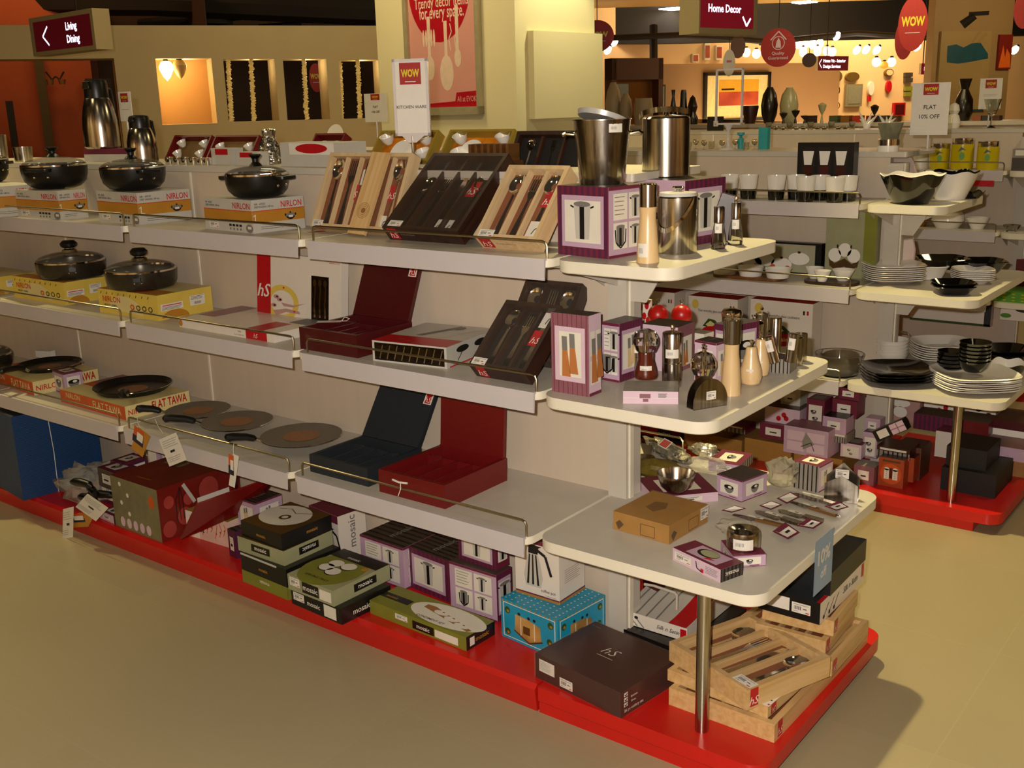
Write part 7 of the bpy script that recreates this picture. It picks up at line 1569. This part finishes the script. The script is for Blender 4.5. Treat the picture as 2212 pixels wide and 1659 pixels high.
# outer walls
OUT=mat('outer_wall','#B59A70',.8,scale=2,amt=.04)
DKW=mat('upper_brown_wall','#4A2414',.8,scale=2,amt=.06)
WB=Wall(400,30,17,78)
mb=MB(); mb.box(WB.uv(-1400,30)[0],WB.uv(1300,30)[0],0,.2,0,4.6,DKW); mb.obj('wall_far',None,WB.M,kind='structure',smooth=0)
for nm,(a,b,c,d) in (('wall_right',(11,-6,11.2,30)),('wall_front',(-26,-5.2,11,-5)),('wall_side',(-26,-5,-25.8,30)),('wall_rear',(-26,30,11,30.2))):
    mb=MB(); mb.box(a,c,b,d,0,4.6,OUT); mb.obj(nm,None,None,kind='structure',smooth=0)
# trusses and pipes over the left partition
def pipe(lab,pts,r,name='ceiling_pipe',m=BEAM,cat='pipe',grp=None):
    mb=MB(); mb.tube(pts,r,m,8); return mb.obj(name,None,None,lab,cat,grp)
pipe('dark ceiling pipe running above the left partition, lowest one',[atd(300,52,13),atd(640,22,13)],.06)
pipe('dark ceiling pipe along the top edge over the partition',[atd(-100,2,12.5),atd(330,4,12.5),atd(820,26,12.5)],.16)
pipe('thin dark ceiling pipe beside the column top',[atd(560,58,12.8),atd(650,50,12.8),atd(655,25,12.8)],.03)
pipe('dark rail crossing left of the Home Decor sign',[atd(1320,82,12.5),atd(1480,75,12.5),atd(1660,90,12.5)],.035)
pipe('long dark rail under the bulkhead at the right',[atd(1640,92,13),atd(1850,72,13),atd(2010,82,13)],.035)
pipe('vertical dark post above the brown display frame',[atd(1412,128,12.6),atd(1412,55,12.6)],.05)
t=root('projector_mount',Matrix.Translation(atd(433,38,13)),'dark ceiling box with a wide skirt hanging above the partition','ceiling fixture'); mb=MB(); mb.box(-.3,.3,-.15,.15,-.05,.15,BEAM); mb.box(-.36,.36,-.2,.2,-.09,-.05,BEAM); mb.obj('housing',t,smooth=0); mb=MB(); mb.lathe([(.05,-.3),(.05,-.09)],BEAM,12); mb.obj('stem',t)
EM=mat('lit_bulb','#FFE7B0',.4,emit=14,ehex='#FFDf9A'); EMW=mat('lit_spot_white','#FFF6E4',.4,emit=22,ehex='#FFF2DC'); EMO=mat('lit_orange_shade','#FF7A2A',.4,emit=3,ehex='#FF5A18')
LAMPS=[]
def bulb(lab,u,v,dp,ru,rv,m=EM,ang=0,name='pendant_lamp',cat='lamp',cord=True,grp=None):
    p=atd(u,v,dp); k=dp/FPX; t=root(name,Matrix.Translation(p)@Matrix.Rotation(camang(p),4,'Z'),lab,cat,grp); mb=MB()
    mb.lathe2([(max(.0001,ru*k*math.sin(a)),-rv*k*math.cos(a)) for a in [i*math.pi/10 for i in range(11)]],m,16); mb.obj('glowing_shade',t,Matrix.Rotation(ang,4,'Y'))
    mb=MB(); mb.lathe([(ru*k*.5,rv*k*.9),(ru*k*.35,rv*k*1.25),(.0001,rv*k*1.3)],BEAM,12); mb.obj('lamp_cap',t,Matrix.Rotation(ang,4,'Y'))
    LAMPS.append((p,m)); return t
for i,(u,v) in enumerate(((1724,94),(1739,95),(1755,95),(1771,94),(1735,112),(1766,110))): bulb('glowing round pendant, %s of the bright cluster right of the Quality Guaranteed disc'%ORD[i],u,v,13.6,8,11,grp='bright pendant cluster')
for i,(u,v) in enumerate(((1786,110),(1798,112))): bulb('glowing pendant, %s of the pair above the Home Viz sign'%('left','right')[i],u,v,13.6,8,10)
for i,(u,v) in enumerate(((1612,113),(1634,116))): bulb('glowing bracket bulb, %s of two left of the Quality Guaranteed disc'%('left','right')[i],u,v,13.8,9,10)
for i,(u,v) in enumerate(((1851,108),(1871,107),(1894,108),(1808,78),(1981,101),(2192,108),(1327,91),(1313,108))):
    bulb('bright tilted spotlight, %s'%('first left of the WOW ovals','second in the row left of the WOW ovals','third in the row left of the WOW ovals','highest, under the dark bulkhead','at the lower tip of the WOW ovals','at the far right edge','upper one beside the column','lower one beside the column')[i],u,v,13,7,10,EMW,.6,'track_spotlight','spotlight')
bulb('white heart-shaped lit wall lamp left of the orange shade',1893,134,13.5,9,10); bulb('white heart-shaped lit wall lamp right of the orange shade',1926,134,13.5,9,10); bulb('orange lit shade between two white wall lamps',1910,140,13.5,10,8,EMO)
bulb('round lit bulb below the Home Viz sign',1790,158,13.0,7,7)
# recessed ceiling light
mb=MB(); p=at(1460,18,gz); mb.box(-.16,.16,-.16,.16,-.012,0,EMW); mb.obj('recessed_light',None,TM((p.x,p.y,gz)),'small square recessed ceiling light left of the Home Decor sign','ceiling light',smooth=0)
mb=MB(); p=at(1738,4,gz); mb.box(-.12,.12,-.12,.12,-.012,0,EMW); mb.obj('recessed_light',None,TM((p.x,p.y,gz)),'small square recessed ceiling light right of the Home Decor sign','ceiling light',smooth=0)
# unlit track spot on the right pillar side
p=atd(2115,25,9.5); t=root('track_spotlight',TM(p,camang(p)),'dark unlit track spotlight hanging before the right pillar','spotlight'); k=9.5/FPX
mb=MB(); mb.box(-20*k,20*k,-.02,.02,-8*k,0,BEAM); mb.obj('track_adapter',t,smooth=0); mb=MB(); mb.tube([(-8*k,0,-8*k),(-32*k,0,-26*k)],[8*k,10*k],BEAM,12); mb.obj('lamp_head',t)
# sign boxes
def signbox(lab,uc,v0,v1,dp,ul,ur,dl,dr,front,deco,name='hanging_sign'):
    p=atd(uc,(v0+v1)/2,dp); z1,z0=hz(p,v0),hz(p,v1)
    def rch(d,u):
        n=ray(u,(v0+v1)/2).cross(UP); return -((p-EYEP).dot(n))/(d.dot(n))
    dL,dR=hdir(dl),hdir(dr); a=rch(dL,ul); b=rch(dR,ur)
    M=basis(Vector((p.x,p.y,z0)),dR,dL,ZUP); t=root(name,M,lab,'sign'); h=z1-z0; mb=MB(); mb.box(0,b,0,a,0,h,mat('sign_case','#A89870',.5,.1,scale=4,amt=.04)); mb.obj('sign_case',t,smooth=0)
    F=Fr((0,a,0),(0,-1,0),(0,0,1),a,h) if front=='L' else Fr((0,0,0),(1,0,0),(0,0,1),b,h)
    mb=MB(); deco(mb,F); mb.obj('lit_face',t,smooth=0)
    mb=MB(); mb.tube([(b*.3,a*.3,h),(b*.3,a*.3,h+1.2)],.006,BEAM,6); mb.obj('hanger',t)
    return t
SMR=mat('sign_maroon','#4A0C14',.4,emit=.35,ehex='#5A0C14'); SW=mat('sign_lettering','#F4EFFF',.5,emit=2.6,ehex='#EAE2FF')
def ld(mb,F): mb.rect(F,.06,.1,.96,.88,SMR,1); mb.text(F,'Living',.58,.56,F.h*.2,SW,2,maxw=F.w*.3,bold=.02); mb.text(F,'Dining',.58,.24,F.h*.2,SW,2,maxw=F.w*.32,bold=.02); mb.line(F,[(.29,.72),(.2,.48),(.29,.24)],F.h*.05,SW,2)
signbox('hanging maroon sign reading Living Dining with a left arrow',203,17,106,7.2,67,240,-47,43,'L',ld)
def hd(mb,F): mb.rect(F,.02,.08,.93,1,SMR if 0 else mat('sign_red_lit','#7A1220',.4,emit=.5,ehex='#7A1220'),1); mb.text(F,'Home Decor',.15,.3,F.h*.11,SW,2,maxw=F.w*.56,bold=.02); mb.line(F,[(.74,.25),(.81,.12),(.88,.23)],F.h*.03,SW,2)
signbox('hanging red sign reading Home Decor with a down arrow',1511,-90,72,6.6,1468,1637,-38,52,'R',hd)
def hv(mb,F): mb.rect(F,0,0,1,1,SMR,1); mb.text(F,'Home Viz - Interior',.17,.58,F.h*.22,SW,2,maxw=F.w*.75,bold=.02); mb.text(F,'Design Services',.17,.2,F.h*.22,SW,2,maxw=F.w*.65,bold=.02); mb.line(F,[(.12,.8),(.04,.5),(.12,.2)],F.h*.05,SW,2)
signbox('small dark sign reading Home Viz - Interior Design Services',1767,121,153,11.5,1760,1862,-80,80,'R',hv)
signbox('small red sign partly cut by the right pillar',1990,137,161,11.4,1984,2013,-80,80,'R',lambda mb,F:(mb.rect(F,0,0,1,1,MATS['sign_red_lit'],1),mb.text(F,'Decor',.4,.35,F.h*.35,SW,2,maxw=F.w*.5)))
# hanging discs
def disc(lab,u,v,dp,ru,rv,m,deco=None,yaw=0,name='hanging_disc'):
    p=atd(u,v,dp); k=dp/FPX; a,b=ru*k,rv*k; t=root(name,Matrix.Translation(p)@Matrix.Rotation(camang(p)+yaw,4,'Z'),lab,'hanging sign'); mb=MB()
    out=[(a*math.cos(q),b*math.sin(q)) for q in [i*math.pi/18 for i in range(36)]]
    mb.prism(out,-.003,.003,m,ax='y'); F=Fr((-a,-.0035,-b),(1,0,0),(0,0,1),2*a,2*b)
    if deco: deco(mb,F)
    mb.obj('disc_face',t,smooth=0); mb=MB(); mb.tube([(0,0,b),(0,0,b+1.0)],.003,BEAM,5); mb.obj('hanging_cord',t); return t
def wd(mb,F): mb.text(F,'WOW',.5,.47,F.h*.17,WOWY,2,'c',maxw=F.w*.8,bold=.04); mb.line(F,[(.25,.34),(.75,.34)],F.h*.015,PINK2,2)
def qg(mb,F):
    mb.line(F,[(.28,.7),(.5,.92),(.72,.7)],F.h*.03,PINK2,2); mb.line(F,[(.5+.17*math.cos(a),.62+.17*math.sin(a)) for a in [i*math.pi/8 for i in range(17)]],F.h*.02,PINK2,2); mb.poly(F,[(.42,.5),(.58,.5),(.56,.66),(.5,.76),(.45,.66)],PINK2,2)
    mb.text(F,'Quality',.5,.32,F.h*.08,PINK2,2,'c'); mb.text(F,'Guaranteed',.5,.2,F.h*.08,PINK2,2,'c',maxw=F.w*.68)
disc('red WOW disc half hidden behind the column edge',1290,78,7.6,36,33,WOWR,wd)
disc('round red Quality Guaranteed disc with a house and thumb emblem',1681,103,8.5,37,40,WOWR,qg)
disc('tall red WOW oval, upper of two overlapping at the right',1972,52,8.0,30,56,WOWR,wd)
disc('tall red WOW oval, lower of two overlapping at the right',1953,85,8.3,19,42,WOWR)
disc('red oval WOW disc seen through the third niche of the left partition',683,168,12.9,15,30,WOWR,wd)
disc('white oval hanging disc with a red mark above the empty sign frame',1575,136,8.8,13,28,CREAM,lambda mb,F:mb.rect(F,.3,.52,.7,.6,LOGO,1))
disc('brown oval hanging disc behind the white one',1594,101,9.4,16,24,mat('brown_disc','#6A4426',.5,scale=6))
disc('dark brown round hanging disc left of the Home Viz sign',1748,130,10.5,15,15,mat('brown_disc_dark','#4A2A16',.5,scale=6))
disc('red disc cut off by the right edge of the photo',2214,20,8,22,40,WOWR)
# niches: lamps and hanging bead strings
def nl(lab,u,v,lit):
    a,z=WL.uv(u,v); p=WL.M@Vector((a,.12,z)); k=mpp(p); t=root('egg_lamp',TM(p,camang(p)),lab,'lamp'); mb=MB(); r=15*k; h=42*k
    mb.lathe2([(0,-h*.5),(r*.5,-h*.3),(r*.95,h*.05),(r,h*.2),(r*.7,h*.42),(r*.3,h*.5)],EM if lit else mat('unlit_shade','#B89A62',.4,scale=5),22); mb.obj('glass_shade',t); mb=MB(); mb.lathe([(r*.45,h*.46),(r*.3,h*.58),(.0001,h*.6)],BEAM,14); mb.obj('lamp_cap',t)
    return p
NL=nl('glowing egg-shaped lamp hanging in the first niche, left of two',362,152,True)
nl('unlit egg-shaped lamp hanging in the first niche, right of two',391,149,False)
BD=mat('glowing_cream_beads','#D9BC74',.4,scale=60,amt=.2,emit=.25,ehex='#D8B060')  # shells, not lamps: a faint glow is put into their material
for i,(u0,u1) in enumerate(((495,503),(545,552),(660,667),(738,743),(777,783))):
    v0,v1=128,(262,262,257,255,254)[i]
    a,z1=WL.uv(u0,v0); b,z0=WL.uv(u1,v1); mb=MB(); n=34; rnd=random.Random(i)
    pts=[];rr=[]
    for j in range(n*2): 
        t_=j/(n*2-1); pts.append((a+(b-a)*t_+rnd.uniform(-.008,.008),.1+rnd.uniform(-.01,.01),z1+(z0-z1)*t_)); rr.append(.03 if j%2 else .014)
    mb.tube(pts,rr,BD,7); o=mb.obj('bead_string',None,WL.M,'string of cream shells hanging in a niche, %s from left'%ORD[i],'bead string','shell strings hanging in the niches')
# chandelier shadow-like iron lamp on the orange wall
p=WL.M@Vector((WL.uv(118,150)[0],2.0,WL.uv(118,150)[1])); t=root('iron_chandelier',TM(p,camang(p)),'dark iron chandelier before the orange wall','chandelier'); k=mpp(p)
for s in (-1,1):
    mb=MB(); mb.tube([(0,0,0),(s*8*k,0,-6*k),(s*14*k,0,4*k),(s*18*k,0,10*k)],2*k,BEAM,7); mb.obj('arm',t)
    mb=MB(); mb.lathe2([(0,0),(6*k,0),(8*k,10*k),(0,10*k)],mat('amber_shade','#8A5A2A',.5),14,(s*12*k,0,-16*k)); mb.obj('lamp_shade',t)
mb=MB(); mb.box(WL.uv(-10,200)[0],WL.uv(8,200)[0],1.9,2.0,0,WL.uv(0,212)[1],BEAM); mb.obj('dark_cabinet',None,WL.M,'tall black cabinet at the left edge before the orange wall','cabinet',smooth=0)
mb=MB(); mb.box(WL.uv(198,200)[0],WL.uv(262,200)[0],2.0,2.1,WL.uv(230,216)[1],WL.uv(230,155)[1],BEAM); mb.obj('dark_picture',None,WL.M,'dark square picture on the orange wall beside the opening edge','picture',smooth=0)
# niche light sources (small lamps recessed in the niche heads)
# ---------------------------------------------------------------- light
def area(n,p,tgt,size,pw,col,sy=None):
    l=bpy.data.lights.new(n,'AREA'); l.size=size; l.energy=pw; l.color=col
    if sy: l.shape='RECTANGLE'; l.size_y=sy
    o=bpy.data.objects.new(n,l); COL.objects.link(o); o.location=p
    o.rotation_euler=(Vector(tgt)-Vector(p)).to_track_quat('-Z','Y').to_euler(); return o
def spot(n,p,tgt,ang,pw,col,rad=.05,blend=.6):
    l=bpy.data.lights.new(n,'SPOT'); l.spot_size=math.radians(ang); l.spot_blend=blend; l.energy=pw; l.color=col; l.shadow_soft_size=rad
    o=bpy.data.objects.new(n,l); COL.objects.link(o); o.location=p
    o.rotation_euler=(Vector(tgt)-Vector(p)).to_track_quat('-Z','Y').to_euler(); return o
def point(n,p,pw,col,rad=.05):
    l=bpy.data.lights.new(n,'POINT'); l.energy=pw; l.color=col; l.shadow_soft_size=rad; o=bpy.data.objects.new(n,l); COL.objects.link(o); o.location=p; return o
W1=(1,.8,.42); W2=W1
w=bpy.data.worlds.new('world'); SC.world=w; w.use_nodes=True
w.node_tree.nodes['Background'].inputs[0].default_value=(1,.72,.42,1); w.node_tree.nodes['Background'].inputs[1].default_value=.1
fl=EYEP+RT*-.05+UP*.045
l=bpy.data.lights.new('camera_flash','SPOT'); l.spot_size=math.radians(100); l.spot_blend=.4; l.energy=270; l.color=(1,.91,.82); l.shadow_soft_size=.012
o=bpy.data.objects.new('camera_flash',l); COL.objects.link(o); o.location=fl; o.rotation_euler=(FW).to_track_quat('-Z','Y').to_euler()
# ceiling lamps of the shop
for p,pw,s in (((-3.6,.4,3.4),11,.5),((-1.2,.2,3.4),8,.5),((-6.2,1.4,3.4),34,.5),((-3.4,3.4,3.4),26,.5),((.1,5.4,3.4),46,.6),((-5,4.6,3.4),45,.6),((.8,2.6,3.4),5,.5)):
    area('ceiling_lamp',p,(p[0],p[1],0),s,pw*.62,W1)
spot('ceiling_spotlight',(-5.3,2.05,3.6),(-4.9,1.2,0),80,330,(1,.84,.4),.05,1)
spot('ceiling_spotlight',(-2.0,3.35,3.4),(.0,2.95,0),62,420,(1,.84,.4),.04,.4)
spot('ceiling_spotlight',(-2.9,3.2,3.6),(-4.2,7.0,1.2),70,50,W1)
# column wash
q=onface(1200,120,False); p=COLM_M@Vector((q[0],-.55,q[1]+.9)); tg_=COLM_M@Vector((q[0],0,q[1]-.2)); spot('column_spotlight',p,tg_,80,60,(1,.9,.55),.04)
p=COLM_M@Vector((-1.6,1.0,2.9)); tg_=COLM_M@Vector((0,1.0,1.6)); spot('column_spotlight',p,tg_,90,16,W1,.05)
# niches and rooms behind
for i,h in enumerate(H):
    point('niche_lamp',WL.M@Vector(((h[0]+h[1])/2+.05,.2,h[3]-.06)),1.9,(1,.76,.42),.03)
point('egg_lamp_light',NL+Vector((0,0,-.12))-WL.n*-.0,5,(1,.7,.32),.05)
area('partition_light',WL.M@Vector((.5,-2.5,4.2)),WL.M@Vector((.5,0,2.)),1.5,42,W1)
area('orange_room_light',WL.M@Vector((WL.uv(60,150)[0],1.0,4.1)),WL.M@Vector((WL.uv(60,150)[0],2.0,1.5)),.8,34,(1,.55,.2))
spot('painting_light',WP.M@Vector((px_(1590),-.7,2.75)),WP.M@Vector((px_(1590),0,1.6)),75,110,(1,.78,.35),.04)
area('far_wall_light',WR.M@Vector((wx(1850),-1.2,3.9)),WR.M@Vector((wx(1880),0,1.7)),2.4,200,(1,.76,.42),.4)
area('far_wall_light',WR.M@Vector((wx(1500),-1.2,3.9)),WR.M@Vector((wx(1500),0,1.9)),2.0,100,(1,.74,.38),.4)
area('counter_light',(-2.6,8.3,2.66),(-2.6,9.2,1.0),1.4,26,W1)
area('upper_wall_fill',atd(420,20,14.2),atd(420,34,17),2.2,34,(1,.6,.34))  # added fill behind the partition to lift the upper brown wall
area('pillar_light',PR.M@Vector((.5,-1.5,2.6)),PR.M@Vector((.5,0,1.9)),.6,16,W1)
area('ceiling_fill',(-4.9,12.0,1.3),(-4.9,12.1,3),2.5,70,(1,.74,.4))  # added unseen fill, aimed upwards to brighten the far ceiling board
for i,(x,t_) in enumerate(((-7,-5.1),(-4.2,-5.1),(-1.6,-5.1),(1.2,-5.1),(4.5,-5.1))):
    spot('reflection_fill',(x,-3.6,3.9),(x,-5.1,1.4),70,(320,640,230,700,380)[i],((1,.8,.45),(1,.95,.8),(1,.6,.25),(1,.9,.7),(1,.7,.3))[i],.05,.3)  # added spots behind the camera; front wall scallops give the steel streak reflections
for i,y in enumerate((-3,1.5,5,8.5)):
    spot('reflection_fill',(9.4,y,3.9),(11,y,1.3),80,(420,300,500,300)[i],((1,.6,.25),(1,.9,.7))[i%2],.05,.3)  # more added spots out of view, brightening the right wall for steel reflections
v=SC.view_settings; v.view_transform='Standard'; v.look='None'; v.gamma=1; v.use_curve_mapping=False; v.exposure=0
